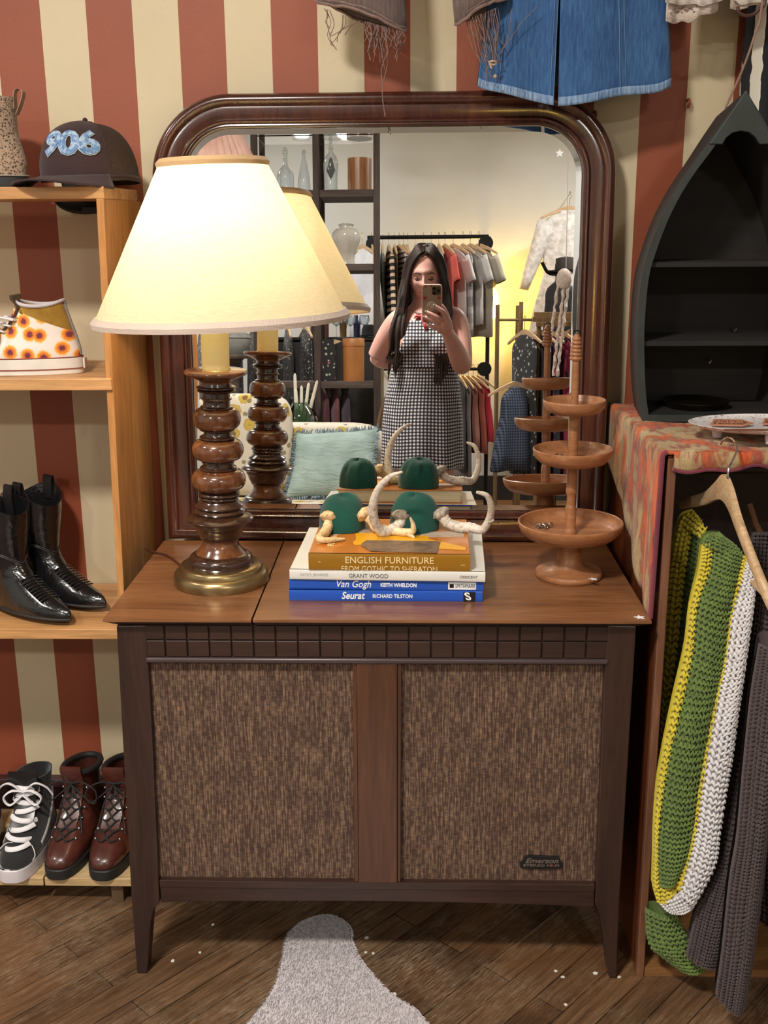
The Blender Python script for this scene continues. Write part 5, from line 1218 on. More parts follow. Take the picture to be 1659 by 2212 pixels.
obj('trouser_bar',MB().tube([PY(1618,1248,1.60),PY(1668,1300,1.46)],.005,8),BIR,hg)
# ---------------------------------------------------------------- crochet scarf and knits
def m_yarn(nm,c,c2,rough=.8):
    t=NT(nm); co=t.coord('Object'); t.set(Base_Color=t.ramp(t.noise(co,60,3),[(.3,c),(.7,c2)]),Roughness=rough,Sheen_Weight=.25); t.bump(t.wave(t.coord('Object',rot=(.5,.6,.2)),420,2,2,1,'X'),.5,.0008); return t.m
YG=m_yarn('green yarn',(.070,.125,.012),(.14,.225,.028)); YY=m_yarn('yellow yarn',(.55,.44,.01),(.70,.58,.03)); YW=m_yarn('white yarn',(.66,.64,.66),(.76,.74,.76)); YB_=m_yarn('brown yarn',(.040,.022,.024),(.062,.036,.038)); YGD=YG
def stitch_band(name,Lp,Rp,rows,cols,mat,par,bulge=.012,size=1.,rib=False,seed=1,baseoff=.004,thick=.0026,core=True):
    L=[PY(*q) for q in Lp]; R=[PY(*q) for q in Rp]
    m=max(len(L),len(R)); SL=spl(L,10); SR=spl(R,10)
    def at(S,v): k=v*(len(S)-1); i=min(int(k),len(S)-2); return Vector(S[i]*(1-(k-i))+S[i+1]*(k-i))
    def surf(u,v):
        a=at(SL,v); b=at(SR,v); p=a.lerp(b,u); return p+Vector((0,-bulge*sin(PI*min(max(u,0),1)),0))
    mb=MB(); r_=random.Random(seed)
    mb.grid(lambda u,v:surf(u,v)+Vector((0,baseoff,0)),max(cols,4),max(rows//2,8))
    mb.grid(lambda u,v:surf(1-u,v)+Vector((0,baseoff+.012+2*bulge*sin(PI*u),0)),max(cols,4),max(rows//2,8))
    for i in range(rows):
        for j in range(cols):
            u=(j+.5)/cols; v=(i+.5)/rows; p=surf(u,v); du=(surf(min(u+.03,1),v)-surf(max(u-.03,0),v)).normalized(); dv=(surf(u,min(v+.02,1))-surf(u,max(v-.02,0))).normalized()
            w_=(surf(min(u+.5/cols,1),v)-surf(max(u-.5/cols,0),v)).length; h=(surf(u,min(1,v+.5/rows))-surf(u,max(0,v-.5/rows))).length
            nrm=Vector((0,-1,0))
            for s in ((-1,1) if not rib else (-1,1)):
                ang=(.55*s if not rib else .42*s)+r_.uniform(-.25,.25); c=p+du*(s*w_*.24)+nrm*(thick*.5*size)+dv*r_.uniform(-.1,.1)*h
                d=(dv*cos(ang)+du*sin(ang)).normalized(); sdv=d.cross(nrm).normalized(); ln=h*.78*(1 if not rib else .9); wd=w_*.23*(1.15 if not rib else 1.)
                ring=[]
                for k,(f,g) in enumerate(((-1,.25),(-.55,.85),(0,1),(.55,.85),(1,.25))):
                    ring.append([c+d*(ln*.72*f)+(sdv*cos(a)*wd*g)+nrm*(sin(a)*thick*size*g)+nrm*(thick*(1-abs(f))*.6) for a in [2*PI*q/6 for q in range(6)]])
                mb.loft(ring)
    return obj(name,mb,mat,par,ang=80)
cs=thing('crochet_scarf','green, yellow and white crochet scarf hanging down from the pale birch hanger','scarf',(.52,1.62,.5))
BKL=[(1466,1130,1.80),(1445,1240,1.80),(1432,1380,1.80),(1420,1540,1.80),(1412,1700,1.80),(1404,1860,1.78)]
BKM=[(1500,1118,1.79),(1480,1240,1.79),(1466,1380,1.79),(1446,1540,1.79),(1436,1700,1.79),(1428,1860,1.77)]
BKR=[(1528,1160,1.77),(1530,1260,1.77),(1510,1400,1.77),(1490,1560,1.77),(1470,1700,1.77),(1462,1860,1.75)]
stitch_band('yellow_band',BKL,BKM,52,2,YY,cs,.004); stitch_band('green_band',BKM,BKR,52,5,YG,cs,.010)
stitch_band('top_fold',[(1466,1130,1.80),(1478,1112,1.80),(1500,1104,1.79)],[(1530,1175,1.76),(1528,1150,1.76),(1512,1120,1.78)],4,5,YY,cs,.008)
FA=[(1517,1178,1.64),(1510,1230,1.64),(1492,1310,1.64),(1481,1400,1.64),(1458,1500,1.635),(1437,1600,1.63),(1421,1690,1.63),(1414,1780,1.63),(1412,1850,1.63),(1410,1915,1.63)]
FB=[(1540,1164,1.635),(1534,1230,1.635),(1506,1310,1.63),(1498,1400,1.63),(1478,1500,1.625),(1454,1600,1.62),(1436,1690,1.62),(1424,1780,1.62),(1421,1850,1.62),(1424,1915,1.62)]
FC=[(1604,1196,1.60),(1592,1250,1.60),(1576,1330,1.60),(1562,1430,1.60),(1546,1500,1.60),(1526,1600,1.60),(1508,1700,1.60),(1498,1780,1.60),(1484,1850,1.60),(1462,1900,1.61)]
FD=[(1614,1206,1.595),(1602,1252,1.595),(1582,1330,1.595),(1568,1430,1.595),(1552,1500,1.595),(1534,1600,1.595),(1516,1700,1.595),(1506,1780,1.595),(1490,1850,1.595),(1466,1930,1.60)]
FE=[(1634,1226,1.58),(1628,1300,1.58),(1616,1390,1.58),(1604,1480,1.58),(1592,1560,1.58),(1582,1640,1.58),(1570,1710,1.58),(1556,1800,1.58),(1545,1870,1.58),(1500,1955,1.59)]
stitch_band('yellow_band',FA,FB,62,2,YY,cs,.004,seed=2); stitch_band('green_band',FB,FC,58,8,YG,cs,.014,seed=3); stitch_band('yellow_band',FC,FD,60,1,YY,cs,.002,seed=4); stitch_band('white_band',FD,FE,60,5,YW,cs,.012,seed=5)
stitch_band('shoulder_fold',[(1517,1180,1.64),(1522,1160,1.64),(1540,1152,1.635),(1556,1152,1.63)],[(1606,1204,1.60),(1600,1190,1.60),(1588,1176,1.61),(1572,1164,1.62)],6,8,YG,cs,.010,seed=6)
stitch_band('yellow_fold',[(1410,1905,1.63),(1414,1930,1.625),(1420,1950,1.62)],[(1462,1890,1.615),(1466,1915,1.61),(1448,1940,1.61)],5,5,YY,cs,.008,seed=7)
stitch_band('white_fold',[(1424,1950,1.615),(1436,1964,1.61),(1452,1972,1.605)],[(1500,1900,1.60),(1510,1930,1.60),(1496,1960,1.60)],6,6,YW,cs,.010,seed=8)
stitch_band('green_end',[(1394,1962,1.66),(1396,2000,1.66),(1402,2040,1.655),(1430,2066,1.65),(1468,2094,1.64)],[(1462,1976,1.63),(1478,2010,1.63),(1500,2040,1.62),(1518,2070,1.615),(1524,2096,1.61)],14,8,YG,cs,.014,seed=9)
kn=thing('ribbed_cardigan','dark brown ribbed knit cardigan hanging right of the crochet scarf','cardigan',(.60,1.6,.5))
stitch_band('sleeve',[(1640,1390,1.56),(1622,1500,1.55),(1606,1650,1.54),(1592,1800,1.53),(1576,1900,1.53),(1560,2050,1.53),(1546,2150,1.53)],[(1700,1390,1.53),(1690,1500,1.53),(1672,1650,1.52),(1656,1800,1.52),(1640,1950,1.52),(1622,2080,1.52),(1606,2172,1.52)],92,6,YB_,kn,.035,rib=True,seed=10)
stitch_band('front_panel',[(1640,1250,1.63),(1616,1440,1.63),(1580,1640,1.63),(1540,1840,1.62),(1506,1960,1.61),(1482,2066,1.60)],[(1700,1250,1.60),(1690,1440,1.60),(1660,1640,1.60),(1620,1840,1.59),(1590,1960,1.58),(1552,2088,1.58)],84,7,YB_,kn,.02,rib=True,seed=11)
stitch_band('shoulder',[(1625,1150,1.78),(1612,1260,1.76),(1606,1400,1.76),(1600,1600,1.76)],[(1720,1130,1.76),(1720,1260,1.76),(1720,1400,1.76),(1720,1600,1.76)],40,7,YB_,kn,.02,rib=True,seed=12)
stitch_band('sleeve',[(1648,1560,1.66),(1642,1700,1.66),(1636,1850,1.66),(1640,1990,1.66)],[(1730,1560,1.62),(1726,1700,1.62),(1720,1850,1.62),(1716,1990,1.62)],40,6,YB_,kn,.03,rib=True,seed=13)
obj('second_hanger',MB().tube([PY(1622,1090,1.80),PY(1634,1130,1.79),PY(1700,1150,1.77)],.007,8),BIR,kn) if 0 else None
mb=MB().tube([PY(1618,1088,1.80),PY(1632,1132,1.79),PY(1648,1160,1.785)],.006,8); obj('hanger_arm',mb,wood('brown hanger wood',(.12,.05,.02),(.2,.09,.04),None,'Z',1,.4),kn)
# ================================================================ hide rug, scraps
RUGM=NT('white hide'); co=RUGM.coord('Object'); RUGM.set(Base_Color=RUGM.ramp(RUGM.noise(co,6,4),[(.3,(.60,.55,.57)),(.7,(.65,.60,.62))]),Roughness=.9,Sheen_Weight=.4); RUGM.bump(RUGM.noise(RUGM.coord('Object',scale=(9,1,1),rot=(0,0,.1)),60,4,.7),.6,.003); RUGM=RUGM.m
ro=[(360,640,2330),(480,0,0)]
opx=[(430,2330),(500,2258),(539,2212),(572,2172),(598,2125),(612,2066),(625,2022),(658,1993),(698,1981),(731,1987),(753,2009),(757,2039),(777,2079),(804,2112),(850,2158),(890,2182),(918,2212),(975,2262),(1030,2330)]
P=[PZ(x,y,0.0) for x,y in opx]; S=[Vector((s[0],s[1],0)) for s in spl([(p.x,p.y) for p in P],6)]
yb=min(s.y for s in S); S+= [Vector((S[-1].x+.12,S[-1].y-.25,0)),Vector((S[-1].x+.05,S[-1].y-.75,0)),Vector((S[0].x-.05,S[0].y-.75,0)),Vector((S[0].x-.15,S[0].y-.25,0))]
rug=thing('hide_rug','white short-haired hide rug, its tongue reaching under the console','rug',(-.1,1.5,0))
n=len(S); mb=MB().add([s+Vector((0,0,.001)) for s in S]+[s+Vector((0,0,.006)) for s in S],[tuple(range(n,2*n))]+[(i,(i+1)%n,n+(i+1)%n,n+i) for i in range(n)]); rs=sum(1 for i in range(n) if 0)
obj('hide',mb,RUGM,rug,smooth=False)
def inside(x,y):
    c=False; j=n-1
    for i in range(n):
        if (S[i].y>y)!=(S[j].y>y) and x<(S[j].x-S[i].x)*(y-S[i].y)/(S[j].y-S[i].y)+S[i].x: c=not c
        j=i
    return c
rr=random.Random(2); mb=MB(); cnt=0; vs=[];fs=[]
while cnt<15000:
    x=rr.uniform(-.45,.30); y=rr.uniform(1.36,1.86)
    if not inside(x,y): continue
    cnt+=1; a=rr.uniform(-.5,.5)-PI/2+.3*x; l=rr.uniform(.007,.013); w_=.0007; d=Vector((cos(a)*l*.9,sin(a)*l*.9,l*.16)); s=Vector((-sin(a)*w_,cos(a)*w_,0)); b=len(vs); p=Vector((x,y,.0058)); vs+=[p-s,p+s,p+d*.6+s*.7+Vector((0,0,.001)),p+d]; fs.append((b,b+1,b+2,b+3))
for i in range(n-6):
    a,b_=S[i],S[i+1]; nn=Vector((-(b_-a).y,(b_-a).x,0)); nn=nn.normalized() if nn.length>0 else nn
    for k in range(10):
        p=a.lerp(b_,rr.random())+Vector((0,0,.004)); d=(nn+Vector((rr.uniform(-.5,.5),-.5+rr.uniform(-.4,.3),0))).normalized()*rr.uniform(.003,.010); s=Vector((-d.y,d.x,0))*.12; b=len(vs); vs+=[p-s,p+s,p+d*.6+s*.5,p+d-Vector((0,0,.003))]; fs.append((b,b+1,b+2,b+3))
obj('fur',MB().add(vs,fs),RUGM,rug,kind='stuff',smooth=False)
PAP=pm('white paper scrap',(.75,.72,.66),.8)
scr=[(792,2026),(790,2058),(806,2060),(852,2148),(1200,2098),(1216,2111),(1286,2103),(1337,2111),(460,1998),(373,2076),(432,2058),(1222,2171)]
for i,(x,y) in enumerate(scr):
    p=PZ(x,y,0); a=i*.9; r0_=.0035 if i%3 else .0045
    poly=[(r0_*cos(a+k*2*PI/5)*(1+.3*sin(k*2.3+i)),r0_*sin(a+k*2*PI/5)) for k in range(5)]
    obj('paper_scrap',MB().prism(poly,.0008,Matrix.Translation((p.x,p.y,.0003))),PAP,label='tiny white paper scrap lying on the dark floorboards',cat='scrap',group='paper scraps on the floor',smooth=False)
# ================================================================ the room behind the camera, seen in the mirror
def ml(p,q,Y): return MY(p,q,Y)
# ---- open wooden shelving unit
OLD=wood('weathered dark wood',(.035,.022,.018),(.065,.045,.037),(.11,.085,.075),'Z',1.,.8)
SY2=-2.0
su=thing('open_shelving','tall dark weathered wooden shelving unit behind the floral sofa','shelving unit',(-.74,SY2,0))
PXs=[MY(550,400,SY2).x,MY(684,500,SY2).x,MY(814,600,SY2).x]
for x in PXs: obj('post',MB().bb((x-.018,SY2-.018,0),(x+.018,SY2+.018,2.75)),OLD,su,bev=.003,smooth=False)
for x in PXs[:2]: obj('post',MB().bb((x-.016,SY2-.27,0),(x+.016,SY2-.24,2.75)),OLD,su,bev=.003,smooth=False)
shz=[MY(750,410,SY2).z,MY(750,570,SY2).z,MY(750,824,SY2).z]
OLX=wood('weathered shelf boards',(.045,.03,.025),(.09,.065,.055),(.14,.11,.10),'X',1.,.8)
for i,z in enumerate(shz):
    for a,b in ((0,1),(1,2)):
        obj('shelf_board',MB().bb((PXs[a]+.019,SY2-.23,z-.040),(PXs[b]-.019,SY2+.012,z)),OLX,su,bev=.003,smooth=False)
ztop=MY(735,291,SY2).z
GL=glass('clear glass'); 
obj('glass_shelf',MB().bb((PXs[0]+.019,SY2-.23,ztop-.006),(PXs[2]-.019,SY2+.012,ztop)),GL,su,smooth=False)
def thin_glass(nm,tint,f=.86):
    t=NT(nm); co=t.coord('Object'); c=t.ramp(t.noise(co,3),[(0,tint),(1,tint)]); t.n.remove(t.b)
    tr=t.n.new('ShaderNodeBsdfTransparent'); g=t.n.new('ShaderNodeBsdfGlossy'); g.inputs['Roughness'].default_value=.05; t.l.new(c,tr.inputs[0])
    lw=t.n.new('ShaderNodeLayerWeight'); lw.inputs[0].default_value=.35; m=t.n.new('ShaderNodeMixShader'); fc=t.math('ADD',t.math('MULTIPLY',lw.outputs['Facing'],.8),.06); t.l.new(fc,m.inputs[0])
    t.l.new(tr.outputs[0],m.inputs[1]); t.l.new(g.outputs[0],m.inputs[2]); t.l.new(m.outputs[0],t.n['Material Output'].inputs[0]); return t.m
TG=thin_glass('thin clear glass',(.90,.94,.96)); TGG=thin_glass('thin green glass',(.22,.36,.25))
def shelf_item(nm,label,cat,px,py,prof,mat,par='body',n=28,extra=None,Y=SY2-.10,z=None,solid=0):
    p=MY(px,py,Y); z=p.z if z is None else z; t=thing(nm,label,cat,(p.x,Y,z))
    obj(par,MB().lathe(prof,(p.x,Y,z),n=n),mat,t,solid=solid)
    return t,Vector((p.x,Y,z))
zA=shz[0]
t,p=shelf_item('glass_bottle','round clear glass bottle with banded neck, leftmost on the shelf','bottle',617,404,[(0,0),(.045,0),(.050,.01),(.050,.09),(.045,.115),(.025,.145),(.014,.16),(.012,.19),(.016,.193),(.012,.20),(.012,.22),(.016,.223),(.015,.24),(.0,.24)],TG,z=zA)
obj('stopper',MB().sph(p+Vector((0,0,.248)),.013,12,8),TG,t)
t,p=shelf_item('glass_bottle','slender conical clear glass bottle between the round one and the post','bottle',657,404,[(0,0),(.038,0),(.040,.01),(.034,.08),(.022,.15),(.012,.19),(.010,.21),(.0,.21)],TG,z=zA); obj('stopper',MB().lathe([(0,0),(.012,.004),(.015,.014),(.008,.022),(.013,.032),(0,.036)],p+Vector((0,0,.21)),n=16),TG,t)
t,p=shelf_item('glass_decanter','tall clear glass decanter with dark teardrop core beside the wooden cylinder','decanter',715,404,[(0,0),(.042,0),(.044,.006),(.038,.02),(.040,.10),(.044,.16),(.034,.20),(.014,.225),(.012,.245),(.018,.25),(.0,.255)],TG,z=zA)
obj('inner_drop',MB().lathe([(0,.075),(.010,.09),(.028,.125),(.020,.145),(.01,.19),(0,.2)],p,n=20),thin_glass('smoky glass',(.45,.46,.48)),t); obj('stopper',MB().lathe([(0,0),(.012,.006),(.014,.018),(.007,.026),(.012,.036),(.009,.048),(0,.05)],p+Vector((0,0,.255)),n=16),TG,t)
ACA=wood('acacia cylinder',(.16,.06,.02),(.30,.13,.05),(.40,.20,.09),'Z',1.,.35,.3)
def pot(px,z,label,r,h):
    p=MY(px,404,SY2-.1); t=thing('wooden_cylinder',label,'vase',(p.x,SY2-.1,z)); c=(p.x,SY2-.1,z)
    obj('body',MB().lathe([(0,0),(r,0),(r,h),(r*.86,h),(r*.86,.01),(0,.01)],c,n=36).tf(Matrix.Identity(4)),ACA,t,ang=40); obj('pale_rim',MB().lathe([(r,h-.0005),(r,h+.003),(r*.85,h+.003),(r*.85,h-.0005)],c,n=36),BIR,t)
pot(777,zA,'open brown wooden cylinder beside the glass decanter',.070,.185)
pot(777,ztop,'brown wooden cylinder on the glass shelf, only its base in the mirror',.075,.20)
shelf_item('glass_bottle','clear glass bottle on the glass shelf at the left, base only in the mirror','bottle',650,290,[(0,0),(.05,0),(.055,.01),(.055,.12),(.02,.16),(.015,.24),(0,.24)],TG,z=ztop)
shelf_item('glass_bottle','clear glass bottle on the glass shelf next to the wooden cylinder base','bottle',718,290,[(0,0),(.05,0),(.052,.01),(.05,.12),(.02,.16),(.015,.24),(0,.24)],TG,z=ztop)
def m_crack():
    t=NT('crackled celadon glaze'); co=t.coord('Object'); v=t.vor(co,90,'DISTANCE_TO_EDGE'); s=t.sep(t.coord('Generated'))
    c=t.mix(t.ramp(v,[(0,.35),(.05,0)]),(.50,.48,.42),(.30,.25,.20)); c=t.mix(t.ramp(t.noise(co,10,4),[(.45,0),(.7,.5)]),c,(.42,.36,.30)); t.set(Base_Color=c,Roughness=.15,Coat_Weight=.5); return t.m
shelf_item('ceramic_vase','crackled grey-cream ceramic vase on the middle shelf','vase',748,568,[(0,0),(.048,0),(.052,.006),(.046,.03),(.052,.07),(.076,.125),(.084,.155),(.080,.185),(.060,.207),(.042,.212),(.040,.222),(.046,.232),(.040,.236),(.030,.22),(0,.20)],m_crack(),z=shz[1])
zC_=shz[2]
p=MY(764,822,SY2-.08); t=thing('round_box','tall orange-tan lidded round box on the lowest shelf','box',(p.x,SY2-.08,zC_)); TANM=pm('tan leather board',(.40,.16,.045),.45,0,.12,10)
obj('body',MB().lathe([(0,0),(.062,0),(.063,.004),(.063,.205),(0,.205)],(p.x,SY2-.08,zC_),n=40),TANM,t); obj('lid',MB().lathe([(0,.205),(.0655,.205),(.0655,.245),(.062,.25),(0,.25)],(p.x,SY2-.08,zC_),n=40),TANM,t)
def m_flor(nm,bg,c1,c2,sc_=28,dens=.5):
    t=NT(nm); co=t.coord('Object'); v=t.vor(co,sc_,'F1'); v2=t.vor(t.coord('Object',loc=(3,1,2)),sc_*.55,'F1'); n=t.noise(co,sc_*3,3)
    c=t.mix(t.ramp(t.math('ADD',v,t.math('MULTIPLY',n,.35)),[(dens-.03,1),(dens+.03,0)]),bg,c1); c=t.mix(t.ramp(t.math('ADD',v2,t.math('MULTIPLY',n,.25)),[(dens-.18,1),(dens-.12,0)]),c,c2)
    t.set(Base_Color=c,Roughness=.8,Sheen_Weight=.1); return t.m
FLB=m_flor('black floral print',(.012,.012,.013),(.45,.44,.38),(.50,.10,.16),34,.44)
p=MY(712,822,SY2-.06); t=thing('floral_box','narrow black floral-print box leaning beside the tan round box','box',(p.x,SY2-.06,zC_)); obj('body',MB().box((p.x,SY2-.06,zC_+.122),(.075,.05,.24),Matrix.Rotation(.0,3,'Y')),FLB,t,bev=.003,smooth=False); obj('flap',MB().prism([(0,0),(.05,-.012),(.0,-.03)],.004,frameM((p.x+.03,SY2-.03,zC_+.245),(1,0,0),(0,0,1))),pm('tan paper flap',(.45,.33,.2),.7),t,smooth=False)
# ---- dark cupboard and things behind the sofa
DC=pm('black painted wood',(.015,.014,.014),.5,0,.4,12)
zc_=MY(760,728,-2.55).z
xa,xb=MY(590,728,-2.55).x,MY(822,728,-2.55).x
t=thing('black_cupboard','low black cupboard standing behind the weathered shelving unit','cupboard',((xa+xb)/2,-2.7,0))
obj('carcass',MB().bb((xa,-2.85,.05),(xb,-2.55,zc_-.02)),DC,t,smooth=False); obj('top',MB().bb((xa-.01,-2.86,zc_-.02),(xb+.01,-2.53,zc_)),DC,t,bev=.003,smooth=False)
xm=(xa+xb)/2
for x0,x1 in ((xa+.01,xm-.003),(xm+.003,xb-.01)): d=obj('door',MB().bb((x0,-2.55,.08),(x1,-2.535,zc_-.04)),DC,t,bev=.002,smooth=False); obj('knob',MB().sph((x1-.03 if x0<xm-.1 else x0+.03,-2.525,zc_*.55),.012,10,8),BRASS,d)
for x in (xa+.03,xb-.03): obj('leg',MB().bb((x-.02,-2.83,0),(x+.02,-2.57,.05)),DC,t,smooth=False)
for i,(px,h,lb) in enumerate(((727,.15,'stemmed wine glass on the black cupboard, nearest the lamp reflection'),(757,.16,'middle stemmed wine glass on the black cupboard'),(787,.14,'stemmed wine glass next to the black hat'))):
    p=MY(px,726,-2.62); t=thing('wine_glass',lb,'glass',(p.x,-2.62,zc_)); c=(p.x,-2.62,zc_)
    obj('bowl',MB().lathe([(0,.07),(.022,.08),(.034,.105),(.030,h)],c,n=24),TG,t,solid=.001); obj('stem',MB().lathe([(0,0),(.03,0),(.03,.002),(.004,.006),(.0035,.065),(.010,.072),(0,.072)],c,n=20),TG,t)
p=MY(806,722,-2.60); t=thing('black_hat','small black hat resting on the black cupboard','hat',(p.x-.02,-2.60,zc_)); BFE=pm('black felt',(.010,.010,.011),.9)
obj('crown',MB().lathe([(.055,.008),(.052,.05),(.042,.075),(0,.08)],(p.x-.02,-2.6,zc_),n=28),BFE,t); obj('brim',MB().lathe([(.05,.004),(.095,.006),(.097,.010),(.05,.010)],(p.x-.02,-2.6,zc_),n=36),BFE,t)
for i,(px,c,lb) in enumerate(((703,(.35,.03,.05),'thin red bottle at the left end of the black cupboard'),(741,(.25,.15,.06),'amber glass bottle on the black cupboard between wine glasses'),(771,(.03,.06,.16),'dark blue glass bottle on the black cupboard'))):
    shelf_item('small_bottle',lb,'bottle',px,726,[(0,0),(.022,0),(.023,.09),(.009,.11),(.009,.14),(0,.14)],pm('bottle glass %d'%i,c,.15,coat=.5),Y=-2.66,z=zc_)
# ---- garments
def gmat(kind,nm,*c):
    if kind=='plain': return fabric(nm,c[0],rough=.85,var=.14,bump=.15,sc_=300)
    t=NT(nm); co=t.coord('Object'); s=t.sep(co)
    if kind=='hstripe': f=t.ramp(t.math('FRACT',t.math('MULTIPLY',t.math('ADD',s[2],5.),c[2])),[(0,0),(c[3],1)],'CONSTANT'); col=t.mix(f,c[0],c[1])
    elif kind=='check':
        a=t.math('GREATER_THAN',t.math('FRACT',t.math('MULTIPLY',t.math('ADD',s[0],5.),c[2])),.5); b=t.math('GREATER_THAN',t.math('FRACT',t.math('MULTIPLY',t.math('ADD',s[2],5.),c[2])),.5)
        col=t.mix(t.math('MULTIPLY',t.math('ADD',a,b),.5),c[0],c[1])
    elif kind=='speck': col=t.mix(t.ramp(t.noise(co,c[2],3,.7),[(.45,0),(.58,1)]),c[0],c[1])
    t.set(Base_Color=col,Roughness=.85); return t.m
def garm_mb(w,L,th,flare,folds,seed,neck=.35,drop=.05):
    rings=[]; ph=seed*1.3
    prof_=[(-L,1+flare),(-L*.8,1+flare*.75),(-L*.55,1+flare*.4),(-L*.35,.97),(-L*.2,1.),(-.11,1.),(-.075,.97),(-.05,.86),(-.03,.62),(-.012,neck),(0.0,neck*.9)]
    for z,k in prof_:
        fl=min(1,abs(z)/L*1.1)
        rings.append([Vector((w/2*k*cos(a),th*(.5+.6*min(1,abs(z)*7))*sin(a)*(1+.25*folds*fl*cos(5*a+ph))+.02*folds*fl*sin(3*a+ph)*.4,z+.004*sin(4*a+ph)*fl)) for a in [2*PI*j/36 for j in range(36)]])
    return MB().loft(rings,cap=False)
HPROTO=[None]
def hanger(p,yaw,label='pale wooden clothes hanger on the black pipe rack',group='wooden hangers on the pipe rack',hh=.075):
    if HPROTO[0] is None:
        t=thing('clothes_hanger',label,'hanger',(0,0,0),group=group)
        mb=MB(); S=[(-.205,-.062,.007),(-.13,-.030,.010),(-.06,-.008,.013),(0,.004,.017),(.06,-.008,.013),(.13,-.030,.010),(.205,-.062,.007)]
        S=spl(S,4); mb.loft([[Vector((s[0],-.006,s[1]-s[2])),Vector((s[0],.006,s[1]-s[2])),Vector((s[0],.006,s[1]+s[2])),Vector((s[0],-.006,s[1]+s[2]))] for s in S])
        a=obj('arms',mb,BIR,t,local=True,bev=.002); b=obj('hook',MB().tube(spl([(0,0,.015),(0,0,hh-.012),(.012,0,hh+.012),(0,0,hh+.026),(-.014,0,hh+.012)],5),.0018,6),CHR,t,local=True)
        reg(t,[a,b]); HPROTO[0]=t; t.location=p; t.rotation_euler=(0,0,yaw); return t
    return dup(HPROTO[0],p,(0,0,yaw),label,group)
def garment(nm,label,cat,p,yaw,mat,w=.40,L=.6,th=.03,flare=.05,folds=1,sleeve=None,seed=1,hang=True,group=None,hlabel=None,hgroup=None,neck=.35):
    t=thing(nm,label,cat,tuple(p),(0,0,yaw),group=group)
    obj('body',garm_mb(w,L,th,flare,folds,seed,neck),mat,t,local=True,solid=.002,ang=80)
    if sleeve:
        sl=.20 if sleeve=='short' else .50
        for s in (-1,1):
            a=Vector((s*w*.42,0,-.075)); d=Vector((s*.33,0,-.94)) if sleeve=='long' else Vector((s*.55,0,-.83)); rings=[]
            for k in range(6):
                f=k/5; c=a+d*sl*f; r=.070-.018*f if sleeve=='short' else .068-.032*f; rings.append([c+Vector((r*cos(q),0,.25*s*r*cos(q)))*1.+Vector((0,th*.9*sin(q),0)) for q in [2*PI*j/16 for j in range(16)]])
            obj('sleeve',MB().loft(rings,cap=False),mat,t,local=True,solid=.002,ang=80)
    if hang: hanger(tuple(Vector(p)+Vector((0,0,.012))),yaw,*( [hlabel] if hlabel else []),**({'group':hgroup} if hgroup else {}))
    return t
# pipe rack
RY=-3.25
rl=MY(800,510,RY); rr_=MY(1056,514,RY); RZ=(rl.z+rr_.z)/2; lowz=MY(1033,797,RY).z
rk=thing('pipe_rack','double black iron pipe clothes rack against the white wall','clothes rack',((rl.x+rr_.x)/2,RY,0))
obj('top_bar',MB().tube([(rl.x-.02,RY,RZ),(rr_.x,RY,RZ)],.0135,12),RODM,rk); obj('lower_bar',MB().tube([(rl.x,RY,lowz),(rr_.x,RY,lowz)],.012,12),RODM,rk)
for x in (rl.x,rr_.x):
    obj('post',MB().tube([(x,RY,.012),(x,RY,RZ)],.014,12),RODM,rk)
    obj('foot',MB().tube([(x,RY-.24,.013),(x,RY+.24,.013)],.013,12),RODM,rk)
    for z in (RZ-.045,lowz): obj('wall_arm',MB().tube([(x,RY,z),(x,YB+.006,z)],.012,12),RODM,rk); fl=obj('flange',MB().lathe([(0,0),(.048,0),(.050,.004),(.050,.010),(.02,.014),(0,.014)],(x-.02 if x>0 else x+.02,RY+.02,z),n=24,R=Matrix.Rotation(PI/2,3,'X')),RODM,rk)
ZH=RZ-.078
E90=PI/2
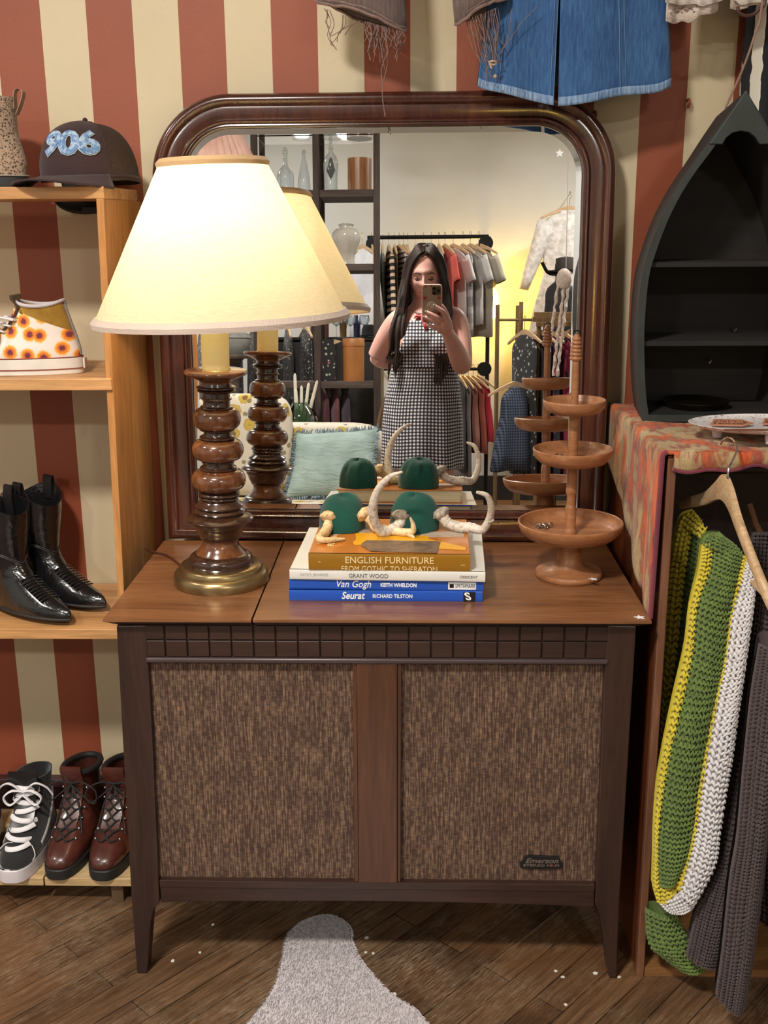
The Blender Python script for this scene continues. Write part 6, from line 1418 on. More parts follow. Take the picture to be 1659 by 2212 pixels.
specs=[ # px, yaw deg, material, name, label, cat, opts
 (782,60,gmat('plain','white cotton shirt',(.62,.62,.66)),'white_blouse','white blouse hanging outside the left end of the pipe rack','blouse',dict(L=.62,sleeve='long',w=.38)),
 (803,80,gmat('plain','cream cotton',(.60,.54,.44)),'cream_cardigan','cream knit cardigan first inside the left post of the pipe rack','cardigan',dict(L=.6,sleeve='long')),
 (826,84,gmat('speck','grey teal tweed',(.03,.06,.06),(.25,.30,.28),160),'tweed_jumper','speckled dark teal jumper beside the shelving post','top',dict(L=.60)),
 (840,80,gmat('hstripe','black cream stripes',(.012,.012,.012),(.62,.45,.33),22,.5),'striped_sweater','sweater with bold black and cream stripes','sweater',dict(L=.62,sleeve='long')),
 (852,82,gmat('plain','brown jersey',(.13,.09,.05)),'brown_shirt','olive brown shirt between two striped tops','shirt',dict(L=.5)),
 (862,70,gmat('hstripe','white dark thin stripes',(.60,.50,.48),(.03,.015,.03),30,.62),'striped_tee','white tee with thin dark stripes','tee',dict(L=.36,sleeve='short')),
 (872,76,gmat('plain','light denim shirt',(.16,.28,.36)),'denim_shirt','light blue denim shirt left of the person head','shirt',dict(L=.5)),
 (880,84,gmat('plain','black jersey',(.012,.012,.015)),'black_jumper','black jumper behind the hair of the person','top',dict(L=.7)),
 (897,84,gmat('plain','dark grey wool',(.06,.055,.06)),'grey_jumper','dark grey jumper hidden mostly by the person','jumper',dict(L=.6)),
 (915,84,gmat('plain','navy cotton',(.02,.03,.08)),'navy_jumper','navy jumper directly behind the person','top',dict(L=.6)),
 (932,84,gmat('plain','tan suede',(.30,.17,.08)),'tan_shirt','tan shirt directly behind the person','shirt',dict(L=.6)),
 (948,80,gmat('plain','pale grey wool',(.40,.39,.40)),'pale_sweater','pale grey sweater right behind the hair','sweater',dict(L=.6)),
 (961,72,gmat('plain','coral red cotton',(.55,.07,.05)),'coral_shirt','coral red collared shirt right of the person head','shirt',dict(L=.52,sleeve='short')),
 (979,60,m_flor('white rose print',(.58,.56,.56),(.50,.10,.08),(.2,.2,.22),14,.16),'rose_print_tee','white tee with small red rose print','tee',dict(L=.50,sleeve='short',w=.34)),
 (1000,68,gmat('hstripe','grey striped knit',(.46,.45,.44),(.30,.29,.29),9,.4),'grey_shirt','grey shirt between the rose tee and light tee','shirt',dict(L=.60,w=.34)),
 (1016,60,gmat('plain','heather grey jersey',(.50,.49,.48)),'grey_tee','light heather grey tee near the right post','tee',dict(L=.52,sleeve='short',w=.34)),
 (1034,54,gmat('plain','oatmeal linen',(.44,.40,.33)),'oatmeal_tee','oatmeal linen tee, last before the right post','tee',dict(L=.60,sleeve='short',w=.34)),
]
for i,(px,yw_,m,nm,lb,ct,op) in enumerate(specs):
    p=MY(px,530,RY); garment(nm,lb,ct,(p.x,RY,ZH),math.radians(yw_),m,seed=i,th=.016,**op)
# lower bar
lows=[(992,75,gmat('plain','charcoal jersey',(.05,.045,.05)),'charcoal_skirt','charcoal skirt on the lower rack bar beside the elbow','skirt',.62),
 (1001,70,gmat('plain','grey brown linen',(.20,.17,.16)),'taupe_skirt','taupe crinkled skirt on the lower rack bar','skirt',.70),
 (1012,66,gmat('plain','dusty rose cotton',(.28,.11,.08)),'rose_skirt','dusty rose skirt on the lower rack bar','skirt',.46),
 (1022,60,gmat('plain','rust cotton',(.30,.07,.05)),'rust_skirt','rust coloured skirt between the dusty rose and red skirts','skirt',.5),
 (1032,55,gmat('plain','crimson cotton',(.42,.015,.04)),'red_skirt','crimson red skirt last on the lower rack bar','skirt',.42)]
for i,(px,yw_,m,nm,lb,ct,L_) in enumerate(lows):
    p=MY(px,830,RY); garment(nm,lb,ct,(p.x,RY,lowz-.078),math.radians(yw_),m,w=.30,L=L_,th=.018,flare=.3,seed=i+30,hlabel='amber-lit wooden hanger on the lower bar of the pipe rack',hgroup='wooden hangers on the lower rack bar')
# dark patterned dresses left (behind sofa)
DY=-2.52
dl=MY(420,715,DY); dr=MY(676,715,DY); dz=MY(600,712,DY).z
rk2=thing('wooden_rack','dark wooden clothes rack full of dark floral dresses behind the sofa','clothes rack',((dl.x+dr.x)/2,DY,0))
obj('rail_bar',MB().tube([(dl.x,DY,dz+.08),(dr.x,DY,dz+.08)],.014,12),OLD,rk2)
for x in (dl.x,dr.x): obj('post',MB().tube([(x,DY,0),(x,DY,dz+.12)],.016,12),OLD,rk2)
cols=[('grey leaf print',(.02,.02,.02),(.30,.30,.29),(.12,.12,.12)),('white sprig print',(.014,.014,.014),(.5,.5,.48),(.2,.2,.2)),('rose sprig print',(.02,.012,.014),(.25,.10,.14),(.3,.3,.28)),('charcoal leaf print',(.018,.02,.02),(.22,.24,.24),(.1,.1,.1)),('white bloom print',(.012,.012,.013),(.6,.6,.57),(.3,.3,.3)),('ash print',(.03,.03,.03),(.34,.33,.32),(.12,.11,.1)),('black petal print',(.010,.010,.010),(.4,.4,.4),(.5,.12,.2))]
DL=['dark dress with grey leaf print at the left end of the wooden rack','black dress with white sprigs behind the grey jar','black dress with rose sprigs under the lamp reflection','charcoal dress with faint leaf print on the wooden rack','black dress with bold white blooms by the weathered post','ash grey printed dress behind the candles','black dress with petals at the right end of the wooden rack']
for i,(nm,a,b,c) in enumerate(cols):
    x=lerp(dl.x+.05,dr.x-.05,i/6); garment('printed_dress',DL[i],'dress',(x,DY,dz),math.radians(70+3*(i%3)),m_flor(nm,a,b,c,26+4*i,.42),w=.32,L=.95,th=.03,flare=.2,seed=i+9,hlabel='pale wooden hanger on the dark wooden rack',hgroup='wooden hangers on the dark wooden rack')
# burgundy things under the low shelf
for i,(px,c,lb) in enumerate(((700,(.10,.02,.03),'burgundy trousers hanging under the lowest shelf board, left'),(722,(.16,.05,.06),'dusty burgundy trousers hanging under the lowest shelf board'),(745,(.05,.03,.05),'dark plum trousers hanging under the lowest shelf board'))):
    p=MY(px,840,SY2-.14); garment('folded_trousers',lb,'trousers',(p.x,SY2-.14,zC_-.041),math.radians(70),gmat('plain','burgundy cloth %d'%i,c),w=.20,L=.62,th=.02,flare=-.1,hang=False,neck=.9,seed=i)
# grey jar
p=MY(505,765,-1.75); t=thing('stoneware_jar','grey stoneware jar seen behind the candle sleeve of the lamp','jar',(p.x,-1.75,p.z)); 
GRJ=pm('grey stoneware',(.20,.20,.19),.35,0,.15,10,coat=.2)
obj('body',MB().lathe([(0,0),(.07,0),(.075,.01),(.085,.03),(.098,.07),(.094,.09),(.097,.095),(.085,.115),(.05,.13),(.046,.14),(.052,.15),(.03,.15),(0,.13)],(p.x,-1.75,p.z),n=40),GRJ,t); obj('collar',MB().lathe([(.097,.086),(.101,.090),(.097,.096)],(p.x,-1.75,p.z),n=40),GRJ,t)
st=thing('side_table','dark side table under the grey stoneware jar, behind the sofa','table',(p.x,-1.75,0)); obj('top',MB().lathe([(0,p.z-.025),(.15,p.z-.025),(.155,p.z-.012),(.15,p.z-.001),(0,p.z-.001)],(p.x,-1.75,0),n=32),OLD,st); obj('pedestal',MB().lathe([(0,.0),(.13,.0),(.12,.02),(.03,.05),(.022,.2),(.03,p.z-.05),(.06,p.z-.025),(0,p.z-.025)],(p.x,-1.75,0),n=24),OLD,st)
# sofa
def m_sofa():
    t=NT('cream floral upholstery'); co=t.coord('Object'); v=t.n.new('ShaderNodeTexVoronoi'); t.l.new(co,v.inputs[0]); v.inputs['Scale'].default_value=9; v.inputs['Randomness'].default_value=.8
    n=t.noise(co,40,4,.6); d=t.math('ADD',v.outputs['Distance'],t.math('MULTIPLY',n,.22))
    c=t.ramp(d,[(.22,(.16,.08,.02)),(.30,(.50,.36,.06)),(.42,(.42,.30,.06)),(.47,(.60,.55,.46)),(.60,(.58,.53,.44))]); lf=t.vor(t.coord('Object',loc=(4,2,7)),17); c=t.mix(t.ramp(t.math('ADD',lf,t.math('MULTIPLY',n,.3)),[(.34,.85),(.40,0)]),c,(.16,.13,.05)); 
    t.set(Base_Color=c,Roughness=.85,Sheen_Weight=.2); return t.m
SOF=m_sofa()
sbz=MY(700,914,-1.42).z; sxl=MY(395,900,-1.3).x; sxr=MY(832,915,-1.42).x
so=thing('floral_sofa','cream sofa with sunflower and leaf print behind the person','sofa',((sxl+sxr)/2,-1.2,0))
def cush(a,b,pw=.5): 
    a=Vector(a);b=Vector(b); c=(a+b)/2; h=(b-a)/2; 
    def sp(u,s): return s*abs(u)**pw*(1 if u>0 else -1)
    rings=[]
    for i in range(13):
        ph=-PI/2+PI*i/12; ph=max(min(ph,PI/2-.02),-PI/2+.02); rings.append([c+Vector((sp(cos(q),abs(cos(ph))**pw)*h.x,sp(sin(q),abs(cos(ph))**pw)*h.y,sp(sin(ph),1)*h.z)) for q in [2*PI*j/40 for j in range(40)]])
    return MB().loft(rings)
obj('back',cush((sxl,-1.60,.10),(sxr,-1.36,sbz),.28),SOF,so); obj('base',cush((sxl,-1.55,.08),(sxr,-.80,.26),.2),SOF,so)
xm=(sxl+sxr)/2
obj('seat_cushion',cush((sxl+.10,-1.36,.25),(xm,-.80,.36),.3),SOF,so); obj('seat_cushion',cush((xm,-1.36,.25),(sxr-.10,-.80,.36),.3),SOF,so)
for a,b in ((sxl-.06,sxl+.10),(sxr-.10,sxr+.04)): obj('arm',cush((a,-1.55,.08),(b,-.80,.50),.35),SOF,so)
for x in (sxl+.05,sxr-.05):
    for y in (-1.5,-.86): obj('leg',MB().lathe([(0,0),(.018,0),(.026,.10),(0,.10)],(x,y,0),n=14),OLD,so)
ftz=MY(500,850,-1.30).z; fx0,fx1=MY(420,870,-1.30).x,MY(632,870,-1.30).x
fp_=thing('floral_pillow','large cream sunflower-print pillow leaning on the sofa back behind the lamp','pillow',((fx0+fx1)/2,-1.27,.36))
obj('cover',cush((fx0,-1.36,.365),(fx1,-1.21,ftz),.4),SOF,fp_)
# teal cushion
TEL=NT('pale teal linen'); co=TEL.coord('Object'); TEL.set(Base_Color=TEL.ramp(TEL.noise(co,7,4),[(.3,(.22,.31,.29)),(.7,(.33,.43,.41))]),Roughness=.85); TEL.bump(TEL.noise(TEL.coord('Object',scale=(4,4,14)),2.2,5,.6,1.),.6,.02); TEL=TEL.m
FRG=gmat('speck','blue grey fringe',(.16,.24,.30),(.30,.40,.46),180)
tlp=MY(641,935,-1.30); trp=MY(815,925,-1.30); brp=MY(808,1088,-1.16); blp=MY(618,1090,-1.16)
tl,tr_,br_,bl2=[Vector(q) for q in (tlp,trp,brp,blp)]
for q in (br_,bl2): q.z=max(q.z,.372)
cc_=(tl+tr_+br_+bl2)/4; nrm=((tr_-tl).cross(bl2-tl)).normalized(); nrm=nrm if nrm.y>0 else -nrm
tc_=thing('teal_pillow','pale teal linen pillow with frayed blue-grey fringe on the sofa','pillow',tuple(cc_))
def pil(sgn):
    def fn(u,v):
        p=(bl2.lerp(br_,u)).lerp(tl.lerp(tr_,u),v); e=(1-abs(2*u-1)**3)*(1-abs(2*v-1)**3); pin=.035*(1-abs(2*u-1))*0
        p=p+(cc_-p)*.06*((4*u*(1-u))*(1-4*v*(1-v))+(4*v*(1-v))*(1-4*u*(1-u)))
        return p+nrm*(sgn*.055*e**.6+.004*sin(u*17+v*5)*sin(v*13)*e+.004*sin(9*(u+v)+sgn))
    return fn
mb=MB().grid(pil(1),30,30); mb.grid(lambda u,v:pil(-1)(1-u,v),30,30); obj('cover',mb,TEL,tc_,ang=80)
mb=MB(); r_=random.Random(5); ed=[bl2,br_,tr_,tl,bl2]; vs=[];fs=[]
for k in range(4):
    a,b=ed[k],ed[k+1]; ot=((a+b)/2-cc_).normalized()
    for i in range(150):
        u=r_.random(); p=a.lerp(b,u)+(cc_-a.lerp(b,u))*.06*4*u*(1-u)-ot*.004; d=(ot+(b-a).normalized()*r_.uniform(-.6,.6)+nrm*r_.uniform(-.5,.6)).normalized()*r_.uniform(.018,.036); s=(b-a).normalized()*.0022; bb_=len(vs); m=p+d*.6+nrm*r_.uniform(-.006,.006); vs+=[p-s,p+s,m+s,p+d,m-s]; fs.append((bb_,bb_+1,bb_+2,bb_+3,bb_+4))
mb.add(vs,fs); obj('fringe',mb,FRG,tc_,kind='stuff',smooth=False)
# green glass vessel with candles behind the sofa
gp=MY(648,905,-1.82); gz=gp.z-.10
t=thing('green_bottle','wide dark green glass bottle vase holding white candles behind the teal pillow','vase',(gp.x,-1.82,gz)); obj('body',MB().lathe([(0,0),(.10,0),(.11,.02),(.11,.10),(.09,.14),(.055,.175),(.050,.19),(.053,.195)],(gp.x,-1.82,gz),n=32),TGG,t)
WAX=pm('white wax',(.62,.58,.48),.5)
for i,(dx,dz_,lean) in enumerate(((-.028,.34,-.02),(-.008,.25,-.06),(.008,.27,.02),(.02,.29,.14),(.032,.31,.26))):
    b=Vector((gp.x+dx*.7,-1.82+.01*(i%2),gz+.02)); e=b+Vector((sin(lean)*dz_,0,cos(lean)*dz_)); obj('taper_candle',MB().tube([b,b.lerp(e,.5),b.lerp(e,.96),e],[.011,.0105,.0085,.003],10),WAX,label='white taper candle standing in the green bottle vase',cat='candle',group='white taper candles in the green bottle vase')
t=thing('plant_stand','dark stand carrying the green bottle vase behind the sofa','stand',(gp.x,-1.82,0)); obj('top',MB().bb((gp.x-.13,-1.94,gz-.022),(gp.x+.13,-1.70,gz-.001)),OLD,t,smooth=False)
for sx_ in (-.11,.11):
    for sy_ in (-1.92,-1.72): obj('leg',MB().bb((gp.x+sx_-.012,sy_-.012,0),(gp.x+sx_+.012,sy_+.012,gz-.022)),OLD,t,smooth=False)
# pink pleated lamp at the upper left of the mirror
pp_=MY(446,285,-1.75); zt2=pp_.z
def m_pleat():
    t=NT('pink pleated fabric'); co=t.coord('Object'); t.set(Base_Color=t.ramp(t.noise(co,8),[(.3,(.50,.30,.24)),(.7,(.62,.40,.33))]),Roughness=.8); return t.m
fl_=thing('floor_lamp','tall floor lamp with pleated pink shade at the upper left of the mirror','floor lamp',(pp_.x,-1.75,0))
rings=[]
for k in range(9):
    f=k/8; r0_=.185+.13*f; rings.append([Vector((pp_.x+(r0_+(.007 if j%2 else -.004))*cos(2*PI*j/80),-1.75+(r0_+(.007 if j%2 else -.004))*sin(2*PI*j/80),zt2-.26*f)) for j in range(80)])
obj('pleated_shade',MB().loft(rings,cap=False),m_pleat(),fl_,smooth=False); obj('top_trim',MB().lathe([(.183,0),(.190,.0),(.192,.010),(.183,.012)],(pp_.x,-1.75,zt2),n=60),pm('amber braid',(.55,.25,.06),.6),fl_)
obj('pole',MB().tube([(pp_.x,-1.75,.02),(pp_.x,-1.75,zt2-.02)],.012,12),BRASS,fl_); obj('base',MB().lathe([(0,0),(.14,0),(.14,.012),(.05,.03),(.014,.04),(0,.04)],(pp_.x,-1.75,0),n=36),BRASS,fl_)
# small bowl pendants near the back wall
for px,lb in ((652,'left of the two small glowing bowl pendants near the mirror top'),(745,'right of the two small glowing bowl pendants near the mirror top')):
    p=MY(px,285,-3.35); z=min(p.z+.02,CEIL-.06); ceil_lamp(p.x,-3.35,lb,.072,CEIL,max(0,CEIL-.035-z-.02))
# wall sconce
wl=MY(1058,650,YB+.12)
sc_t=thing('wall_sconce','glowing yellow glass wall sconce behind the pipe rack','wall lamp',(wl.x,YB+.12,wl.z))
AMB=emis('glowing amber glass',(1,.60,.09),170.)
obj('glass_shade',MB().lathe([(.02,.10),(.05,.07),(.062,.02),(.060,-.06),(.045,-.12),(.03,-.13)],(wl.x,YB+.12,wl.z),n=28),AMB,sc_t); obj('arm',MB().tube(spl([(wl.x,YB+.12,wl.z+.10),(wl.x,YB+.12,wl.z+.15),(wl.x,YB+.05,wl.z+.17),(wl.x,YB+.004,wl.z+.14)],5),.008,8),RODM,sc_t); obj('wall_plate',MB().lathe([(0,0),(.05,0),(.05,.010),(0,.012)],(wl.x,YB+.012,wl.z+.14),n=24,R=Matrix.Rotation(PI/2,3,'X')),RODM,sc_t)
# bamboo garment racks at the right
BAM=wood('bamboo pole',(.13,.07,.025),(.22,.13,.05),(.30,.19,.08),'Z',.7,.5)
BY_=-2.9
def bpost(px,py,Y): return MY(px,py,Y)
bk_=thing('bamboo_rack','bamboo pole clothes rack with crossbar in front of the yellow-lit wall','clothes rack',(.45,BY_,0))
a=bpost(1075,658,BY_); b=bpost(1126,652,BY_); c=bpost(1118,660,BY_-.35); d_=bpost(1165,692,BY_)
obj('post',MB().tube([(a.x,BY_,0),(a.x,BY_,a.z)],.014,12),BAM,bk_); obj('post',MB().tube([(b.x,BY_,0),(b.x,BY_,b.z)],.014,12),BAM,bk_); obj('post',MB().tube([(c.x,BY_-.35,0),(c.x,BY_-.35,c.z)],.012,12),BAM,bk_)
zb1=bpost(1100,691,BY_).z; obj('crossbar',MB().tube([(a.x-.01,BY_,zb1),(d_.x+.4,BY_,zb1)],.009,10),BAM,bk_); obj('post',MB().tube([(d_.x+.38,BY_,0),(d_.x+.38,BY_,zb1+.1)],.014,12),BAM,bk_)
wr=thing('plank_rack','wooden plank clothes rack packed with dark patterned dresses at the right of the mirror','clothes rack',(.75,-2.3,0)); WY_=-2.3
e0=MY(1150,690,WY_); zwr=e0.z
for k,(dz2,dy2,ln) in enumerate(((.0,0,.62),(.03,-.03,.60),(-.03,.03,.30))): obj('top_plank',MB().bb((e0.x+.01*k,WY_+dy2-.012,zwr+dz2-.014),(e0.x+ln,WY_+dy2+.012,zwr+dz2+.014)),BAM,wr,bev=.002,smooth=False)
for x in (e0.x+.04,e0.x+.58): obj('post',MB().tube([(x,WY_,0),(x,WY_,zwr-.03)],.014,12),BAM,wr)
rs_=[(1118,8,m_flor('grey bloom print',(.02,.02,.022),(.40,.40,.38),(.1,.1,.1),30,.42),'black dress with grey blooms at the left end of the plank rack',.85,.33),
 (1150,10,gmat('plain','black crepe',(.012,.012,.014)),'plain black dress on the plank rack',.9,.34),
 (1172,14,m_flor('bright patchwork print',(.02,.02,.03),(.40,.03,.12),(.05,.25,.28),18,.5),'magenta and teal patchwork dress on the plank rack',.95,.34),
 (1195,12,m_flor('pink floral print',(.25,.02,.06),(.02,.02,.03),(.5,.3,.05),16,.5),'crimson dress with dark florals on the plank rack',.9,.34),
 (1218,12,m_flor('multi stripe print',(.03,.03,.05),(.45,.2,.04),(.10,.28,.32),14,.5),'orange and blue patterned dress nearest the tray reflection',.95,.34),
 (1245,12,gmat('plain','wine velvet',(.12,.01,.04)),'wine red dress at the right end of the plank rack',.95,.34)]
for i,(px,yd,m,lb,L_,w_) in enumerate(rs_):
    p=MY(px+16,720,WY_); garment('long_dress',lb,'dress',(p.x,WY_-.04,zwr-.09),math.radians(yd+56),m,w=.30,L=L_,th=.020,flare=.2,seed=i+50,hlabel='wooden hanger on the plank rack',hgroup='wooden hangers on the plank rack')
gq=MY(1118,830,-2.45)
garment('gingham_dress','small blue gingham dress flaring out beside the black floral dress','dress',(gq.x-.030,-2.20,gq.z-.01),math.radians(-38),gmat('check','blue gingham',(.010,.014,.035),(.10,.13,.20),60),w=.20,L=.50,th=.05,flare=.75,seed=77,hlabel='wooden hanger hooked on the side of the plank rack',hgroup='wooden hangers on the side of the plank rack')
gq2=MY(1145,950,-2.15)
# black coat and hat on stand, macrame
cs_=MY(1192,600,-2.75)
t=thing('coat_stand','black coat stand with a black coat near the lace dress','coat stand',(cs_.x+.04,-2.75,0)); obj('pole',MB().tube([(cs_.x+.04,-2.75,.02),(cs_.x+.04,-2.75,cs_.z+.12)],.018,12),RODM,t); obj('base',MB().lathe([(0,0),(.16,0),(.16,.015),(.03,.04),(0,.04)],(cs_.x+.04,-2.75,0),n=30),RODM,t)
for s in (-1,1): obj('arm',MB().tube(spl([(cs_.x+.04,-2.75,cs_.z+.02),(cs_.x+.04+s*.07,-2.70,cs_.z+.03),(cs_.x+.04+s*.11,-2.68,cs_.z+.09)],5),.012,8),RODM,t)
garment('black_coat','black coat hanging in a bundle on the coat stand','coat',(cs_.x+.045,-2.64,cs_.z-.02),math.radians(30),gmat('plain','black wool',(.010,.010,.012)),w=.20,L=.42,th=.05,flare=.1,hang=False,seed=4)
hp_=MY(1224,588,-2.7); t=thing('felt_hat','dark brown felt hat on top of the coat stand','hat',(hp_.x,-2.72,hp_.z)); obj('crown',MB().lathe([(.075,0),(.072,.05),(.055,.09),(0,.10)],(hp_.x,-2.72,hp_.z),n=28),pm('dark brown felt',(.03,.022,.02),.9),t); obj('brim',MB().lathe([(.07,0),(.13,.004),(.132,.008),(.07,.006)],(hp_.x,-2.72,hp_.z),n=36),pm('dark brown felt',(.03,.022,.02),.9),t)
MAC=pm('cream macrame cord',(.58,.48,.42),.9,0,.2,60,bump=.4)
mp=MY(1222,610,-2.1); t=thing('macrame_hanger','cream knotted macrame hanger hanging in front of the black coat','macrame',(mp.x,-2.1,mp.z)); mb=MB(); r_=random.Random(8)
zlo=MY(1200,812,-2.1).z
for k,(xt,xo) in enumerate(((-.03,-.055),(.0,-.02),(.02,.0))):
    pts=[]
    for j in range(22):
        f=j/21; pts.append((mp.x+xt*1.2+(xo-xt)*f*1.6-.03*f+.004*sin(j*2.4+k),-2.1+.008*cos(j*2.4+k),mp.z+.06-(mp.z+.06-zlo)*f))
    mb=MB().tube(pts,[.0055+.0055*abs(sin(j*.9+k)) for j in range(22)],8); obj('knotted_cord',mb,MAC,t)
obj('ring_top',MB().sph((mp.x-.01,-2.1,mp.z+.02),(.045,.03,.06),16,12),MAC,t); obj('hanging_line',MB().tube([(mp.x,-2.1,mp.z+.07),(mp.x,-2.1,CEIL-.001)],.002,6),MAC,t)
# lace dress on the wall
LD=NT('sheer white lace'); co=LD.coord('Object'); LD.set(Base_Color=LD.ramp(LD.noise(co,30,4),[(.35,(.60,.56,.53)),(.6,(.72,.70,.67))]),Roughness=.9,Alpha=LD.ramp(LD.noise(co,25,3),[(.35,.65),(.6,1.)])); LD=LD.m
lp_=MY(1232,452,-3.55)
garment('lace_dress','long sheer white lace dress hanging high on the wall at the right','dress',(lp_.x,-3.62,lp_.z),math.radians(5),LD,w=.36,L=1.25,th=.05,flare=.9,sleeve='long',seed=12,hlabel='wooden hanger of the white lace dress',hgroup='hanger of the lace dress')
obj('wall_hook',MB().tube([(lp_.x,YB,lp_.z+.115),(lp_.x,-3.60,lp_.z+.115),(lp_.x,-3.60,lp_.z+.13)],.004,8),CHR,label='chrome wall hook above the white lace dress',cat='hook')
# bentwood chair partly behind the dress
bw=thing('rattan_chair','rattan hoop chair partly hidden behind the gingham dress','chair',(-.33,-1.75,0)); hpz=MY(826,790,-1.75)
obj('hoop',MB().tube([(hpz.x+.16+.19*cos(a),-1.78,.62+.36*sin(a)) for a in [PI*k/20*1.0 for k in range(21)]],.012,10),BAM,bw)
for k in range(5): x=hpz.x+.16+(k-2)*.07; obj('spindle',MB().tube([(x,-1.78,.45),(x,-1.78,.62+.36*math.sqrt(max(0,1-((k-2)*.07/.19)**2))-.01)],.006,8),BAM,bw)
obj('seat',MB().lathe([(0,.43),(.20,.43),(.205,.445),(.20,.46),(0,.46)],(hpz.x+.16,-1.62,0),n=32),BAM,bw)
for q in range(4): a=PI/4+q*PI/2; obj('leg',MB().tube([(hpz.x+.16+.14*cos(a),-1.62+.14*sin(a),.43),(hpz.x+.16+.18*cos(a),-1.62+.18*sin(a),.0)],.012,10),BAM,bw)
# ================================================================ phone
def CW(r,u,f): return Vector(C0+CR*r+CU*u+_f*f)
PF=frameM(CW(0,0,0),CR,CU)      # z axis points back towards the person
PF=Matrix(((CR[0],CU[0],_f[0],C0[0]),(CR[1],CU[1],_f[1],C0[1]),(CR[2],CU[2],_f[2],C0[2]),(0,0,0,1)))   # x right, y up, z towards the mirror
ph=thing('phone','smartphone in pale case with red starburst print held up by the person','phone',tuple(CW(-.0165,-.0475,-.012)))
def rrect(x0,x1,y0,y1,r,n=6):
    P=[]
    for cx_,cy_,a0 in ((x1-r,y1-r,0),(x0+r,y1-r,90),(x0+r,y0+r,180),(x1-r,y0+r,270)):
        for k in range(n+1): a=math.radians(a0+90*k/n); P.append((cx_+r*cos(a),cy_+r*sin(a)))
    return P
def slabr(x0,x1,y0,y1,r,z0,z1): return MB().prism(rrect(x0,x1,y0,y1,r),z1-z0,PF@Matrix.Translation((0,0,z0)))
CASE=pm('champagne case back',(.42,.33,.24),.25,.2,.1,9,coat=.4); RIMP=pm('pale pink case rim',(.72,.56,.54),.35); 
obj('case_back',slabr(-.0545,.0215,-.1215,.0265,.010,-.0110,-.0078),CASE,ph,smooth=False); obj('case_rim',slabr(-.0560,.0230,-.1230,.0280,.0115,-.0175,-.0088),RIMP,ph,bev=.001,smooth=False)
obj('screen',slabr(-.0535,.0205,-.1205,.0255,.009,-.0185,-.0176),pm('phone screen glass',(.01,.01,.012),.08),ph,smooth=False)
isl=obj('camera_island',slabr(-.0165,.0175,-.0135,.0215,.008,-.0078,-.0062),pm('smoky camera glass',(.10,.08,.05),.12,coat=.5),ph,bev=.0006,smooth=False)
for x,y in ((-.0075,.0125),(-.0075,-.0055),(.0085,.0035)): obj('lens',MB().lathe([(0,0),(.0062,0),(.0066,.0008),(.0066,.0016),(.0052,.0018),(.0045,.0010),(0,.0010)],(0,0,0),n=24).tf(PF@Matrix.Translation((x,y,-.0062))),pm('black lens',(.012,.012,.014),.08),isl)
REDS=pm('red starburst print',(.36,.035,.02),.5)
for x,y,r_ in ((-.0435,-.025,.0095),(.0115,-.025,.0095),(-.041,.020,.007),(-.019,.022,.006),(-.0435,-.117,.007),(.012,-.085,.009)):
    poly=[]
    for k in range(16): a=2*PI*k/16; q=r_ if k%2==0 else r_*.55; poly.append((min(max(x+q*cos(a),-.0535),.0205),min(max(y+q*sin(a),-.1205),.0255)))
    obj('starburst_print',MB().prism(poly,.0002,PF@Matrix.Translation((0,0,-.0078))),REDS,ph,smooth=False)
pg=obj('pop_grip',MB().lathe([(0,0),(.010,0),(.009,.003),(.0185,.0055),(.0195,.0065),(.0185,.0078),(0,.0080)],(0,0,0),n=32).tf(PF@Matrix.Translation((-.0165,-.055,-.0078))),pm('cream grip disc',(.55,.47,.38),.35),ph)
obj('grip_print',MB().tube([PF@Vector((-.0165+.013*cos(a),-.055+.013*sin(a),.0003)) for a in [PI+PI*k/10 for k in range(11)]],.0009,5),BLK,pg)
# ================================================================ person
SK=NT('skin'); co=SK.coord('Object'); SK.set(Base_Color=SK.ramp(SK.noise(co,9,4),[(.3,(.58,.31,.26)),(.7,(.68,.40,.345))]),Roughness=.5,Subsurface_Weight=.12,Subsurface_Radius=(.012,.005,.003)); SK=SK.m
per=thing('person','person with long dark hair in gingham dress holding up a phone, seen in the mirror','person',(-.06,-.38,0))
TOR=[(.74,-.066,-.385,.160,.110),(.82,-.066,-.388,.164,.118),(.90,-.062,-.388,.158,.112),(.98,-.058,-.382,.140,.100),(1.04,-.056,-.378,.133,.100),(1.10,-.054,-.370,.136,.112),(1.16,-.052,-.368,.142,.114),(1.21,-.050,-.374,.146,.098),(1.25,-.049,-.380,.140,.080),(1.280,-.050,-.382,.110,.066),(1.300,-.053,-.382,.072,.056),(1.325,-.055,-.378,.052,.052),(1.36,-.056,-.372,.048,.052),(1.40,-.056,-.365,.046,.05)]
def tor(z):
    if z<=TOR[0][0]: return TOR[0][1:]
    for a,b in zip(TOR,TOR[1:]):
        if a[0]<=z<=b[0]:
            t=(z-a[0])/(b[0]-a[0]); return tuple(lerp(a[i],b[i],t) for i in range(1,5))
    return TOR[-1][1:]
body=MB()
body.loft([[Vector((cx_+rx*cos(a),cy_+ry*sin(a),z)) for a in [2*PI*j/40 for j in range(40)]] for z,cx_,cy_,rx,ry in [tuple(s) for s in spl(TOR,4)]])
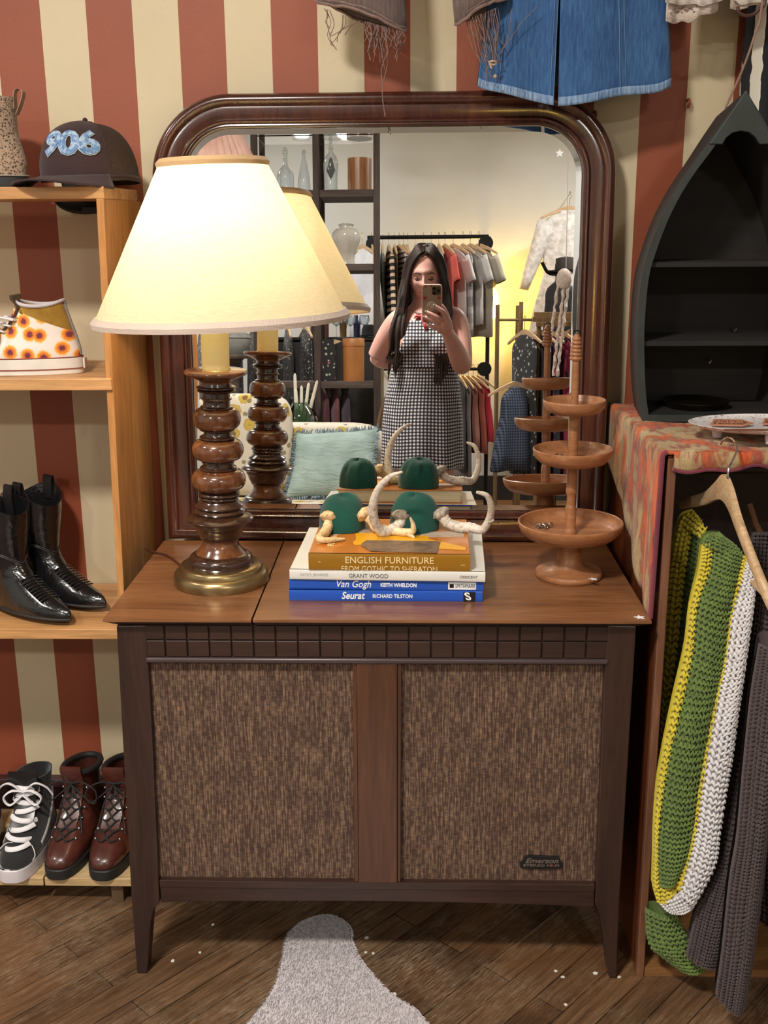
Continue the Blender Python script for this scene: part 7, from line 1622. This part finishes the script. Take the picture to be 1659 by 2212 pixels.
# breasts, shoulders
for s in (-1,1): body.sph((-.053+s*.062,-.292,1.135),(.055,.048,.055),20,14)
HC=Vector((-.056,-.352,1.432))
HR=Matrix.Rotation(math.radians(-10),3,'X')
def headp(u,v,k=1.,raw=False):
    a=2*PI*u; b=-PI/2+PI*v; b=max(min(b,PI/2-.01),-PI/2+.01)
    x=cos(b)*cos(a); y=cos(b)*sin(a); z=sin(b)
    rx,ry,rz=.0725,.094,.113
    jaw=max(0,-z); fr=max(0,y)
    X=x*rx*(1-.30*jaw**1.5); Y=y*ry*(1-.22*jaw*(1-fr)) ; Z=z*rz
    if y>0:
        Y-=.010*math.exp(-((abs(X)-.030)/.016)**2-((Z+.008)/.014)**2)*fr          # eye sockets
        Y+=.006*math.exp(-(X/.045)**2-((Z-.018)/.012)**2)*fr                         # brow
        Y+=(.021*math.exp(-(X/.0105)**2)*math.exp(-((Z+.034)/.011)**2)+.012*math.exp(-(X/.008)**2)*math.exp(-((Z+.015)/.018)**2))*fr   # nose
        Y+=.005*math.exp(-((abs(X)-.012)/.006)**2-((Z+.040)/.007)**2)*fr
        Y+=.006*math.exp(-(X/.020)**2-((Z+.064)/.007)**2)*fr + .005*math.exp(-(X/.018)**2-((Z+.074)/.006)**2)*fr - .003*math.exp(-(X/.02)**2-((Z+.0690)/.002)**2)*fr
        Y+=.008*math.exp(-(X/.020)**2-((Z+.100)/.014)**2)*fr                         # chin
        Y+=.005*math.exp(-((abs(X)-.042)/.018)**2-((Z+.035)/.022)**2)*fr             # cheeks
    p=Vector((X,Y,Z))*k
    return HC+HR@p
body.loft([[headp(i/64,j/56) for i in range(64)] for j in range(57)])
for s in (-1,1):
    body.sph(HC+HR@Vector((s*.074,-.004,-.012)),(.008,.016,.030),12,10)
def limb(pts,n=20):
    S=spl(pts,6); body.tube([s[:3] for s in S],[s[3] for s in S],n)
limb([(.030,-.380,1.245,.050),(.068,-.372,1.240,.055),(.088,-.348,1.180,.0525),(.100,-.312,1.105,.048),(.106,-.278,1.045,.042)])
limb([(.104,-.285,1.050,.040),(.100,-.245,1.062,.043),(.078,-.175,1.115,.037),(.052,-.105,1.168,.0275),(.043,-.078,1.188,.0245)])
limb([(-.135,-.385,1.240,.048),(-.165,-.388,1.236,.052),(-.205,-.405,1.190,.050),(-.243,-.425,1.130,.045),(-.268,-.440,1.085,.040)])
limb([(-.266,-.436,1.090,.039),(-.245,-.462,1.075,.040),(-.200,-.495,1.062,.034),(-.155,-.512,1.050,.026),(-.13,-.515,1.045,.024)])
# left hand resting behind the waist: palm and five fingers
limb([(-.14,-.513,1.046,.024),(-.105,-.512,1.040,.026),(-.075,-.508,1.034,.024)])
for k,(dz,ln) in enumerate(((.020,.050),(.007,.058),(-.006,.054),(-.019,.044))): limb([(-.085,-.508,1.036+dz*.8,.0095),(-.050,-.506,1.030+dz,.0085),(-.085+.04+ln*.7,-.500,1.024+dz*1.1,.0072)],12)
limb([(-.115,-.508,1.055,.011),(-.095,-.500,1.075,.0095),(-.075,-.492,1.085,.0078)],12)
# legs
for s,cx_ in ((-1,-.140),(1,.008)):
    limb([(cx_,-.385,.84,.083),(cx_+s*.004,-.383,.70,.078),(cx_+s*.004,-.378,.56,.064),(cx_+s*.004,-.370,.45,.051),(cx_+s*.004,-.378,.36,.052),(cx_+s*.004,-.388,.27,.050),(cx_+s*.004,-.390,.15,.036),(cx_+s*.004,-.390,.085,.031)],24)
    limb([(cx_+s*.004,-.405,.060,.034),(cx_+s*.006,-.36,.045,.034),(cx_+s*.012,-.29,.030,.030),(cx_+s*.014,-.245,.025,.020)],20)
# right hand around the phone (palm frame of the phone)
def hl(pts,n=12):
    S=spl([tuple(CW(*p[:3]))+(p[3],) for p in pts],5); body.tube([s[:3] for s in S],[s[3] for s in S],n)
hl([(.040,-.163,-.030,.0235),(.036,-.140,-.016,.026),(.030,-.122,-.004,.024),(.024,-.112,.001,.016)],20)
hl([(.046,-.150,-.024,.022),(.042,-.122,-.010,.021),(.036,-.104,.002,.016)],16)
hl([(.022,-.155,-.020,.020),(.014,-.138,-.006,.018),(.008,-.132,.000,.012)],16)
FG={'index':[(.040,-.112,-.004,.0115),(.041,-.096,.004,.0108),(.030,-.076,.013,.0095),(.012,-.062,.013,.0085),(-.0045,-.051,.011,.0072)],
 'middle':[(.032,-.122,.000,.0115),(.025,-.112,.008,.0108),(.006,-.097,.014,.0096),(-.018,-.085,.009,.0086),(-.038,-.077,.002,.0072)],
 'ring':[(.022,-.134,-.002,.0110),(.012,-.127,.007,.0102),(-.008,-.113,.011,.0092),(-.028,-.104,.006,.0084),(-.0465,-.098,.001,.0072)],
 'little':[(.010,-.146,-.008,.0100),(.000,-.142,-.001,.0092),(-.014,-.138,.000,.0084),(-.028,-.134,-.004,.0078),(-.040,-.131,-.008,.0068)],
 'thumb':[(.046,-.135,-.022,.0135),(.044,-.112,-.026,.0125),(.037,-.088,-.028,.0110),(.026,-.068,-.0285,.0095),(.016,-.056,-.0285,.0082)]}
for f in FG.values(): hl(f)
bo=obj('body',body,SK,per)
bo.data.materials.clear(); bo.data.materials.append(SK)
m=bo.modifiers.new('union','REMESH'); m.mode='VOXEL'; m.voxel_size=.0032; m.use_smooth_shade=True
m=bo.modifiers.new('soften','SMOOTH'); m.factor=.5; m.iterations=3
NAIL=pm('sage nail polish',(.30,.32,.24),.2)
for k in ('index','middle','ring'):
    a,b=Vector(FG[k][-2][:3]),Vector(FG[k][-1][:3]); d=(b-a).normalized(); c=b+d*.0015+Vector((0,0,.0052)); obj('fingernail',MB().tf(Matrix.Identity(4)).add(*(lambda mbb:(mbb.v,mbb.f))(MB().sph((0,0,0),(.0068,.0048,.0022),12,8,frameM((0,0,0),d,Vector((-d.y,d.x,0))).to_3x3()).tf(PF@Matrix.Translation(c)))),NAIL,per)
# face details
def fpt(x,z,off=.0012):     # point on the front of the head at local x,z
    best=None
    lo_u=.25-x/.0725/(2*PI)
    # search
    for iu in range(-14,15):
        for iv in range(0,40):
            u=.25+iu*.008; v=.12+iv*.019; p=HR.inverted()@(headp(u,v)-HC); d=(p.x-x)**2+(p.z-z)**2
            if best is None or d<best[0]: best=(d,u,v)
    u,v=best[1],best[2]; p=headp(u,v); q=HR.inverted()@(p-HC); q.x=x; q.z=z; q.y+=off; return HC+HR@q
LASH=pm('dark lashes and brows',(.02,.010,.007),.7)
for s in (-1,1):
    obj('eyebrow',MB().tube(spl([fpt(s*.012,.0075),fpt(s*.022,.0115),fpt(s*.034,.0125),fpt(s*.046,.0065)],4),[.0016,.0022,.0026,.0028,.0029,.0029,.0028,.0026,.0024,.0021,.0018,.0015,.0011],6),LASH,per)
    obj('eyelashes',MB().tube(spl([fpt(s*.0165,-.013),fpt(s*.024,-.0155),fpt(s*.032,-.0165),fpt(s*.0385,-.0135)],4),[.0012,.0018,.0022,.0026,.0028,.0028,.0028,.0028,.0026,.0024,.0020,.0016,.0012],6),LASH,per)
    obj('eyelid',MB().sph(fpt(s*.0275,-.0085,-.0040),(.0125,.008,.0085),16,10),pm('eyelid skin',(.36,.17,.13),.5),per)
LIP=pm('lips',(.40,.11,.10),.4)
obj('lips',MB().tube(spl([fpt(-.020,-.0690,.0006),fpt(-.008,-.0650,.0010),fpt(0,-.0665,.0012),fpt(.008,-.0650,.0010),fpt(.020,-.0690,.0006)],4),[.0010]+[.0030]*15+[.0010],8),LIP,per)
# hair
HM=NT('dark brown hair'); co=HM.coord('Object',scale=(60,60,4)); HM.set(Base_Color=HM.ramp(HM.noise(co,1.5,4),[(.3,(.008,.005,.004)),(.7,(.035,.020,.015))]),Roughness=.5); HM.b.inputs['Specular IOR Level'].default_value=.3; HM.bump(HM.noise(co,3,3),.5,.003); HM=HM.m
hair=MB(); hv=[];hf=[]
NU,NV=60,40
cap_=[[headp(i/NU,j/NV,1.075)+Vector((0,-.004,.006)) for i in range(NU)] for j in range(NV+1)]
cm=MB(); idx={}
for j in range(NV):
    for i in range(NU):
        u=(i+.5)/NU; v=(j+.5)/NV; a=2*PI*u; y=cos(-PI/2+PI*v)*sin(a); z=sin(-PI/2+PI*v); x=cos(-PI/2+PI*v)*cos(a)
        face=(y>.10 and z<.70-.22*abs(x) and abs(x)<.93)
        if face or z<-.75: continue
        q=[(j,i),(j,(i+1)%NU),(j+1,(i+1)%NU),(j+1,i)]
        for k in q:
            if k not in idx: idx[k]=len(cm.v); cm.v.append(cap_[k[0]][k[1]])
        cm.f.append([idx[k] for k in q]); cm.mi.append(0)
r_=random.Random(11)
hair.add(cm.v,cm.f)
def lock(P,r0,fl=.45):
    S=spl([tuple(p) for p in P],6); n=len(S); rad=[r0*(.55+.6*min(1,3*i/n))*(1 if i<n*.75 else max(.12,1-(i-n*.75)/(n*.25)*.85)) for i in range(n)]
    hair.tube(S,rad,7,flat=fl,up=(0,1,0))
for k in range(104):
    f=r_.random()          # 0 front .. 1 back
    s=-1 if k%2 else 1
    y0=-.300-.12*f; px_=-.052
    j1=r_.uniform(-.006,.006); jx=r_.uniform(-.016,.016); fr=f<.55
    if s<0:
        zt_=r_.uniform(.99,1.10); P=[(px_+.002,y0+.012,1.548-.010*abs(f-.5)),(px_-.030,y0,1.543-.02*abs(f-.4)),(px_-.064+j1,y0-.005,1.500),(px_-.084+j1,-.325-.10*f,1.435),(px_-.092+jx,-.318-.12*f,1.36)]
        if fr: P+=[(-.152+jx,-.300-.06*f,1.29),(-.160+jx*1.5-.01,-.268-.03*f,1.20),(-.172+jx*1.9,-.262-.03*f,1.12),(-.184+jx*2.1,-.262,zt_)]
        else: P+=[(-.150+jx,-.42-.05*f,1.29),(-.155+jx,-.455-.05*f,1.18),(-.150+jx*2,-.50,zt_+.03)]
    else:
        zt_=r_.uniform(.965,1.06); P=[(px_+.006,y0+.012,1.548-.010*abs(f-.5)),(px_+.034,y0,1.540-.02*abs(f-.4)),(px_+.060+j1,y0-.005,1.498),(px_+.078+j1,-.325-.10*f,1.435),(px_+.084+jx*.8,-.318-.12*f,1.36)]
        if fr: P+=[(.036+jx,-.305-.06*f,1.29),(.030+jx*1.3,-.268-.03*f,1.20),(.022+jx*1.7,-.256,1.12),(.012+jx*2.2,-.258,zt_)]
        else: P+=[(.035+jx,-.42-.05*f,1.29),(.03+jx,-.455-.05*f,1.18),(.02+jx*2,-.50,zt_+.03)]
    lock(P,r_.uniform(.006,.0115))
for k in range(14):      # front locks framing the forehead
    s=-1 if k%2 else 1; o_=(k//2)*.0042; lock([(px_+s*.001,-.268-o_*1.8,1.521+o_*1.3),(px_+s*(.026+o_*.3),-.259-o_*1.3,1.503+o_*1.6),(px_+s*(.052+o_*.4),-.270-o_,1.462+o_),(px_+s*(.070+o_*.5),-.292-o_,1.405),(px_+s*(.083+o_*.6),-.300,1.335),(px_+s*(.092+o_),-.285,1.26)],.0075)
for k in range(16):      # back of the head
    a=(k/15-.5)*.15; lock([(px_+a*.2,-.40,1.54),(px_+a*.7,-.445,1.50),(px_+a,-.462,1.42),(px_+a*1.15,-.468,1.32),(px_+a*1.2,-.488,1.20),(px_+a*1.2,-.50,1.05+r_.uniform(-.03,.03))],.014)
obj('hair',hair,HM,per,ang=80)
# dress
def m_ging():
    t=NT('black and white gingham'); uv=t.n.new('ShaderNodeUVMap'); s=t.sep(uv.outputs[0])
    a=t.math('GREATER_THAN',t.math('FRACT',t.math('MULTIPLY',s[0],70.)),.5); b=t.math('GREATER_THAN',t.math('FRACT',t.math('MULTIPLY',s[1],70.)),.5)
    t.set(Base_Color=t.ramp(t.math('MULTIPLY',t.math('ADD',a,b),.5),[(0,(.78,.77,.78)),(.45,(.10,.10,.125)),(.95,(.008,.009,.016))],'CONSTANT'),Roughness=.85); t.bump(t.noise(t.coord('Object'),300,2),.3,.001); return t.m
GM=m_ging()
DR=[(.612,-.066,-.378,.178,.150),(.70,-.066,-.380,.174,.146),(.80,-.066,-.382,.172,.138),(.90,-.063,-.380,.164,.126),(.98,-.058,-.372,.150,.118),(1.04,-.056,-.366,.140,.113),(1.075,-.054,-.366,.134,.108)]
D=spl(DR,5); dm=MB(); rings=[]; n=96; per_=1.0
for z,cx_,cy_,rx,ry in D:
    fl=max(0,(1.0-z)/.39); rings.append([Vector((cx_+(rx+.006*fl*sin(7*a+1))*cos(a),cy_+(ry+.006*fl*sin(9*a))*sin(a),z+.004*fl*sin(5*a))) for a in [2*PI*j/n for j in range(n)]])
vs=[p for r in rings for p in r]; fs=[];uv=[]
for i in range(len(rings)-1):
    for j in range(n):
        k=(j+1)%n; fs.append((i*n+j,i*n+k,(i+1)*n+k,(i+1)*n+j)); z0=D[i][0]; z1=D[i+1][0]; uv.append([(j/n,z0),((j+1)/n,z0),((j+1)/n,z1),(j/n,z1)])
dm.add(vs,fs,uv)
def bib(u,v):
    z=lerp(1.040,1.236,v); cx_,cy_,rx,ry=tor(z); hw=np.interp(v,[0,.3,.7,1],[.128,.108,.078,.062]); x=-.055+(2*u-1)*hw*1.0; q=max(0,1-((x-cx_)/rx)**2); y=cy_+ry*math.sqrt(q)
    for s in (-1,1):
        dx=(x-(-.053+s*.062))/.055; dz=(z-1.135)/.055; r2=1-dx*dx-dz*dz
        if r2>0: y=max(y,-.292+.048*math.sqrt(r2))
    if z<1.14: y=max(y,-.258-3.*(x+.055)**2)
    return Vector((x,y+.009,z))
nb=40; b0=len(dm.f)
dm.grid(bib,nb,30)
for i in range(b0,len(dm.f)):
    dm.uv[i]=[(((dm.v[k].x+.055)/.95)+.25+ .0,dm.v[k].z) for k in dm.f[i]]
dr_=obj('dress',dm,GM,per,solid=.002,ang=80)
mb=MB(); vs=[];fs=[]; r_=random.Random(6)
for i in range(220):
    a=2*PI*i/220; p=Vector((-.066+.179*cos(a),-.378+.151*sin(a),.616)); d=Vector((cos(a)*.004+r_.uniform(-.004,.004),sin(a)*.004,-r_.uniform(.006,.016))); s=Vector((-sin(a),cos(a),0))*.0013; b=len(vs); vs+=[p-s,p+s,p+d]; fs.append((b,b+1,b+2))
obj('frayed_hem',MB().add(vs,fs),pm('grey fray',(.3,.3,.32),.9),dr_,kind='stuff',smooth=False)
RED=gmat('speck','red bandana',(.40,.008,.02),(.55,.20,.20),90)
mb=MB().tube([(-.054+.060*cos(a),-.376+.062*sin(a),1.292-.036*max(0,sin(a))) for a in [2*PI*k/32 for k in range(33)]],.0085,8,cap=False,flat=1.3); mb.sph((-.066,-.300,1.252),(.020,.012,.011),14,10)
mb.tube(spl([(-.066,-.296,1.250),(-.088,-.290,1.255),(-.098,-.288,1.244)],4),[.008,.010,.011,.011,.011,.011,.010,.006,.003],8,flat=.5)
mb.tube(spl([(-.064,-.294,1.250),(-.056,-.270,1.236),(-.050,-.258,1.212),(-.050,-.255,1.195)],4),[.007,.009,.010,.011,.011,.011,.011,.010,.009,.007,.005,.003,.002],8,flat=.5)
obj('neck_scarf',mb,RED,per)
mb=MB()
for k in range(26): a=PI*.08+PI*.84*k/25; mb.sph((-.054+.063*cos(a),-.372+.072*sin(a),1.300-.036*sin(a)),.0042,8,6)
obj('necklace',mb,pm('silver beads',(.7,.68,.66),.2,1),per,kind='stuff')
for s,cx_ in ((-1,-.140),(1,.008)):
    obj('shoe',sole_mb(.245,.045,.8,0,.020,Matrix.Translation((cx_+s*.008,-.448,0))@Matrix.Rotation(math.radians(90-s*3),4,'Z'),.003),RUB,per)
